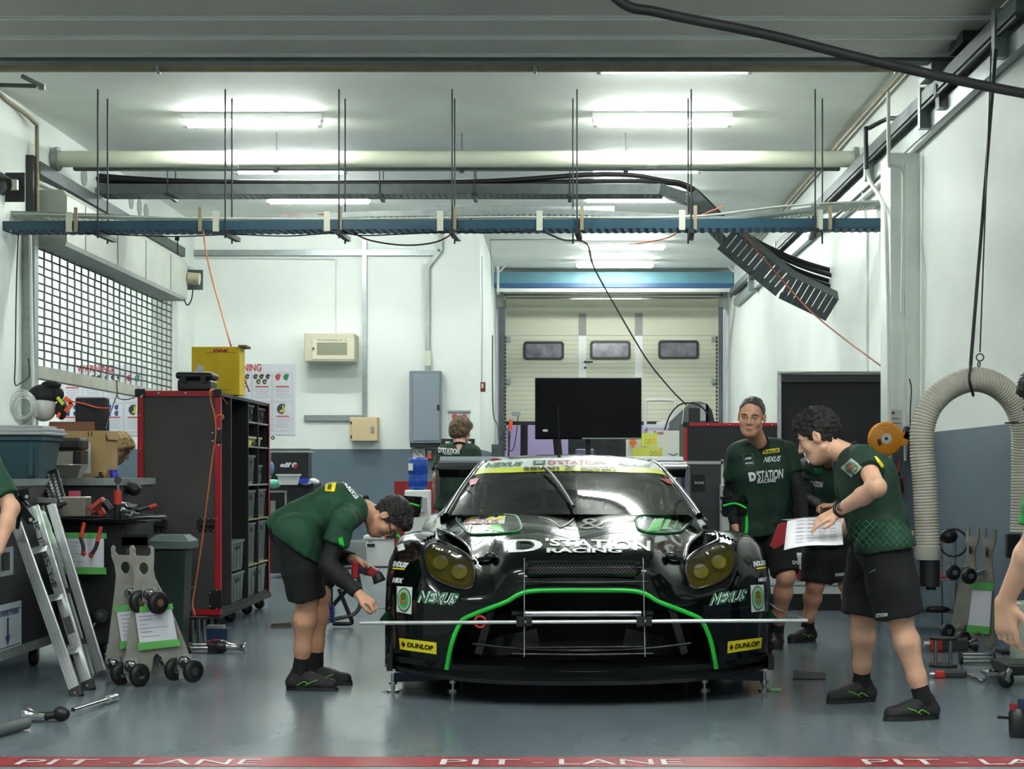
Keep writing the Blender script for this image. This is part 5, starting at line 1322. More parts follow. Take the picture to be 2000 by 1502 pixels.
def shoe(root, ank, toe, sole_z, trim=None, sc=1.):
    """low trainer: ank above the heel, toe direction; sole rests at sole_z"""
    ank = Vector(ank); d = Vector(toe)-ank; d.z = 0; d.normalize(); sd = Vector((-d.y, d.x, 0)); h = Vector((ank.x, ank.y, sole_z))
    Q = lambda x, y, z: h+(d*x+sd*y+Vector((0,0,1))*z)*sc
    F = Field([min(Q(x,y,0)[i] for x in (-.12,.25) for y in (-.09,.09)) for i in range(2)]+[sole_z-.01], [max(Q(x,y,0)[i] for x in (-.12,.25) for y in (-.09,.09)) for i in range(2)]+[sole_z+.17], .005)
    F.cone(Q(-.045,0,.040), Q(.06,.0,.038), .040*sc, .040*sc, 0); F.cone(Q(.06,0,.038), Q(.165,-.004,.032), .044*sc, .037*sc, .02); F.cone(Q(-.04,0,.045), Q(-.022,0,.095), .038*sc, .036*sc, .02)
    F.cone(Q(.01,0,.085), Q(.09,0,.050), .036*sc, .034*sc, .03); F.clip((0,0,sole_z+.016), (0,0,-1)); F.clip(Q(0,0,.112), d*.25+Vector((0,0,1)))
    F.noise(.0012, 160, 2)
    w = MB(); F.mesh(w, M_SHOE); so = w.build('shoe', M_SHOE, root)
    out = []
    for i in range(36):
        a = 2*math.pi*i/36; x = math.cos(a); y = math.sin(a); xx = .062+.145*x; wy = (.041+.012*max(0, x)) * (1 if abs(x) < .8 else 1)
        out.append((xx, math.copysign(abs(y)**.75, y)*wy))
    w = MB(); w.prism(out, Q(0,0,.0), d*sc, sd*sc, V(0,0,.022)); w.build('sole', M_SOLE, so)
    w = MB()
    for i in range(5): w.tube([Q(.035+.022*i,.022,.088-.009*i), Q(.04+.022*i,0,.097-.010*i), Q(.035+.022*i,-.022,.088-.009*i)], .0028, n=5)
    w.build('laces', M_BLACK, so)
    if trim:
        b = bvh_of([so]); w = MB()
        for s_ in (-1, 1):
            pts = [(-.01,.03),(.03,.052),(.05,.040),(.035,.030),(.07,.050),(.105,.062)]
            pp = []
            for x, z in pts:
                hh = b.ray_cast(Q(x, s_*.12, z), -sd*s_)
                if hh[0] is not None: pp.append(hh[0]+sd*s_*.002)
            if len(pp) > 3: w.tube(pp, .0022, n=4, sub=2)
        if w.v: w.build('shoe_stripe', trim, so)
    return so
def sock(root, ank, knee, sole_z, r=.041):
    ank = Vector(ank); knee = Vector(knee); t = ank.lerp(knee, .16)
    F = Field([min(ank[i], t[i])-.08 for i in range(3)], [max(ank[i], t[i])+.08 for i in range(3)], .006)
    b = Vector((ank.x, ank.y, sole_z+.09)); F.cone(b, ank, .042, r, 0); F.cone(ank, t, r, r+.003, .02, cut=[(t, knee-ank)])
    w = MB(); F.mesh(w, M_SOCK); return w.build('sock', M_SOCK, root)
def bounds(pts, pad):
    return [min(p[i] for p in pts)-pad for i in range(3)], [max(p[i] for p in pts)+pad for i in range(3)]
def torso_field(F, pel, chest, neck, side, k=1., grow=0., belly=.0):
    """pelvis, chest, neck points; side = unit vector across the shoulders"""
    sd = Vector(side).normalized(); pel, chest, neck = map(Vector, (pel, chest, neck))
    mid = pel.lerp(chest, .5); ax = (neck-pel).normalized()
    for s_ in (-1, 1):
        F.cone(pel+sd*s_*.062*k, mid+sd*s_*.058*k, .102*k+grow, .098*k+grow+belly, .04)
        F.cone(mid+sd*s_*.058*k, chest+sd*s_*.075*k, .098*k+grow+belly, .108*k+grow, .04)
        F.cone(chest+sd*s_*.075*k+ax*.05, neck-ax*.05+sd*s_*.09*k, .098*k+grow, .062*k+grow, .05)
def person(label, J, skin, hair, style, shirt, sleeve=.55, under=False, fit=1., shortfit=1., neckr=.055, hair_seed=1, hs=1., shoes=True, legs=True, trim=M_NEON, group=None, folds=.004, brows=True, sleeve_r=.072, hem=None, collar=True, waist=.04, hemplane=None):
    """J: joints in world metres"""
    g = lambda n: Vector(J[n])
    side = (g('shR')-g('shL')).normalized()
    allp = [Vector(v) for k, v in J.items() if isinstance(v, Vector) and k not in ('up','fwd','elc')]
    lo, hi = bounds(allp, .16)
    F = Field(lo, hi, .0062)
    torso_field(F, g('pel'), g('chest'), g('neck'), side, .93*fit, -.008)
    r, f, u = basis(J['up'], J['fwd'])
    base = g('head')-u*.06*hs-f*.02
    F.cone(g('neck')-(base-g('neck')).normalized()*.03, base, neckr*1.05, neckr, .03)
    tips = {}
    for s_ in 'LR':
        sh, el, wr = g('sh'+s_), g('el'+s_), g('wr'+s_)
        F.cone(sh, el, .050, .039, .03); F.ell(el, (.038,)*3, None, .02); F.cone(el, el.lerp(wr,.35), .039, .041, .02); F.cone(el.lerp(wr,.35), wr, .041, .026, .02)
        if 'hd'+s_ in J:
            hd = J['hd'+s_]; tips[s_] = hand_field(F, wr, hd[0], hd[1], hd[2], hd[3], hd[4], hd[5] if len(hd) > 5 else 1.)
    if legs:
        for s_ in 'LR':
            leg_field(F, g('hip'+s_), g('kn'+s_), g('an'+s_), 1.05); F.cone(g('an'+s_), Vector((g('an'+s_).x, g('an'+s_).y, max(.06, g('an'+s_).z-.05))), .035, .032, .02)
    hp_ = g('head'); H2 = Field([v-.14*hs for v in hp_], [v+.14*hs for v in hp_], .0036)
    head_field(H2, hp_, J['up'], J['fwd'], hs); H2.cone(base+u*.03, base-u*.02, neckr*.97, neckr*.97, .02)
    H2.noise(.0004, 220, 3)
    w = MB(); F.mesh(w, skin); H2.mesh(w, skin); root = w.build('person', skin); tag(root, label, 'person', group)
    P3, B = head_parts(root, g('head'), J['up'], J['fwd'], hair, style, hs, hair_seed, brows)
    # jersey
    C = Field(lo, hi, .0075); pel, chest, neck = g('pel'), g('chest'), g('neck')
    hemp = pel-(chest-pel).normalized()*(.10 if hem is None else hem)
    torso_field(C, hemp, chest, neck, side, 1.04*fit, .014, J.get('belly', 0.))
    for s_ in 'LR':
        sh, el = g('sh'+s_), g('el'+s_); e = sh.lerp(el, sleeve)
        C.cone(neck.lerp(sh, .35)-(neck-chest)*.12, sh, .075, .066, .04); 
        C.cone(sh, e+(el-sh).normalized()*.02, .066, sleeve_r, .022, cut=[(e, el-sh)])
    ax = (chest-pel).normalized()
    if hemplane:
        for s_ in 'LR': C.cone(g('hip'+s_), g('hip'+s_).lerp(g('kn'+s_),.35), .118*shortfit, .118*shortfit, .04)
        C.clip(hemplane[0], -Vector(hemplane[1]))
    else:
        C.cone(hemp-side*.085, hemp+side*.085, .122*fit, .122*fit, .05); C.clip(pel-ax*(.10 if hem is None else hem), -ax)
    C.folds(folds, 5., hair_seed)
    nu_ = (g('head')-neck).normalized(); C.cone(neck+nu_*.035, neck+nu_*.3, neckr+.004, neckr+.004, .008, neg=True)
    w = MB(); C.mesh(w, shirt); so = w.build('jersey', shirt, root)
    if collar:
        r2, f2, u2 = basis(nu_, J['fwd']); w = MB(); w.torus(neck+nu_*.012, neckr+.010, .010, nu_, n=28); w.build('collar', M_UNDER, root)
    if under:
        for s_ in 'LR':
            sh, el, wr = g('sh'+s_), g('el'+s_), g('wr'+s_); U = Field(*bounds([sh, el, wr], .09), .0065)
            U.cone(sh, el, .054, .046, .02); U.cone(el, el.lerp(wr,.4), .046, .047, .02); U.cone(el.lerp(wr,.4), wr, .047, .034, .02, cut=[(el.lerp(wr,.93), wr-el)])
            U.folds(.003, 9., 5); w = MB(); U.mesh(w, M_UNDER); w.build('undersleeve', M_UNDER, root)
    if legs:
        S_ = Field(lo, hi, .0075)
        for s_ in 'LR':
            hp, kn = g('hip'+s_), g('kn'+s_); e = J.get('hem'+s_, .92); e = hp.lerp(kn, e)
            S_.cone(hp, hp.lerp(kn,.5), (.100 if hemplane is None else .102)*shortfit, .098*shortfit, .05); S_.cone(hp.lerp(kn,.5), e+(kn-hp).normalized()*.03, .098*shortfit, .094*shortfit, .03, cut=[(e, kn-hp)])
        sdp = (g('hipR')-g('hipL')).normalized()
        S_.cone(pel-sdp*.055, pel+sdp*.055, .108*fit, .108*fit, .06, cut=[(pel+ax*waist, ax)]); S_.cone(pel, g('hipR').lerp(g('hipL'),.5), .11*fit, .10*fit, .05)
        if not hemplane: S_.clip(pel-ax*.04, ax)
        if hemplane: S_.clip(Vector(hemplane[0])+Vector(hemplane[1])*.02, hemplane[1])
        S_.folds(.0045, 4., 11)
        w = MB(); S_.mesh(w, M_SHORT); sho = w.build('shorts', M_SHORT, root)
        for s_ in 'LR':
            an = g('an'+s_); sz = J.get('sole'+s_, 0.)
            sock(root, an, g('kn'+s_), sz)
            if shoes: shoe(root, an, J['toe'+s_], sz, trim)
        return root, so, sho, tips
    return root, so, None, tips
# ---------------------------------------------------------------- the mechanic bending at the left of the car
def lettering(root, name, bvh, txt, quad, m, off=.005, shear=0., bold=.03):
    w = MB(); sticker_text(w, bvh, txt, quad, m, off, shear, bold)
    if w.v: w.build(name, m, root)
def patch(root, name, bvh, quad, m, off=.004, poly=None):
    w = MB(); sticker(w, bvh, quad, m, off, poly=poly, L=.2)
    if w.v: return w.build(name, m, root)
J = dict(pel=P(574,1034,357), chest=P(648,998,357), neck=P(703,990,357),
  shR=P(670,1018,371), shL=P(672,1016,345), elR=P(639,1103,372), elL=P(652,1086,344), wrR=P(702,1162,374), wrL=P(690,1092,354),
  hipR=P(578,1048,367), hipL=P(586,1050,349), knR=P(600,1170,364), knL=P(622,1160,353), anR=P(588,1304,361), anL=P(616,1293,352),
  toeR=P(650,1320,362), toeL=P(680,1310,352), head=P(758,1012,358), up=(.96,-.02,.22), fwd=(.20,-.16,-.96), hemR=.98, hemL=.94,
  hdR=(V(.84,-.1,-.5), V(-.45,.35,-.82), (1.0,1.1,1.2,1.25), .75, -1), hdL=(V(.9,-.15,-.38), V(-.2,-.35,-.9), (.75,.8,.85,.9), .7, -1))
p1, j1, s1_, tp = person('mechanic in green jersey and black shorts bending beside the front corner of the car', J, M_SKIN, M_HAIRG, 'short', M_SHIRTL, .52, True, 1.16, 1.1, hair_seed=4, folds=.006, hem=.03, waist=.08, hemplane=(P(571,1053,357), V(.56,0,.83)))
bj = bvh_of([j1])
patch(p1, 'yellow_patch', bj, ((636,943),(657,944),(653,961),(635,960)), M_YEL)
lettering(p1, 'patch_lettering', bj, 'DUNLOP', ((640,957),(641,944),(649,945),(648,958)), M_DECB, .007)
lettering(p1, 'back_lettering', bj, 'STATION', ((694,977),(668,944),(675,938),(700,972)), M_DECW, .006, bold=.05)
lettering(p1, 'back_lettering', bj, 'NEXUS', ((722,972),(708,962),(712,958),(725,967)), M_DECW, .006)
patch(p1, 'side_flash', bj, ((660,1052),(668,1048),(672,1068),(665,1076)), M_GREEN)
r_, f_, u_ = basis(J['up'], J['fwd']); hc = J['head']; P3 = lambda x, y, z: hc+r_*x+f_*y+u_*z
w = MB(); w.tube([P3(-.082,-.005,.012), P3(-.078,.06,.010), P3(-.060,.098,.006)], .0035, n=5); w.tube([P3(.082,-.005,.012), P3(.078,.06,.010), P3(.060,.098,.006)], .0035, n=5)
for s_ in (-1, 1): w.torus(P3(s_*.032,.106,-.004), .023, .003, f_, n=20)
w.build('glasses', M_BLACKP, p1)
# red pocket torch held in the far hand
tA, tB, tC, tD = P(689,1098,356), P(692,1128,356), P(728,1118,357), P(742,1136,358)
t = thing('work_light', 'red and black cordless work light held by the bending mechanic', 'torch', P(715,1130,356))
MB().bar(P(688,1112,356), P(701,1113,356), .075, .095).build('battery', M_RED, t, bevel=.008)
MB().bar(P(700,1111,356), P(730,1119,357), .045, .042).build('grip', mat('dark grey grip', (50,46,50), .5), t, bevel=.008)
MB().bar(P(720,1112,357), P(738,1122,357), .05, .05).build('neck', M_RED, t, bevel=.008)
MB().lathe([(.028,0),(.032,.03),(.036,.05),(.030,.052)], P(735,1120,357), (P(744,1142,357)-P(735,1120,357)), n=18).build('lamp_head', M_DARKST, t)
MB().tube([P(737,1187,362), P(744,1188,361), P(757,1187,360)], .004, n=5).ell(P(753,1187,360), (.012,.01,.008)).build('cable_tie', M_WHITE, label='small white tie held between the mechanic and the car', cat='tie')
# ---------------------------------------------------------------- man standing, facing
J = dict(pel=P(1492,1000,293), chest=P(1488,922,295), neck=P(1482,868,297),
  shR=P(1439,887,297), shL=P(1536,881,294), elR=P(1426,962,294), elL=P(1560,953,296), wrR=P(1436,1030,296), wrL=P(1570,1022,305),
  hipR=P(1470,1018,291), hipL=P(1512,1016,292), knR=P(1472,1130,291), knL=P(1535,1124,296), anR=P(1470,1237,288), anL=P(1518,1232,289),
  toeR=P(1466,1240,310), toeL=P(1510,1240,312), head=P(1468,814,302), up=(.03,-.16,1), fwd=(-.28,-1,-.22), hemR=.93, hemL=.97,
  hdR=(V(.1,-.1,-1), V(.8,.2,0), (.5,.6,.6,.6), .4, -1), hdL=(V(-.5,-.5,-.6), V(-.6,.4,-.5), (.7,.8,.8,.9), .6, 1))
p3, j3, s3_, tp = person('man with slicked back hair in a dark green jersey facing the camera', J, M_SKIN, mat('slick grey hair', (66,62,60), .35, var=.4, vscale=50., bump=.6, bscale=140.), 'slick', M_SHIRT, .62, True, 1.12, 1.05, hair_seed=9, hs=1.05, hem=.12, folds=.004)
bj = bvh_of([j3])
lettering(p3, 'chest_lettering', bj, 'D', ((1461,923),(1476,921),(1477,939),(1464,940)), M_DECW, .005, bold=.09)
lettering(p3, 'chest_lettering', bj, "'STATION", ((1477,920),(1529,915),(1529,934),(1478,938)), M_DECW, .005, bold=.03)
lettering(p3, 'chest_lettering', bj, 'RACING', ((1479,937),(1515,934),(1515,941),(1479,944)), M_DECW, .005, bold=.05)
patch(p3, 'yellow_patch', bj, ((1489,879),(1522,875),(1522,883),(1489,887)), M_YEL)
lettering(p3, 'patch_lettering', bj, 'DUNLOP', ((1491,880),(1520,877),(1520,882),(1492,885)), M_DECB, .007)
lettering(p3, 'chest_lettering', bj, 'NEXUS', ((1492,893),(1525,890),(1523,901),(1490,904)), M_DECW, .005, .2, .02)
lettering(p3, 'chest_lettering', bj, 'AMR', ((1454,893),(1468,892),(1468,897),(1454,898)), M_DECW, .005)
lettering(p3, 'chest_lettering', bj, 'RACING', ((1456,903),(1470,902),(1470,906),(1456,907)), M_DECW, .005)
w = MB(); q = [ray(a, b2, bj, .004) for a, b2 in ((1451,888),(1470,886),(1472,909),(1454,911))]
if all(q): w.tube(q, .0015, n=4, sub=1, closed=True); w.build('patch_outline', MATS['silver decal'], p3)
patch(p3, 'sleeve_badge', bj, ((1563,882),(1572,887),(1576,905),(1566,902)), mat('badge silver', (176,190,180), .4))
bs = bvh_of([s3_]); lettering(p3, 'shorts_lettering', bs, "D'S", ((1547,1095),(1559,1096),(1559,1104),(1547,1102)), M_DECW, .005)
t = thing('red_folder', 'dark red folder held low between the two standing men', 'folder', P(1520,1062,318))
MB().prism([(0,0),(.05,.13),(.12,.16),(.10,.02),(.03,-.02)], P(1504,1066,316), (1,0,0), (0,0,1), (0,.02,0)).build('cover', M_RED, t, bevel=.004)
r_, f_, u_ = basis(J['up'], J['fwd']); hc = J['head']; P3 = lambda x, y, z: hc+(r_*x+f_*y+u_*z)*1.05; eu = tuple(Matrix((r_,f_,u_)).transposed().to_euler())
w = MB(); w.ell(P3(0,.068,-.100), (.014,.014,.014), rot=eu); w.build('goatee', mat('stubble', (58,42,36), .7, bump=.6, bscale=260.), p3)
# ---------------------------------------------------------------- man reading the sheet
J = dict(pel=P(1722,1052,396), chest=P(1693,946,396), neck=P(1660,890,394),
  shR=P(1652,905,372), shL=P(1686,898,418), elR=P(1660,1000,364), elL=P(1713,952,432), wrR=P(1642,1044,380), wrL=P(1636,999,418),
  hipR=P(1706,1072,383), hipL=P(1730,1074,409), knR=P(1686,1204,384), knL=P(1757,1206,408), anR=P(1683,1332,380), anL=P(1803,1366,409),
  toeR=P(1610,1340,384), toeL=P(1730,1380,412), head=P(1598,852,392), up=(-.42,.12,.90), fwd=(-.72,.30,-.62), hemR=1.0, hemL=.97,
  hdL=(V(-.88,.0,-.42), V(-.05,.35,-.9), (.22,.30,.45,.55), .3, 1), hdR=(V(-.7,-.3,.1), V(.1,-.2,.9), (.6,.7,.8,.9), .5, 1))
p4, j4, s4_, tp = person('black haired man in a green jersey bending forward to read a sheet at the right', J, M_SKIN2, M_HAIRB, 'short', M_SHIRT, .50, False, 1.20, 1.24, hair_seed=14, hs=1.06, folds=.004, sleeve_r=.074, waist=.08, hemplane=(P(1722,1060,396), V(-.155,-.05,.985)))
bj = bvh_of([j4])
f4 = ((1664,895),(1684,912),(1664,932),(1643,913))
patch(p4, 'sleeve_badge', bj, f4, mat('badge silver', (176,190,180), .4)); patch(p4, 'sleeve_badge_ring', bj, f4, M_DECG, .0055, ring_poly(24,.4)); patch(p4, 'sleeve_badge_mark', bj, f4, mat('badge red', (200,70,70), .5), .007, [(.3,.35),(.45,.3),(.7,.45),(.7,.65),(.45,.7),(.3,.55)])
patch(p4, 'yellow_patch', bj, ((1706,892),(1712,893),(1726,910),(1722,914)), M_YEL)
w = MB()
for k in range(-9, 10):
    for s_ in (1, -1):
        pts = []
        for i in range(9):
            y = 1008+i*7.5+k*0; x = 1725+k*13+s_*(i-4)*7
            if 1665+ (y-1008)*.0 < x < 1780 and y > 1012+abs(x-1700)*.05:
                q = ray(x, y, bj, .0025)
                if q: pts.append(q); continue
            if len(pts) > 1: w.tube(pts, .0016, n=3, sub=1)
            pts = []
        if len(pts) > 1: w.tube(pts, .0016, n=3, sub=1)
if w.v: w.build('hem_lattice_print', mat('jersey print green', (40,130,86), .7), p4, kind='stuff')
bs = bvh_of([s4_]); lettering(p4, 'shorts_lettering', bs, "D'STATION", ((1712,1198),(1734,1196),(1734,1203),(1713,1206)), M_DECW, .005, bold=.04)
w = MB(); zp = [q for q in (ray(a, b2, bs, .003) for a, b2 in ((1686,1128),(1698,1119),(1711,1112))) if q]
if len(zp) > 1: w.tube(zp, .002, n=4); w.build('zip', M_GALV, p4)
wr = J['wrL']; ax = (J['elL']-wr).normalized()
w = MB(); w.torus(wr+ax*.02, .033, .008, ax, n=24); w.cyl(wr+ax*.02+V(0,-.030,.012), wr+ax*.02+V(0,-.047,.018), .021); w.build('wrist_watch', M_BLACKP, p4)
t = thing('paper_sheet', 'white printed sheet held open by the man reading', 'paper', P(1590,1070,408))
c0, c1, c2, c3 = P(1538,1018,400), P(1642,1010,400), P(1647,1062,422), P(1531,1074,422)
g = []
for i in range(9):
    r2 = []
    for j in range(9):
        a, b2 = j/8, i/8; q = c0.lerp(c1, a).lerp(c3.lerp(c2, a), b2); q = q+V(0,0,.006*math.sin(a*5)+.004*math.sin(b2*6+a*3)); r2.append(q)
    g.append(r2)
MB().grid(g).build('sheet', mat('paper white', (226,224,230), .6), t, solid=.0015)
w = MB()
for i in range(7):
    for j in range(1, 5):
        a = .1+.2*j-.12; b2 = .1+.12*i; q = lambda a, b2: c0.lerp(c1, a).lerp(c3.lerp(c2, a), b2)+V(0,-.003,.006*math.sin(a*5)+.004*math.sin(b2*6+a*3)+.004)
        w.add([q(a,b2), q(a+.13,b2), q(a+.13,b2+.025), q(a,b2+.025)], [(0,1,2,3)])
w.build('printed_table', mat('faint print', (190,190,204), .6), t)
MB().bar(P(1534,1018,396), P(1640,1008,390), .10, .012, up=(0,0,1)).build('paper_folder', M_BLACKP, label='black folder behind the white sheet', cat='folder')
# ---------------------------------------------------------------- man hidden behind the reader
J = dict(pel=P(1624,1026,284), chest=P(1620,945,287), neck=P(1616,900,290),
  shR=P(1578,912,288), shL=P(1658,912,286), elR=P(1574,975,292), elL=P(1664,975,292), wrR=P(1612,996,302), wrL=P(1630,990,304),
  hipR=P(1604,1042,283), hipL=P(1645,1042,283), knR=P(1592,1142,284), knL=P(1655,1140,284), anR=P(1577,1224,280), anL=P(1676,1224,276),
  toeR=P(1538,1228,284), toeL=P(1690,1228,286), head=P(1612,862,300), up=(0,-.55,.85), fwd=(-.2,-.8,-.6), hemR=.96, hemL=.96,
  hdR=(V(.8,-.1,.1), V(0,-.2,-1), (.8,.9,.9,.9), .5, -1), hdL=(V(-.8,-.1,.1), V(0,-.2,-1), (.8,.9,.9,.9), .5, 1))
p5, j5, s5_, tp = person('man in green jersey mostly hidden behind the reader, legs and chest showing', J, M_SKIN, M_HAIRB, 'short', M_SHIRT, .55, True, 1.05, 1.12, hair_seed=21, hem=.10)
bj = bvh_of([j5]); patch(p5, 'yellow_patch', bj, ((1592,901),(1606,903),(1606,909),(1593,908)), M_YEL); patch(p5, 'chest_badge', bj, ((1590,914),(1606,915),(1606,925),(1590,924)), M_DECG)
lettering(p5, 'chest_lettering', bj, "STATION", ((1582,938),(1607,941),(1606,952),(1582,950)), M_DECW, .005)
bs = bvh_of([s5_]); patch(p5, 'shorts_badge', bs, ((1632,1120),(1656,1118),(1655,1124),(1631,1126)), MATS['badge silver'])
w = MB(); w.add([P(1562,872,306), P(1570,870,306), P(1584,884,306), P(1580,906,306)], [(0,1,2,3)]); w.build('paper_note', mat('paper white', (226,224,230), .6), label='small white note between the standing man and the reader', cat='paper', solid=.002) if False else w.build('paper_note', mat('paper white', (226,224,230), .6), solid=.002, label='small white note between the standing man and the reader', cat='paper')
# ---------------------------------------------------------------- person with the back turned at the water dispenser
J = dict(pel=P(892,975,215), chest=P(894,918,215), neck=P(898,873,215),
  shR=P(924,885,215), shL=P(866,885,215), elR=P(936,930,216), elL=P(854,932,216), wrR=P(930,975,208), wrL=P(853,985,214),
  hipR=P(908,985,215), hipL=P(878,985,215), knR=P(910,1075,215), knL=P(876,1075,215), anR=P(912,1155,214), anL=P(874,1155,214),
  toeR=P(912,1160,205), toeL=P(872,1160,205), head=P(900,842,214), up=(.05,.1,1), fwd=(.45,.9,-.15),
  hdR=(V(.1,.4,-.8), V(-1,0,0), (.5,.5,.6,.6), .3, 1), hdL=(V(0,0,-1), V(1,.1,0), (.5,.5,.6,.6), .3, 1))
p2, j2, s2_, tp = person('person with dyed brown hair standing with the back turned near the water dispenser', J, M_SKIN2, M_HAIRD, 'flop', M_SHIRT, .75, False, 1.02, 1.0, hair_seed=33, hem=.10)
bj = bvh_of([j2]); lettering(p2, 'back_lettering', bj, "D'STATION", ((857,874),(898,877),(897,888),(857,884)), M_DECW, .006, bold=.05); lettering(p2, 'back_lettering', bj, 'RACING', ((867,885),(882,886),(882,889),(867,888)), M_DECW, .006)
patch(p2, 'collar_badge', bj, ((869,861),(892,864),(892,868),(868,866)), M_DECG)
# ---------------------------------------------------------------- blond head bowed behind the cases
J = dict(pel=P(150,985,236), chest=P(176,925,236), neck=P(203,892,236),
  shR=P(200,910,246), shL=P(196,905,226), elR=P(206,960,246), elL=P(206,960,228), wrR=P(240,985,242), wrL=P(240,985,230),
  hipR=P(148,1000,241), hipL=P(148,1000,231), knR=P(152,1090,241), knL=P(156,1090,231), anR=P(148,1190,240), anL=P(150,1180,231),
  toeR=P(180,1190,240), toeL=P(182,1180,231), head=P(232,876,236), up=(.50,-.05,.75), fwd=(.75,-.1,-.6),
  hdR=(V(.8,0,-.3), V(0,0,-1), (.5,.5,.6,.6), .3, -1), hdL=(V(.8,0,-.3), V(0,0,-1), (.5,.5,.6,.6), .3, 1))
person('person with blond hair bowed down behind the cases', J, M_SKIN2, M_HAIRL, 'flop', mat('charcoal jersey', (42,48,56), .8), .6, True, .98, 1.0, hair_seed=41)
# ---------------------------------------------------------------- person cut off by the left edge
J = dict(pel=P(-72,1010,345), chest=P(-66,930,345), neck=P(-60,862,345),
  shR=P(-104,885,345), shL=P(-22,900,345), elR=P(-128,975,345), elL=P(22,985,348), wrR=P(-128,1050,345), wrL=P(-2,1062,352),
  hipR=P(-92,1030,345), hipL=P(-52,1030,345), knR=P(-94,1165,345), knL=P(-52,1165,345), anR=P(-96,1295,343), anL=P(-52,1295,343),
  toeR=P(-96,1300,360), toeL=P(-50,1300,362), head=P(-58,800,345), up=(0,0,1), fwd=(.4,-.9,-.1),
  hdR=(V(0,0,-1), V(1,0,0), (.4,.5,.6,.6), .3, -1), hdL=(V(-.4,0,-.9), V(-1,0,0), (.4,.5,.6,.6), .3, 1))
J = {k: (v+V(.316,-.95,0) if isinstance(v, Vector) and k not in ('up','fwd') else v) for k, v in J.items()}
person('person at the left edge, only a bare elbow below a green sleeve visible', J, M_SKIN2, M_HAIRB, 'short', M_SHIRTL, .80, False, 1.0, 1.0, hair_seed=51)
# ---------------------------------------------------------------- person cut off by the right edge, hand hanging down
J = dict(pel=P(2190,1040,600), chest=P(2150,930,600), neck=P(2105,850,600),
  shR=P(2060,905,640), shL=P(2120,900,560), elR=P(2032,1035,640), elL=P(2080,1040,560), wrR=P(1962,1176,626), wrL=P(2060,1180,570),
  hipR=P(2185,1075,625), hipL=P(2190,1075,575), knR=P(2190,1310,620), knL=P(2210,1300,575), anR=P(2240,1585,614), anL=P(2230,1545,575),
  toeR=P(2140,1600,614), toeL=P(2130,1560,575), head=P(2060,790,600), up=(-.4,0,.9), fwd=(-.8,0,-.5),
  hdR=(V(.06,.0,-1), V(.75,.65,0), (.32,.5,.6,.7), .35, 1, 1.08), hdL=(V(0,0,-1), V(-.7,.7,0), (.5,.5,.6,.6), .3, 1))
p8, j8, _, tp = person('person at the right edge, bare forearm and hand hanging down into view', J, M_SKIN2, M_HAIRB, 'short', mat('bright green jersey', (44,140,60), .7, var=.5, vscale=30.), 1.0, False, 1.0, 1.0, hair_seed=61)
th = tp['R'][4]; w = MB(); w.ell(th+V(-.001,-.0075,.005), (.006,.0025,.0085)); w.build('thumb_nail', M_NAIL, p8)
# ================================================================ helpers for things seen square on
def fb(mb, x0, y0, x1, y1, s, d, m=None):
    """box whose front shows at the photo rectangle at scale s, going back d metres"""
    a = P(x0, y0, s); b = P(x1, y1, s); return mb.box(a, V(b.x, b.y+d, b.z), m)
def item(name, lab, cat, x, y, s, group=None): return thing(name, lab, cat, P(x, y, s), group)
def caster(root, c, r=.05, m=None, fork=M_CHROME, axis=(1,0,0)):
    """c = wheel centre"""
    c = Vector(c); ax = Vector(axis).normalized()
    w = MB(); w.lathe([(r*.5,-.018),(r*.92,-.018),(r,-.010),(r,.010),(r*.92,.018),(r*.5,.018)], c, ax, n=20); o = w.build('caster_wheel', m or M_BLACK, root)
    w = MB(); w.cyl(c-ax*.02, c+ax*.02, r*.35); w.build('wheel_hub', fork, o); return o
def floor_caster(root, x, y, top, r=.05, axis=(1,0,0)):
    o = caster(root, (x,y,r), r, axis=axis); ax = Vector(axis)
    w = MB(); w.bar(Vector((x,y,r))+ax*.026, Vector((x,y,top))+ax*.026, .03, .004, up=ax).bar(Vector((x,y,r))-ax*.026, Vector((x,y,top))-ax*.026, .03, .004, up=ax).box((x-.035,y-.035,top-.006), (x+.035,y+.035,top)); w.build('caster_fork', M_GALV, root)
M_CASE = mat('black flight case laminate', (24,26,28), .5, var=.12, vscale=5.)
M_CASEG = mat('grey black cabinet laminate', (62,60,58), .6, var=.18, vscale=3.)
M_TRIM = mat('red case trim', (170,26,40), .35)
M_RIVET = mat('rivet', (220,222,220), .25, .8)
M_BIN = mat('grey crate plastic', (118,128,128), .5)
M_BIND = mat('dark crate plastic', (66,74,76), .5)
M_TEAL = mat('teal plastic', (44,74,82), .5)
M_LIDG = mat('pale grey plastic', (160,166,168), .45)
M_CARD = mat('cardboard', (170,142,96), .8, var=.08, vscale=6.)
M_DHL = mat('yellow carton', (238,202,16), .6, var=.10, vscale=8.)
M_PLATE = mat('raw steel plate', (150,148,138), .45, .45, var=.14, vscale=12.)
M_TAPE = mat('green tape', (90,170,84), .5); M_PAPER = mat('form paper', (206,208,216), .65)
M_INK = mat('form print', (120,122,134), .6); M_HANDLE = mat('red grip', (176,48,36), .45)
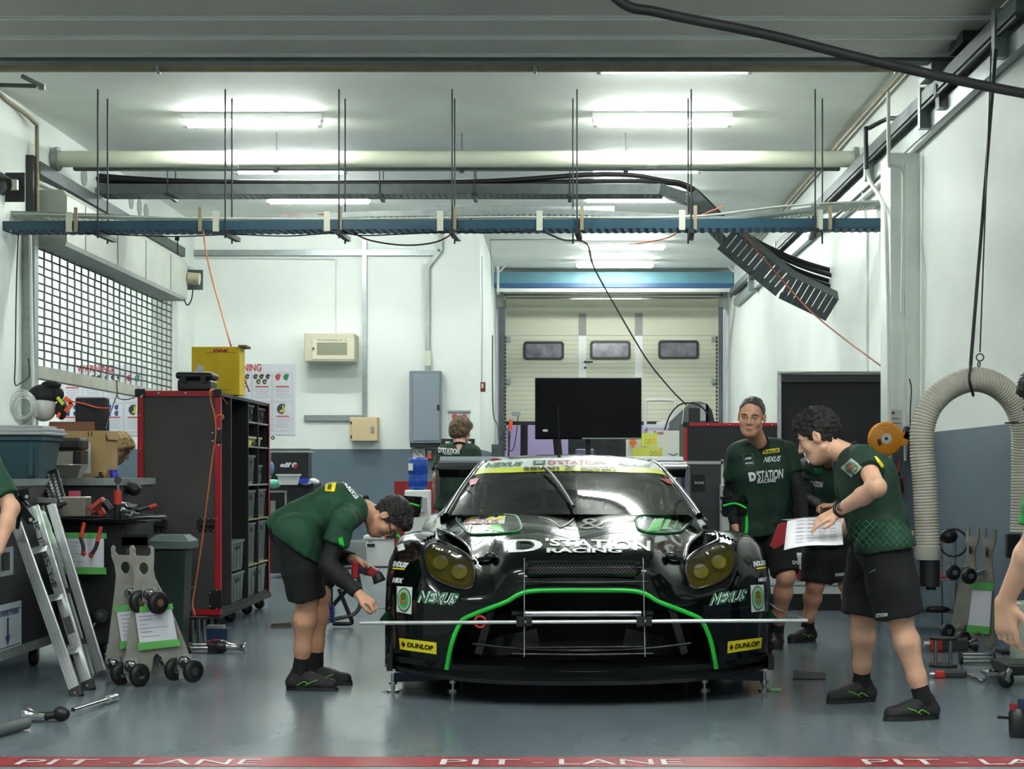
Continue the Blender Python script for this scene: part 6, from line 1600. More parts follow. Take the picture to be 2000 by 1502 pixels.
# ---------------------------------------------------------------- flight cases
t = thing('flight_case', 'long black flight case with aluminium edges at the far left, nearest one', 'flight case', (-3.65,9.4,0))
b = MB(); b.box((-4.2,8.7,.16), (-3.10,10.2,1.13)); b.build('body', M_CASE, t, bevel=.01)
b = MB()
for x in (-3.10,): 
    b.box((x-.03,8.69,.13), (x+.008,10.21,.185)); b.box((x-.03,8.69,1.10), (x+.008,10.21,1.14)); b.box((x-.03,10.17,.16), (x+.008,10.21,1.12))
b.box((-4.2,8.69,1.10), (-3.10,8.73,1.14)); b.box((-4.2,8.69,.13), (-3.10,8.73,.185)); b.build('edge_trim', M_GALV, t)
MB().box((-3.105,9.02,.60), (-3.085,9.28,.76)).build('latch_plate', M_ALU, t)
MB().box((-3.09,9.09,.63), (-3.078,9.20,.73)).build('latch_handle', M_DARKST, t)
lb = MB().box((-3.10,8.98,.17), (-3.095,9.45,.44)); lb.v = [v for v in lb.v]; lbo = lb.build('label_sheet', mat('label paper', (190,200,204), .5), t)
w = MB(); w.text('Forklift Point', (-3.093,9.03,.375), (0,1,0), (0,0,1), .035, w=.36, bold=.02); w.build('label_lettering', mat('label blue', (50,70,120), .5), t)
w = MB(); w.box((-3.094,9.20,.24), (-3.092,9.225,.36)).add([(-3.0925,9.17,.26),(-3.0925,9.255,.26),(-3.0925,9.2125,.205)], [(0,1,2)]); w.box((-3.094,9.02,.40), (-3.092,9.42,.405)).box((-3.094,9.02,.195), (-3.092,9.42,.20)); w.build('label_arrow', MATS['label blue'], t)
for x, y in ((-3.2,8.85),(-3.2,10.0),(-4.05,8.85)): floor_caster(t, x, y, .14, .055)
t = thing('flight_case', 'black flight case with an aluminium top rail behind the tool trolley', 'flight case', (-3.3,10.9,0))
MB().box((-3.85,10.45,.16), (-2.80,11.35,1.10)).build('body', M_CASE, t, bevel=.008)
b = MB(); b.box((-3.85,10.43,1.095), (-2.79,11.36,1.14)); b.build('top_rail', M_GALV, t)
b = MB()
for i in range(24): b.cyl((-3.83+i*.044,10.428,1.115), (-3.83+i*.044,10.424,1.115), .006, n=8)
b.build('rivet_row', M_RIVET, t)
for x in (-3.7,-2.95): floor_caster(t, x, 10.6, .16, .055)
# ---------------------------------------------------------------- on the cases
ZT = 1.14
def taper_bin(root, x0, x1, y0, y1, z0, z1, m, name='body', tp=.02, t_=.006, lip=.012):
    b = MB(); o = [(x0,y0,z1),(x1,y0,z1),(x1,y1,z1),(x0,y1,z1)]; q = [(x0+tp,y0+tp,z0),(x1-tp,y0+tp,z0),(x1-tp,y1-tp,z0),(x0+tp,y1-tp,z0)]
    i1 = [(x0+t_,y0+t_,z1),(x1-t_,y0+t_,z1),(x1-t_,y1-t_,z1),(x0+t_,y1-t_,z1)]; i0 = [(x0+tp+t_,y0+tp+t_,z0+t_),(x1-tp-t_,y0+tp+t_,z0+t_),(x1-tp-t_,y1-tp-t_,z0+t_),(x0+tp+t_,y1-tp-t_,z0+t_)]
    b.add(o+q+i1+i0, [(4,5,1,0),(5,6,2,1),(6,7,3,2),(7,4,0,3),(7,6,5,4),(0,1,9,8),(1,2,10,9),(2,3,11,10),(3,0,8,11),(8,9,13,12),(9,10,14,13),(10,11,15,14),(11,8,12,15),(12,13,14,15)])
    b.box((x0-lip,y0-lip,z1-.018), (x1+lip,y0,z1)).box((x0-lip,y1,z1-.018), (x1+lip,y1+lip,z1)).box((x0-lip,y0,z1-.018), (x0,y1,z1)).box((x1,y0,z1-.018), (x1+lip,y1,z1))
    return b.build(name, m, root)
t = thing('storage_bin', 'large teal plastic bin with a pale grey lid on the nearest case', 'bin', (-3.35,10.0,ZT))
b = MB(); z1 = 1.40
b.add([(-3.70,9.75,z1),(-3.08,9.75,z1),(-3.08,10.15,z1),(-3.70,10.15,z1),(-3.66,9.79,ZT),(-3.11,9.79,ZT),(-3.11,10.11,ZT),(-3.66,10.11,ZT)], [(4,5,1,0),(5,6,2,1),(6,7,3,2),(7,4,0,3),(7,6,5,4),(0,1,2,3)])
b.box((-3.71,9.74,z1-.03), (-3.07,10.16,z1)); b.build('body', M_TEAL, t)
b = MB(); 
for x in (-3.56,-3.34,-3.14): b.box((x-.012,9.755,ZT+.02), (x+.012,9.80,z1-.02))
b.split('ribs', M_TEAL, t)
b = MB(); b.box((-3.73,9.72,z1), (-3.05,10.18,z1+.02)).box((-3.72,9.73,z1+.02), (-3.06,10.17,z1+.045)).box((-3.69,9.76,z1+.045), (-3.10,10.14,z1+.06)); b.build('lid', M_LIDG, t, bevel=.006)
s = 292.
t = item('cardboard_box', 'open cardboard box printed with the number 11, on the rear flight case', 'box', 150, 935, s)
x0, x1 = P(94,0,s).x, P(206,0,s).x; y0 = P(0,0,s).y; z1 = P(0,841,s).z
b = MB(); b.box((x0,y0,ZT), (x1,y0+.3,z1)); b.build('carton', M_CARD, t)
MB().add([(x0,y0-.001,z1),(x1-.07,y0-.001,z1),(x1-.09,y0+.06,z1+.06),(x0-.01,y0+.06,z1+.06)], [(0,1,2,3)]).build('flap', mat('cardboard dark', (112,74,52), .8), t, solid=.004)
MB().add([(x1,y0,z1),(x1,y0+.3,z1),(x1+.015,y0+.28,z1-.06),(x1+.012,y0+.02,z1-.06)], [(0,1,2,3)]).build('flap', M_CARD, t, solid=.004)
w = MB(); w.text('11', P(172,852,s)+V(0,-.003,0), (1,0,0), (0,0,1), .032, bold=.03); w.text('11', P(97,852,s)+V(0,-.003,0), (1,0,0), (0,0,1), .032, bold=.03); w.build('number', M_BLACK, t)
fb(MB(), 164, 864, 177, 925, s, .01).build('white_label', M_WHITEP, t).location = (0,-.006,0)
MB().box(P(160,868,s)-V(0,.006,0), P(165,892,s)).build('red_label', M_RED, t)
s = 300.
t = item('tool_case', 'black lidded case with a pale front panel standing before the cardboard box', 'case', 125, 905, s)
fb(MB(), 91, 880, 158, 912, s, .16).build('body', M_BLACKP, t)
fb(MB(), 93, 882, 142, 908, s+.8, .01).build('pale_panel', mat('pale hammered panel', (122,122,110), .5), t)
fb(MB(), 90, 855, 159, 879, s, .18).build('lid', M_BLACKP, t, bevel=.02)
for x in (95, 131): MB().cyl(P(x,883,s+2), P(x,883,s+2)+V(0,-.01,0), .006).build('catch', M_RIVET, t)
t = item('steel_tray', 'brushed steel basin in front of the black lidded case', 'tray', 128, 934, s)
a = P(92,908,s+2); c = P(168,908,s+2); z0 = ZT; q = [(a.x,a.y-.1),(c.x,a.y-.1),(c.x,a.y+.06),(a.x,a.y+.06)]; i0 = [(a.x+.03,a.y-.07),(c.x-.04,a.y-.07),(c.x-.04,a.y+.03),(a.x+.03,a.y+.03)]
MB().add([(x,y,a.z) for x, y in q]+[(x,y,z0) for x, y in i0], [(4,5,1,0),(5,6,2,1),(6,7,3,2),(7,4,0,3),(7,6,5,4)]).build('basin', mat('brushed steel', (150,146,134), .35, .7), t, solid=.004)
MB().tube([(x,y,a.z) for x, y in q], .004, n=5, sub=1, closed=True).build('rim', M_ALU, t)
t = item('cup', 'blue plastic cup on the rear flight case', 'cup', 223, 934, 290)
MB().lathe([(.026,0),(.033,.055),(.030,.055),(.024,.006)], P(223,934,290).xy.to_3d()+V(0,0,ZT), n=20).build('wall', mat('cobalt plastic', (40,50,170), .4), t)
t = item('spray_nozzle', 'small yellow and black fitting beside the blue cup', 'fitting', 198, 934, 292)
MB().box(P(186,931,293), P(200,935,293)+V(0,.04,0)).cyl(P(196,930,293), P(196,922,293), .01).build('base', M_BLACKP, t); MB().lathe([(.008,0),(.018,.02),(.014,.035)], P(203,930,293), (0,-.3,1)).build('nozzle', mat('brass', (190,160,90), .35, .5), t)
# helmet, harness, coil, curtain behind
s = 288.
t = item('equipment_case', 'black soft case standing behind the cardboard box', 'case', 176, 838, 284)
fb(MB(), 146, 776, 207, 935, 280, .1).build('body', mat('black fabric case', (30,33,36), .7), t, bevel=.015)
MB().bar(P(150,778,281), P(190,800,281), .006, .01).build('strap', M_BLACK, t)
t = item('white_helmet', 'white helmet hung at the left beside the coil of cable', 'helmet', 85, 822, s)
F_ = Field(P(50,835,s)-V(0,.12,0), P(120,735,s)+V(0,.16,0), .006); c = P(85,796,s); F_.ell(c, (.088,.10,.095), None, 0); F_.clip(P(85,781,s), (0,0,1)); w = MB(); F_.mesh(w, M_WHITEP); w.build('shell', M_WHITEP, t)
MB().ell(P(85,772,s), (.10,.10,.075), n=18, k=10).build('liner', mat('helmet lining', (26,27,30), .7), t)
t = item('safety_harness', 'black harness with bright orange straps hanging by the helmet', 'harness', 125, 800, s)
MB().ell(P(112,770,s), (.045,.05,.05)).ell(P(120,800,s), (.04,.05,.07)).ell(P(100,752,s), (.07,.05,.03)).build('webbing', mat('black webbing', (24,25,28), .75, bump=.6, bscale=40.), t)
MB().bar(P(126,777,s+2), P(141,787,s+2), .012, .03).bar(P(141,787,s+2), P(128,804,s+2), .012, .03).bar(P(117,806,s+2), P(112,816,s+2), .01, .02).build('orange_strap', mat('safety orange', (240,96,50), .5), t)
MB().bar(P(112,776,s+4), P(124,790,s+4), .012, .02).build('yellow_tag', mat('lime tag', (200,220,60), .5), t)
cable('orange_cable', 'thin orange cord running from the harness to the curtain', [P(141,784,s), P(165,789,s), P(190,796,286), P(213,797,286)], .005, mat('safety orange', (240,96,50), .5))
t = item('cable_coil', 'coil of white cable hanging on the left wall', 'cable coil', 45, 828, 292)
rr = random.Random(2)
for k in range(9):
    w = MB(); c = P(45+rr.uniform(-2,3),795+rr.uniform(-3,3),292+k*.6); r1 = (25-k*1.4)/292; r2 = (33-k*1.8)/292
    w.tube([c+V(r1*math.cos(a), .0, r2*math.sin(a)) for a in [2*math.pi*i/16 for i in range(16)]], .0045, n=5, sub=1, closed=True); w.build('cable_loop', M_WHITEP, t)
cable('hanging_wire', 'black wire drooping below the grille bar in loops', [P(228,745,270), P(229,765,270), P(232,778,270), P(250,780,270), P(266,773,270), P(269,758,270)], .004, M_BLACK)
cable('hanging_wire', 'black wire hanging from the grille down to the cardboard box', [P(228,772,272), P(218,800,276), P(213,815,280), P(206,838,284)], .005, M_BLACK)
# ---------------------------------------------------------------- tool trolley
s = 318.; D0 = FPX/s
t = item('tool_trolley', 'black tool trolley tray heaped with tools at the left', 'trolley', 190, 1270, s); ORG[t].z = 0; t.location = ORG[t]
xa, xb = P(105,0,s).x, P(288,0,s).x; zt = P(0,1012,s).z
MB().box((xa,D0,zt-.03), (xb,D0+.36,zt-.015)).build('tray_floor', M_BLACKP, t)
MB().tube([(xa,D0,zt), (xa+.1,D0-.03,zt-.01), ((xa+xb)/2,D0-.03,zt-.014), (xb-.02,D0-.01,zt), (xb,D0+.35,zt), (xa,D0+.36,zt)], .012, n=7, sub=4, closed=True).build('rim', M_BLACKP, t)
MB().box((xa+.01,D0+.02,.12), (xb-.14,D0+.34,zt-.03)).build('cabinet', M_CASE, t, bevel=.01)
for x in (xa+.08, xb-.22): floor_caster(t, x, D0+.08, .12, .045)
t = item('open_socket_set', 'open black case of chrome sockets leaning upright on the trolley', 'socket set', 108, 990, 322)
A, B_ = P(96,922,320), P(116,992,324); d = (B_-A).normalized(); sd = V(1,0,0)
MB().bar(A, B_, .105, .03, up=(0,-1,.3)).build('case', M_BLACKP, t, bevel=.006)
w = MB()
for i in range(9):
    for j in range(3):
        p = A.lerp(B_, .1+.09*i)+sd*(-.03+.03*j)+V(0,-.018,0); w.cyl(p, p+V(0,-.012,.002), .010, n=10)
w.build('sockets', M_CHROME, t)
t = item('steel_box', 'square steel box on the trolley with a pink block behind', 'box', 146, 1010, 322)
fb(MB(), 120, 970, 166, 1009, 324, .14).build('box', mat('brushed steel', (150,146,134), .35, .7), t, bevel=.006)
fb(MB(), 134, 959, 153, 972, 316, .05).build('pink_block', mat('pink foam', (196,80,110), .6), None, label='pink block behind the steel box on the trolley', cat='block')
t = item('impact_driver', 'orange red cordless driver lying on the trolley', 'power tool', 192, 1008, 322)
MB().bar(P(178,998,322), P(205,976,322), .05, .055, up=(0,-1,0)).bar(P(192,990,322), P(203,1008,322), .04, .035, up=(0,-1,0)).build('body', M_HANDLE, t, bevel=.01); MB().bar(P(182,996,325), P(200,981,325), .012, .02, up=(0,-1,0)).build('grip_stripe', M_BLACK, t)
MB().cyl(P(203,980,324), P(216,996,324), .022).build('chuck', M_BLACKP, t)
t = item('torque_wrench', 'torque wrench standing upright with a red and black grip', 'wrench', 230, 1012, 324)
MB().cyl(P(230,1014,324), P(230,985,324), .022).build('black_grip', M_BLACKP, t); MB().cyl(P(230,985,324), P(230,958,324), .024).build('red_grip', M_HANDLE, t); MB().cyl(P(230,958,324), P(230,940,324), .009).build('shaft', M_CHROME, t); MB().cyl(P(230,938,326), P(230,938,320), .022).build('ratchet_head', M_DARKST, t)
t = item('black_bag', 'crumpled black bag between the flight case and the cabinet', 'bag', 252, 960, 300)
MB().ell(P(250,950,300), (.07,.06,.04)).ell(P(262,955,300), (.05,.05,.045)).ell(P(236,944,302), (.04,.04,.025)).build('bag_body', mat('black nylon', (22,23,25), .6, bump=.8, bscale=30.), t)
rr = random.Random(5)
t = item('loose_tools', 'heap of small chrome and black tools at the right end of the trolley', 'tools', 262, 1008, 322)
for i in range(12):
    p = P(240+rr.uniform(0,32),1004-rr.uniform(0,22),322+rr.uniform(-6,4)); a = rr.uniform(0,3.1); d = V(math.cos(a),rr.uniform(-.3,.3),math.sin(a)*.4)*.03
    MB().cyl(p-d, p+d, rr.uniform(.005,.011)).build('tool_piece', rr.choice([M_CHROME,M_DARKST,M_BLACKP,M_CHROME]), t)
MB().bar(P(238,994,324), P(256,1006,324), .045, .02).build('gauge', mat('display pale green', (170,190,170), .4), t)
t = item('pry_bar', 'tool with a black and red handle sticking out right of the trolley', 'tool', 290, 994, 320)
MB().cyl(P(268,998,322), P(290,992,320), .012).build('handle', M_BLACKP, t); MB().cyl(P(290,992,320), P(305,987,319), .014).build('handle_end', M_HANDLE, t)
for i, (p0, p1_, p2_) in enumerate((((164,1022),(158,1052),(163,1080)), ((197,1030),(190,1060),(178,1084)))):
    t = item('hanging_pliers', ['left red handled pliers hanging over the taped sheet','right red handled pliers hanging over the taped sheet'][i], 'pliers', p2_[0], p2_[1], 323, 'pliers on the trolley rim')
    MB().tube([P(*p0,323), P(*p1_,325)], .013, n=8, sub=1).build('red_handle', M_HANDLE, t); MB().tube([P(*p1_,325), P((p1_[0]+p2_[0])/2+2,(p1_[1]+p2_[1])/2,325), P(*p2_,325)], .012, n=8, sub=2).build('black_handle', M_DARKST, t); MB().ell(P(*p2_,325), (.016,.012,.02)).build('tip', M_HANDLE, t)
def form(root, quad, s, m=M_PAPER, tape=True):
    """paper form with printed lines and green tape along top and bottom; quad = photo corners"""
    tl, tr, br, bl = [P(*q, s) for q in quad]; f = lambda a, b: tl.lerp(tr, a).lerp(bl.lerp(br, a), b)
    MB().add([tl, tr, br, bl], [(3,2,1,0)]).build('form_sheet', m, root, solid=.0015)
    o = V(0,-.002,0); w = MB()
    for i, (b0, L) in enumerate(((.2,.5),(.3,.35),(.42,.2),(.52,.75),(.62,.3),(.74,.5))): w.add([f(.08,b0)+o, f(.08+L,b0)+o, f(.08+L,b0+.012)+o, f(.08,b0+.012)+o], [(0,1,2,3)])
    w.build('form_lines', M_INK, root)
    if tape:
        for b0, b1 in ((-.06,.10), (.90,1.10)): w = MB(); w.add([f(-.06,b0)+o*1.5, f(1.05,b0-.01)+o*1.5, f(1.06,b1-.02)+o*1.5, f(-.05,b1)+o*1.5], [(0,1,2,3)]); w.build('green_tape', M_TAPE, root)
tt = item('taped_form', 'white form fixed with green tape to the front of the tool trolley', 'paper', 155, 1118, 320)
form(tt, ((108,1044),(203,1046),(203,1116),(112,1114)), 320.5)
MB().box(P(238,1068,322), P(288,1046,322)).build('bracket_block', mat('black bracket', (18,19,21), .35), None, label='black shiny bracket block with a white mark under the trolley end', cat='bracket', solid=.02)
t = item('cable_drum', 'dark chrome roller hanging low between the ladder and the steel plates', 'roller', 205, 1200, 318); MB().lathe([(.02,0),(.05,.01),(.055,.05),(.03,.075)], P(190,1212,318), (.6,-.3,.75)).build('roller_body', M_DARKST, t); MB().cyl(P(178,1226,318), P(195,1205,318), .012).build('roller_rod', M_CHROME, t)
# ---------------------------------------------------------------- ladder
t = thing('folding_ladder', 'aluminium folding ladder leaning at the far left, writing on one rail', 'ladder', P(150,1357,368).xy.to_3d())
def rail(a, b, w_, h_, nm='rail'):
    o = MB().bar(a, b, w_, h_, up=(0,-1,.2)).build(nm, M_ALU, t, bevel=.004)
    g = MB(); d = (b-a)
    for k in (-.25, 0, .25): g.bar(a+V(w_*k,-h_/2-.001,0), b+V(w_*k,-h_/2-.001,0), .0015, .002, up=(0,-1,.2))
    g.build('groove', M_GALVD, o); return o
R1 = (P(146,1346,370), P(26,1008,350)); R2 = (P(170,1332,360), P(66,990,342)); R3 = (P(198,1312,338), P(100,985,328)); R4 = (P(176,1320,334), P(78,990,326))
rail(*R1, .060, .028); rail(*R2, .060, .028); rail(*R3, .055, .028); rail(*R4, .05, .028)
for A_, B2 in ((R1, R2), (R4, R3)):
    for k in (.2,.5,.78): MB().bar(A_[0].lerp(A_[1],k)+V(0,.02,0), B2[0].lerp(B2[1],k-.02)+V(0,.02,0), .035, .03).build('rung', M_ALU, t)
MB().bar(R3[1]+V(-.12,0,.03), R3[1]+V(.03,0,.02), .03, .03).build('top_rung', M_ALU, t)
for r_, k in ((R1, 0), (R2, 0)):
    d = (r_[1]-r_[0]).normalized(); b = MB(); b.bar(r_[0]-d*.055, r_[0]+d*.005, .064, .034, up=(0,-1,.2)); b.build('rubber_foot', M_BLACKP, t, bevel=.004); MB().cyl(r_[0]-d*.02+V(0,-.016,0), r_[0]-d*.02+V(0,-.020,0), .006).build('foot_rivet', M_RIVET, t)
b = MB(); b.bar(P(28,1032,356), P(38,985,356), .012, .05, up=(1,0,0)).bar(P(36,985,357), P(62,1020,357), .012, .05, up=(1,0,0)).bar(P(24,968,356), P(50,992,356), .012, .055, up=(1,0,0)).bar(P(38,968,356), P(58,964,356), .012, .06, up=(0,0,1)); b.split('hinge_plate', M_BLACKP, t)
for q in ((27,1030),(30,968),(60,1015),(52,970)): MB().cyl(P(*q,360), P(*q,362), .010).build('hinge_rivet', M_RIVET, t)
w = MB(); a, c = R2[1], R2[0]; d = (c-a).normalized(); w.text('KTMS34', a.lerp(c,.10)+V(-.026,-.03,0), d, d.cross(V(0,1,0)), .035, w=.42); w.build('rail_marking', M_DARKST, t)
MB().bar(R2[0].lerp(R2[1],.36)+V(0,-.018,0), R2[0].lerp(R2[1],.27)+V(0,-.018,0), .04, .002, up=(0,-1,.2)).build('rail_label', mat('dark label', (60,60,58), .5), t)
w = MB(); g = []
for i in range(9):
    g.append([P(62+i*3.2+j*5.5, 988+i*9+j*2.5, 345-j*2)+V(0,.01*math.sin(i*2+j*1.7),0) for j in range(6)])
w.grid(g); w.build('plastic_sleeve', mat('green tinted film', (150,196,160), .3, bump=.4, bscale=30.), label='green tinted plastic sleeve over the top of the ladder', cat='plastic sleeve', solid=.002)
# ---------------------------------------------------------------- steel dolly plates with casters
PL = [(253,1070),(257,1066),(262,1071),(261,1079),(266,1085),(290,1086),(295,1080),(294,1071),(290,1067),(296,1066),(301,1073),(301,1088),(300,1112),(304,1132),(315,1152),(336,1196),(355,1240),(368,1275),(373,1300),(370,1318),(358,1326),(344,1326),(330,1318),(322,1300),(316,1283),(306,1276),(300,1284),(298,1302),(292,1322),(280,1336),(262,1339),(249,1330),(243,1312),(245,1285),(250,1240),(256,1190),(261,1150),(263,1125),(260,1105),(254,1088)]
def dolly(dx, s, lab, dy=0, casters=True, group='steel dolly plates'):
    k = s/352.; f = lambda x, y: P(x+dx, CYP+(y-CYP)*k+dy, s)
    t = thing('dolly_plate', lab, 'dolly', V(f(300,1339).x, f(300,1339).y, 0), group)
    bm = MB(); n = len(PL); vs = [f(*p) for p in PL]; hole = [f(281+9*math.cos(2*math.pi*i/14), 1110+12*math.sin(2*math.pi*i/14)) for i in range(14)]
    # plate as triangulated outline with an oval hole, bridged at the slot
    cut = 4; o = vs[:cut+1]; hs_ = sorted(range(14), key=lambda i: (hole[i]-vs[cut]).length)[0]
    ring = [hole[(hs_+i) % 14] for i in range(15)]; area = sum(ring[i].x*ring[i+1].z-ring[i+1].x*ring[i].z for i in range(14)); ao = sum(vs[i].x*vs[(i+1)%n].z-vs[(i+1)%n].x*vs[i].z for i in range(n))
    if area*ao > 0: ring = ring[::-1]
    poly = o+ring+[vs[cut]]+vs[cut+1:]
    from mathutils.geometry import tessellate_polygon
    tr = tessellate_polygon([[V(p.x,p.z,0) for p in poly]]); bm.add(poly, [tuple(q) for q in tr]); bm.build('plate', M_PLATE, t, solid=.012)
    form(t, ((263+dx,CYP+(1190-CYP)*k),(334+dx,CYP+(1184-CYP)*k),(348+dx,CYP+(1256-CYP)*k),(274+dx,CYP+(1263-CYP)*k)), s*1.003)
    if casters:
        for x, y in ((294,1160),(258,1300),(362,1292)):
            c = f(x,y); m_ = MB(); m_.cbox(c+V(0,-.012,0), (.085,.006,.085)); m_.build('caster_plate', M_GALV, t); m_ = MB(); m_.lathe([(.038,0),(.036,.02),(.02,.03)], c+V(0,-.012,0), (0,-1,0)); m_.bar(c+V(.0,-.03,0), c+V(.06,-.085,-.03), .045, .04); m_.build('caster_fork', M_CHROME, t)
            cc = f(x+22,y+15)+V(0,-.085,0); caster(t, cc, .064, axis=(.75,-.55,0))
dolly(-36, 349., 'raw steel dolly plate behind its twin at the left, half covered')
dolly(0, 352., 'raw steel dolly plate in front at the left, form taped across it')
# ---------------------------------------------------------------- bin, dark box, stands and tools on the floor
s = 300.
t = item('waste_bin', 'dark green wheeled waste bin with a grey green lid behind the dolly plates', 'bin', 330, 1276, s); 
a, b2 = P(296,1075,s), P(362,1075,s); q0, q1 = P(304,1272,s), P(354,1272,s)
MB().add([a, b2, b2+V(0,.22,0), a+V(0,.22,0), V(q0.x,q0.y+.02,.01), V(q1.x,q1.y+.02,.01), V(q1.x,q1.y+.2,.01), V(q0.x,q0.y+.2,.01)], [(4,5,1,0),(5,6,2,1),(6,7,3,2),(7,4,0,3),(7,6,5,4),(0,1,2,3)]).build('body', mat('bin green', (28,48,42), .5), t)
MB().box(P(289,1056,s)-V(0,.02,0), P(371,1073,s)+V(0,.26,0)).build('lid_rim', mat('bin lid', (84,104,98), .5), t, bevel=.008)
c = (P(330,0,s).x, P(0,0,s).y+.11, P(0,1056,s).z); MB().add([(c[0]-.13,c[1]-.12,c[2]),(c[0]+.13,c[1]-.12,c[2]),(c[0]+.13,c[1]+.14,c[2]),(c[0]-.13,c[1]+.14,c[2]),(c[0]-.10,c[1]-.08,c[2]+.035),(c[0]+.09,c[1]-.08,c[2]+.035),(c[0]+.09,c[1]+.1,c[2]+.035),(c[0]-.10,c[1]+.1,c[2]+.035)], [(0,1,5,4),(1,2,6,5),(2,3,7,6),(3,0,4,7),(4,5,6,7)]).build('lid', MATS['bin lid'], t)
t = item('metal_box', 'upright dark box with a thin silver edge right of the dolly plates', 'box', 350, 1256, 283); ORG[t].z = 0; t.location = ORG[t]
fb(MB(), 322, 1152, 357, 1255, 283, .12).build('body', mat('glossy dark green', (20,40,36), .3), t); b = MB(); a = P(322,1151,283.5); c = P(357,1151,283.5); b.bar(a, c, .006, .006).bar(c, P(357,1254,283.5), .006, .006).bar(c, c+V(.06,.12,.01), .006, .006); b.build('edge', M_ALU, t)
MB().bar(P(316,1142,284), P(350,1136,284), .04, .02).build('tool_on_top', M_CHROME, None, label='small chrome tool lying on the dark box', cat='tool')
t = item('air_bottle', 'black bottle with a curled red hose beside the dark box', 'bottle', 367, 1258, 285)
p = P(367,1258,285); p.z = 0; MB().lathe([(.03,0),(.032,.01),(.032,.22),(.02,.25),(.012,.26)], p, n=20).build('body', M_BLACKP, t); MB().tube([p+V(-.01,-.01,.27), p+V(.03,-.03,.25), p+V(.05,-.03,.18), p+V(.02,-.04,.08), p+V(-.01,-.03,.04)], .004, n=5).build('red_hose', M_RED, t)
def spool(x, y, s, L, R_, lab, up=False, posts=3, group='twin disc stands'):
    """two black discs joined by steel posts, lying or standing"""
    p = P(x, y, s); t = thing('disc_stand', lab, 'stand', V(p.x, p.y, 0), group)
    if up:
        for z in (0, L): MB().lathe([(R_,0),(R_,.012)], (p.x,p.y,z), n=28).build('disc', M_BLACKP, t)
        for k in range(posts): a = 2*math.pi*k/posts+.35; MB().cyl((p.x+R_*.62*math.cos(a),p.y+R_*.62*math.sin(a),.01), (p.x+R_*.62*math.cos(a),p.y+R_*.62*math.sin(a),L), .011).build('post', M_CHROME, t)
    else:
        for q in (-L/2, L/2): MB().lathe([(R_,-.008),(R_,.008)], (p.x+q,p.y,R_), (1,0,0), n=28).build('disc', M_BLACKP, t)
        for k in range(posts): a = 2*math.pi*k/posts+.9; MB().cyl((p.x-L/2,p.y+R_*.7*math.cos(a),R_+R_*.7*math.sin(a)), (p.x+L/2,p.y+R_*.7*math.cos(a),R_+R_*.7*math.sin(a)), .009).build('post', M_CHROME, t)
    return t
spool(403, 1274, 300, .21, .036, 'twin disc steel stand lying on the floor beside the dolly plates')
spool(388, 1262, 292, .20, .06, 'twin disc steel stand standing upright behind the lying one', True, 4)
t = item('blue_case', 'small blue block with a silver top behind the chrome socket gun', 'box', 428, 1248, 282); ORG[t].z = 0; t.location = ORG[t]
fb(MB(), 404, 1228, 444, 1250, 282, .1).build('body', mat('navy paint', (30,52,86), .35), t); fb(MB(), 403, 1222, 436, 1228, 282, .08).build('silver_top', M_ALU, t)
t = item('wheel_gun', 'black wheel gun with a long chrome socket lying on the floor at the left', 'wheel gun', 435, 1276, 300); ORG[t].z = 0; t.location = ORG[t]
p = P(430,1270,300); p.z = .045; MB().ell(p, (.06,.045,.045)).bar(p+V(-.01,.01,0), p+V(-.03,.10,-.02), .04, .04).cbox(p+V(-.04,-.01,-.01), (.07,.05,.06)).build('body', M_BLACKP, t, bevel=.004)
MB().lathe([(.03,0),(.024,.02),(.020,.07),(.026,.11),(.034,.125),(.030,.128)], p+V(.04,0,0), (1,-.05,-.06), n=20).build('chrome_socket', M_CHROME, t); MB().tube([p+V(-.12,.02,-.02), p+V(-.05,-.02,.04), p+V(.01,-.03,.044)], .005, n=5).build('red_trim', M_RED, t)
# big torque wrench and grip on the floor at the bottom left
t = thing('breaker_bar', 'large chrome breaker bar with black ratchet head on the floor bottom left', 'wrench', P(120,1408,411).xy.to_3d())
s = SF(1403); p0, p1_, p2_, p3_ = [P(x, y, SF(y+14)) for x, y in ((50,1396),(92,1398),(120,1396),(226,1356))]
for q, r in ((p0,.03),(p1_,.03),(p2_,.038),(p3_,.022)): q.z = r
MB().lathe([(.038,0),(.040,.01),(.030,.03),(.022,.05),(.020,.11),(.022,.115)], p0, (p1_-p0), n=22).build('socket', M_CHROME, t)
MB().cyl(p0.lerp(p1_,.85), p2_, .018).ell(p2_, (.042,.036,.036)).build('ratchet_head', M_BLACKP, t)
MB().cyl(p2_.lerp(p3_,.2), p3_, .012, m=M_CHROME).build('shaft', M_CHROME, t); MB().cyl(p2_.lerp(p3_,.84), p3_, .020).build('knurled_end', M_ALU, t)
t = thing('tool_grip', 'grey rubber tool grip cut off by the bottom left corner', 'grip', P(20,1440,430).xy.to_3d())
a = P(-40,1432,SF(1450)); b2 = P(50,1408,SF(1426)); a.z = b2.z = .03; MB().cyl(a, b2, .030, .026).ell(b2, (.028,.03,.026)).build('grip_body', mat('grey green rubber', (84,92,88), .6), t)
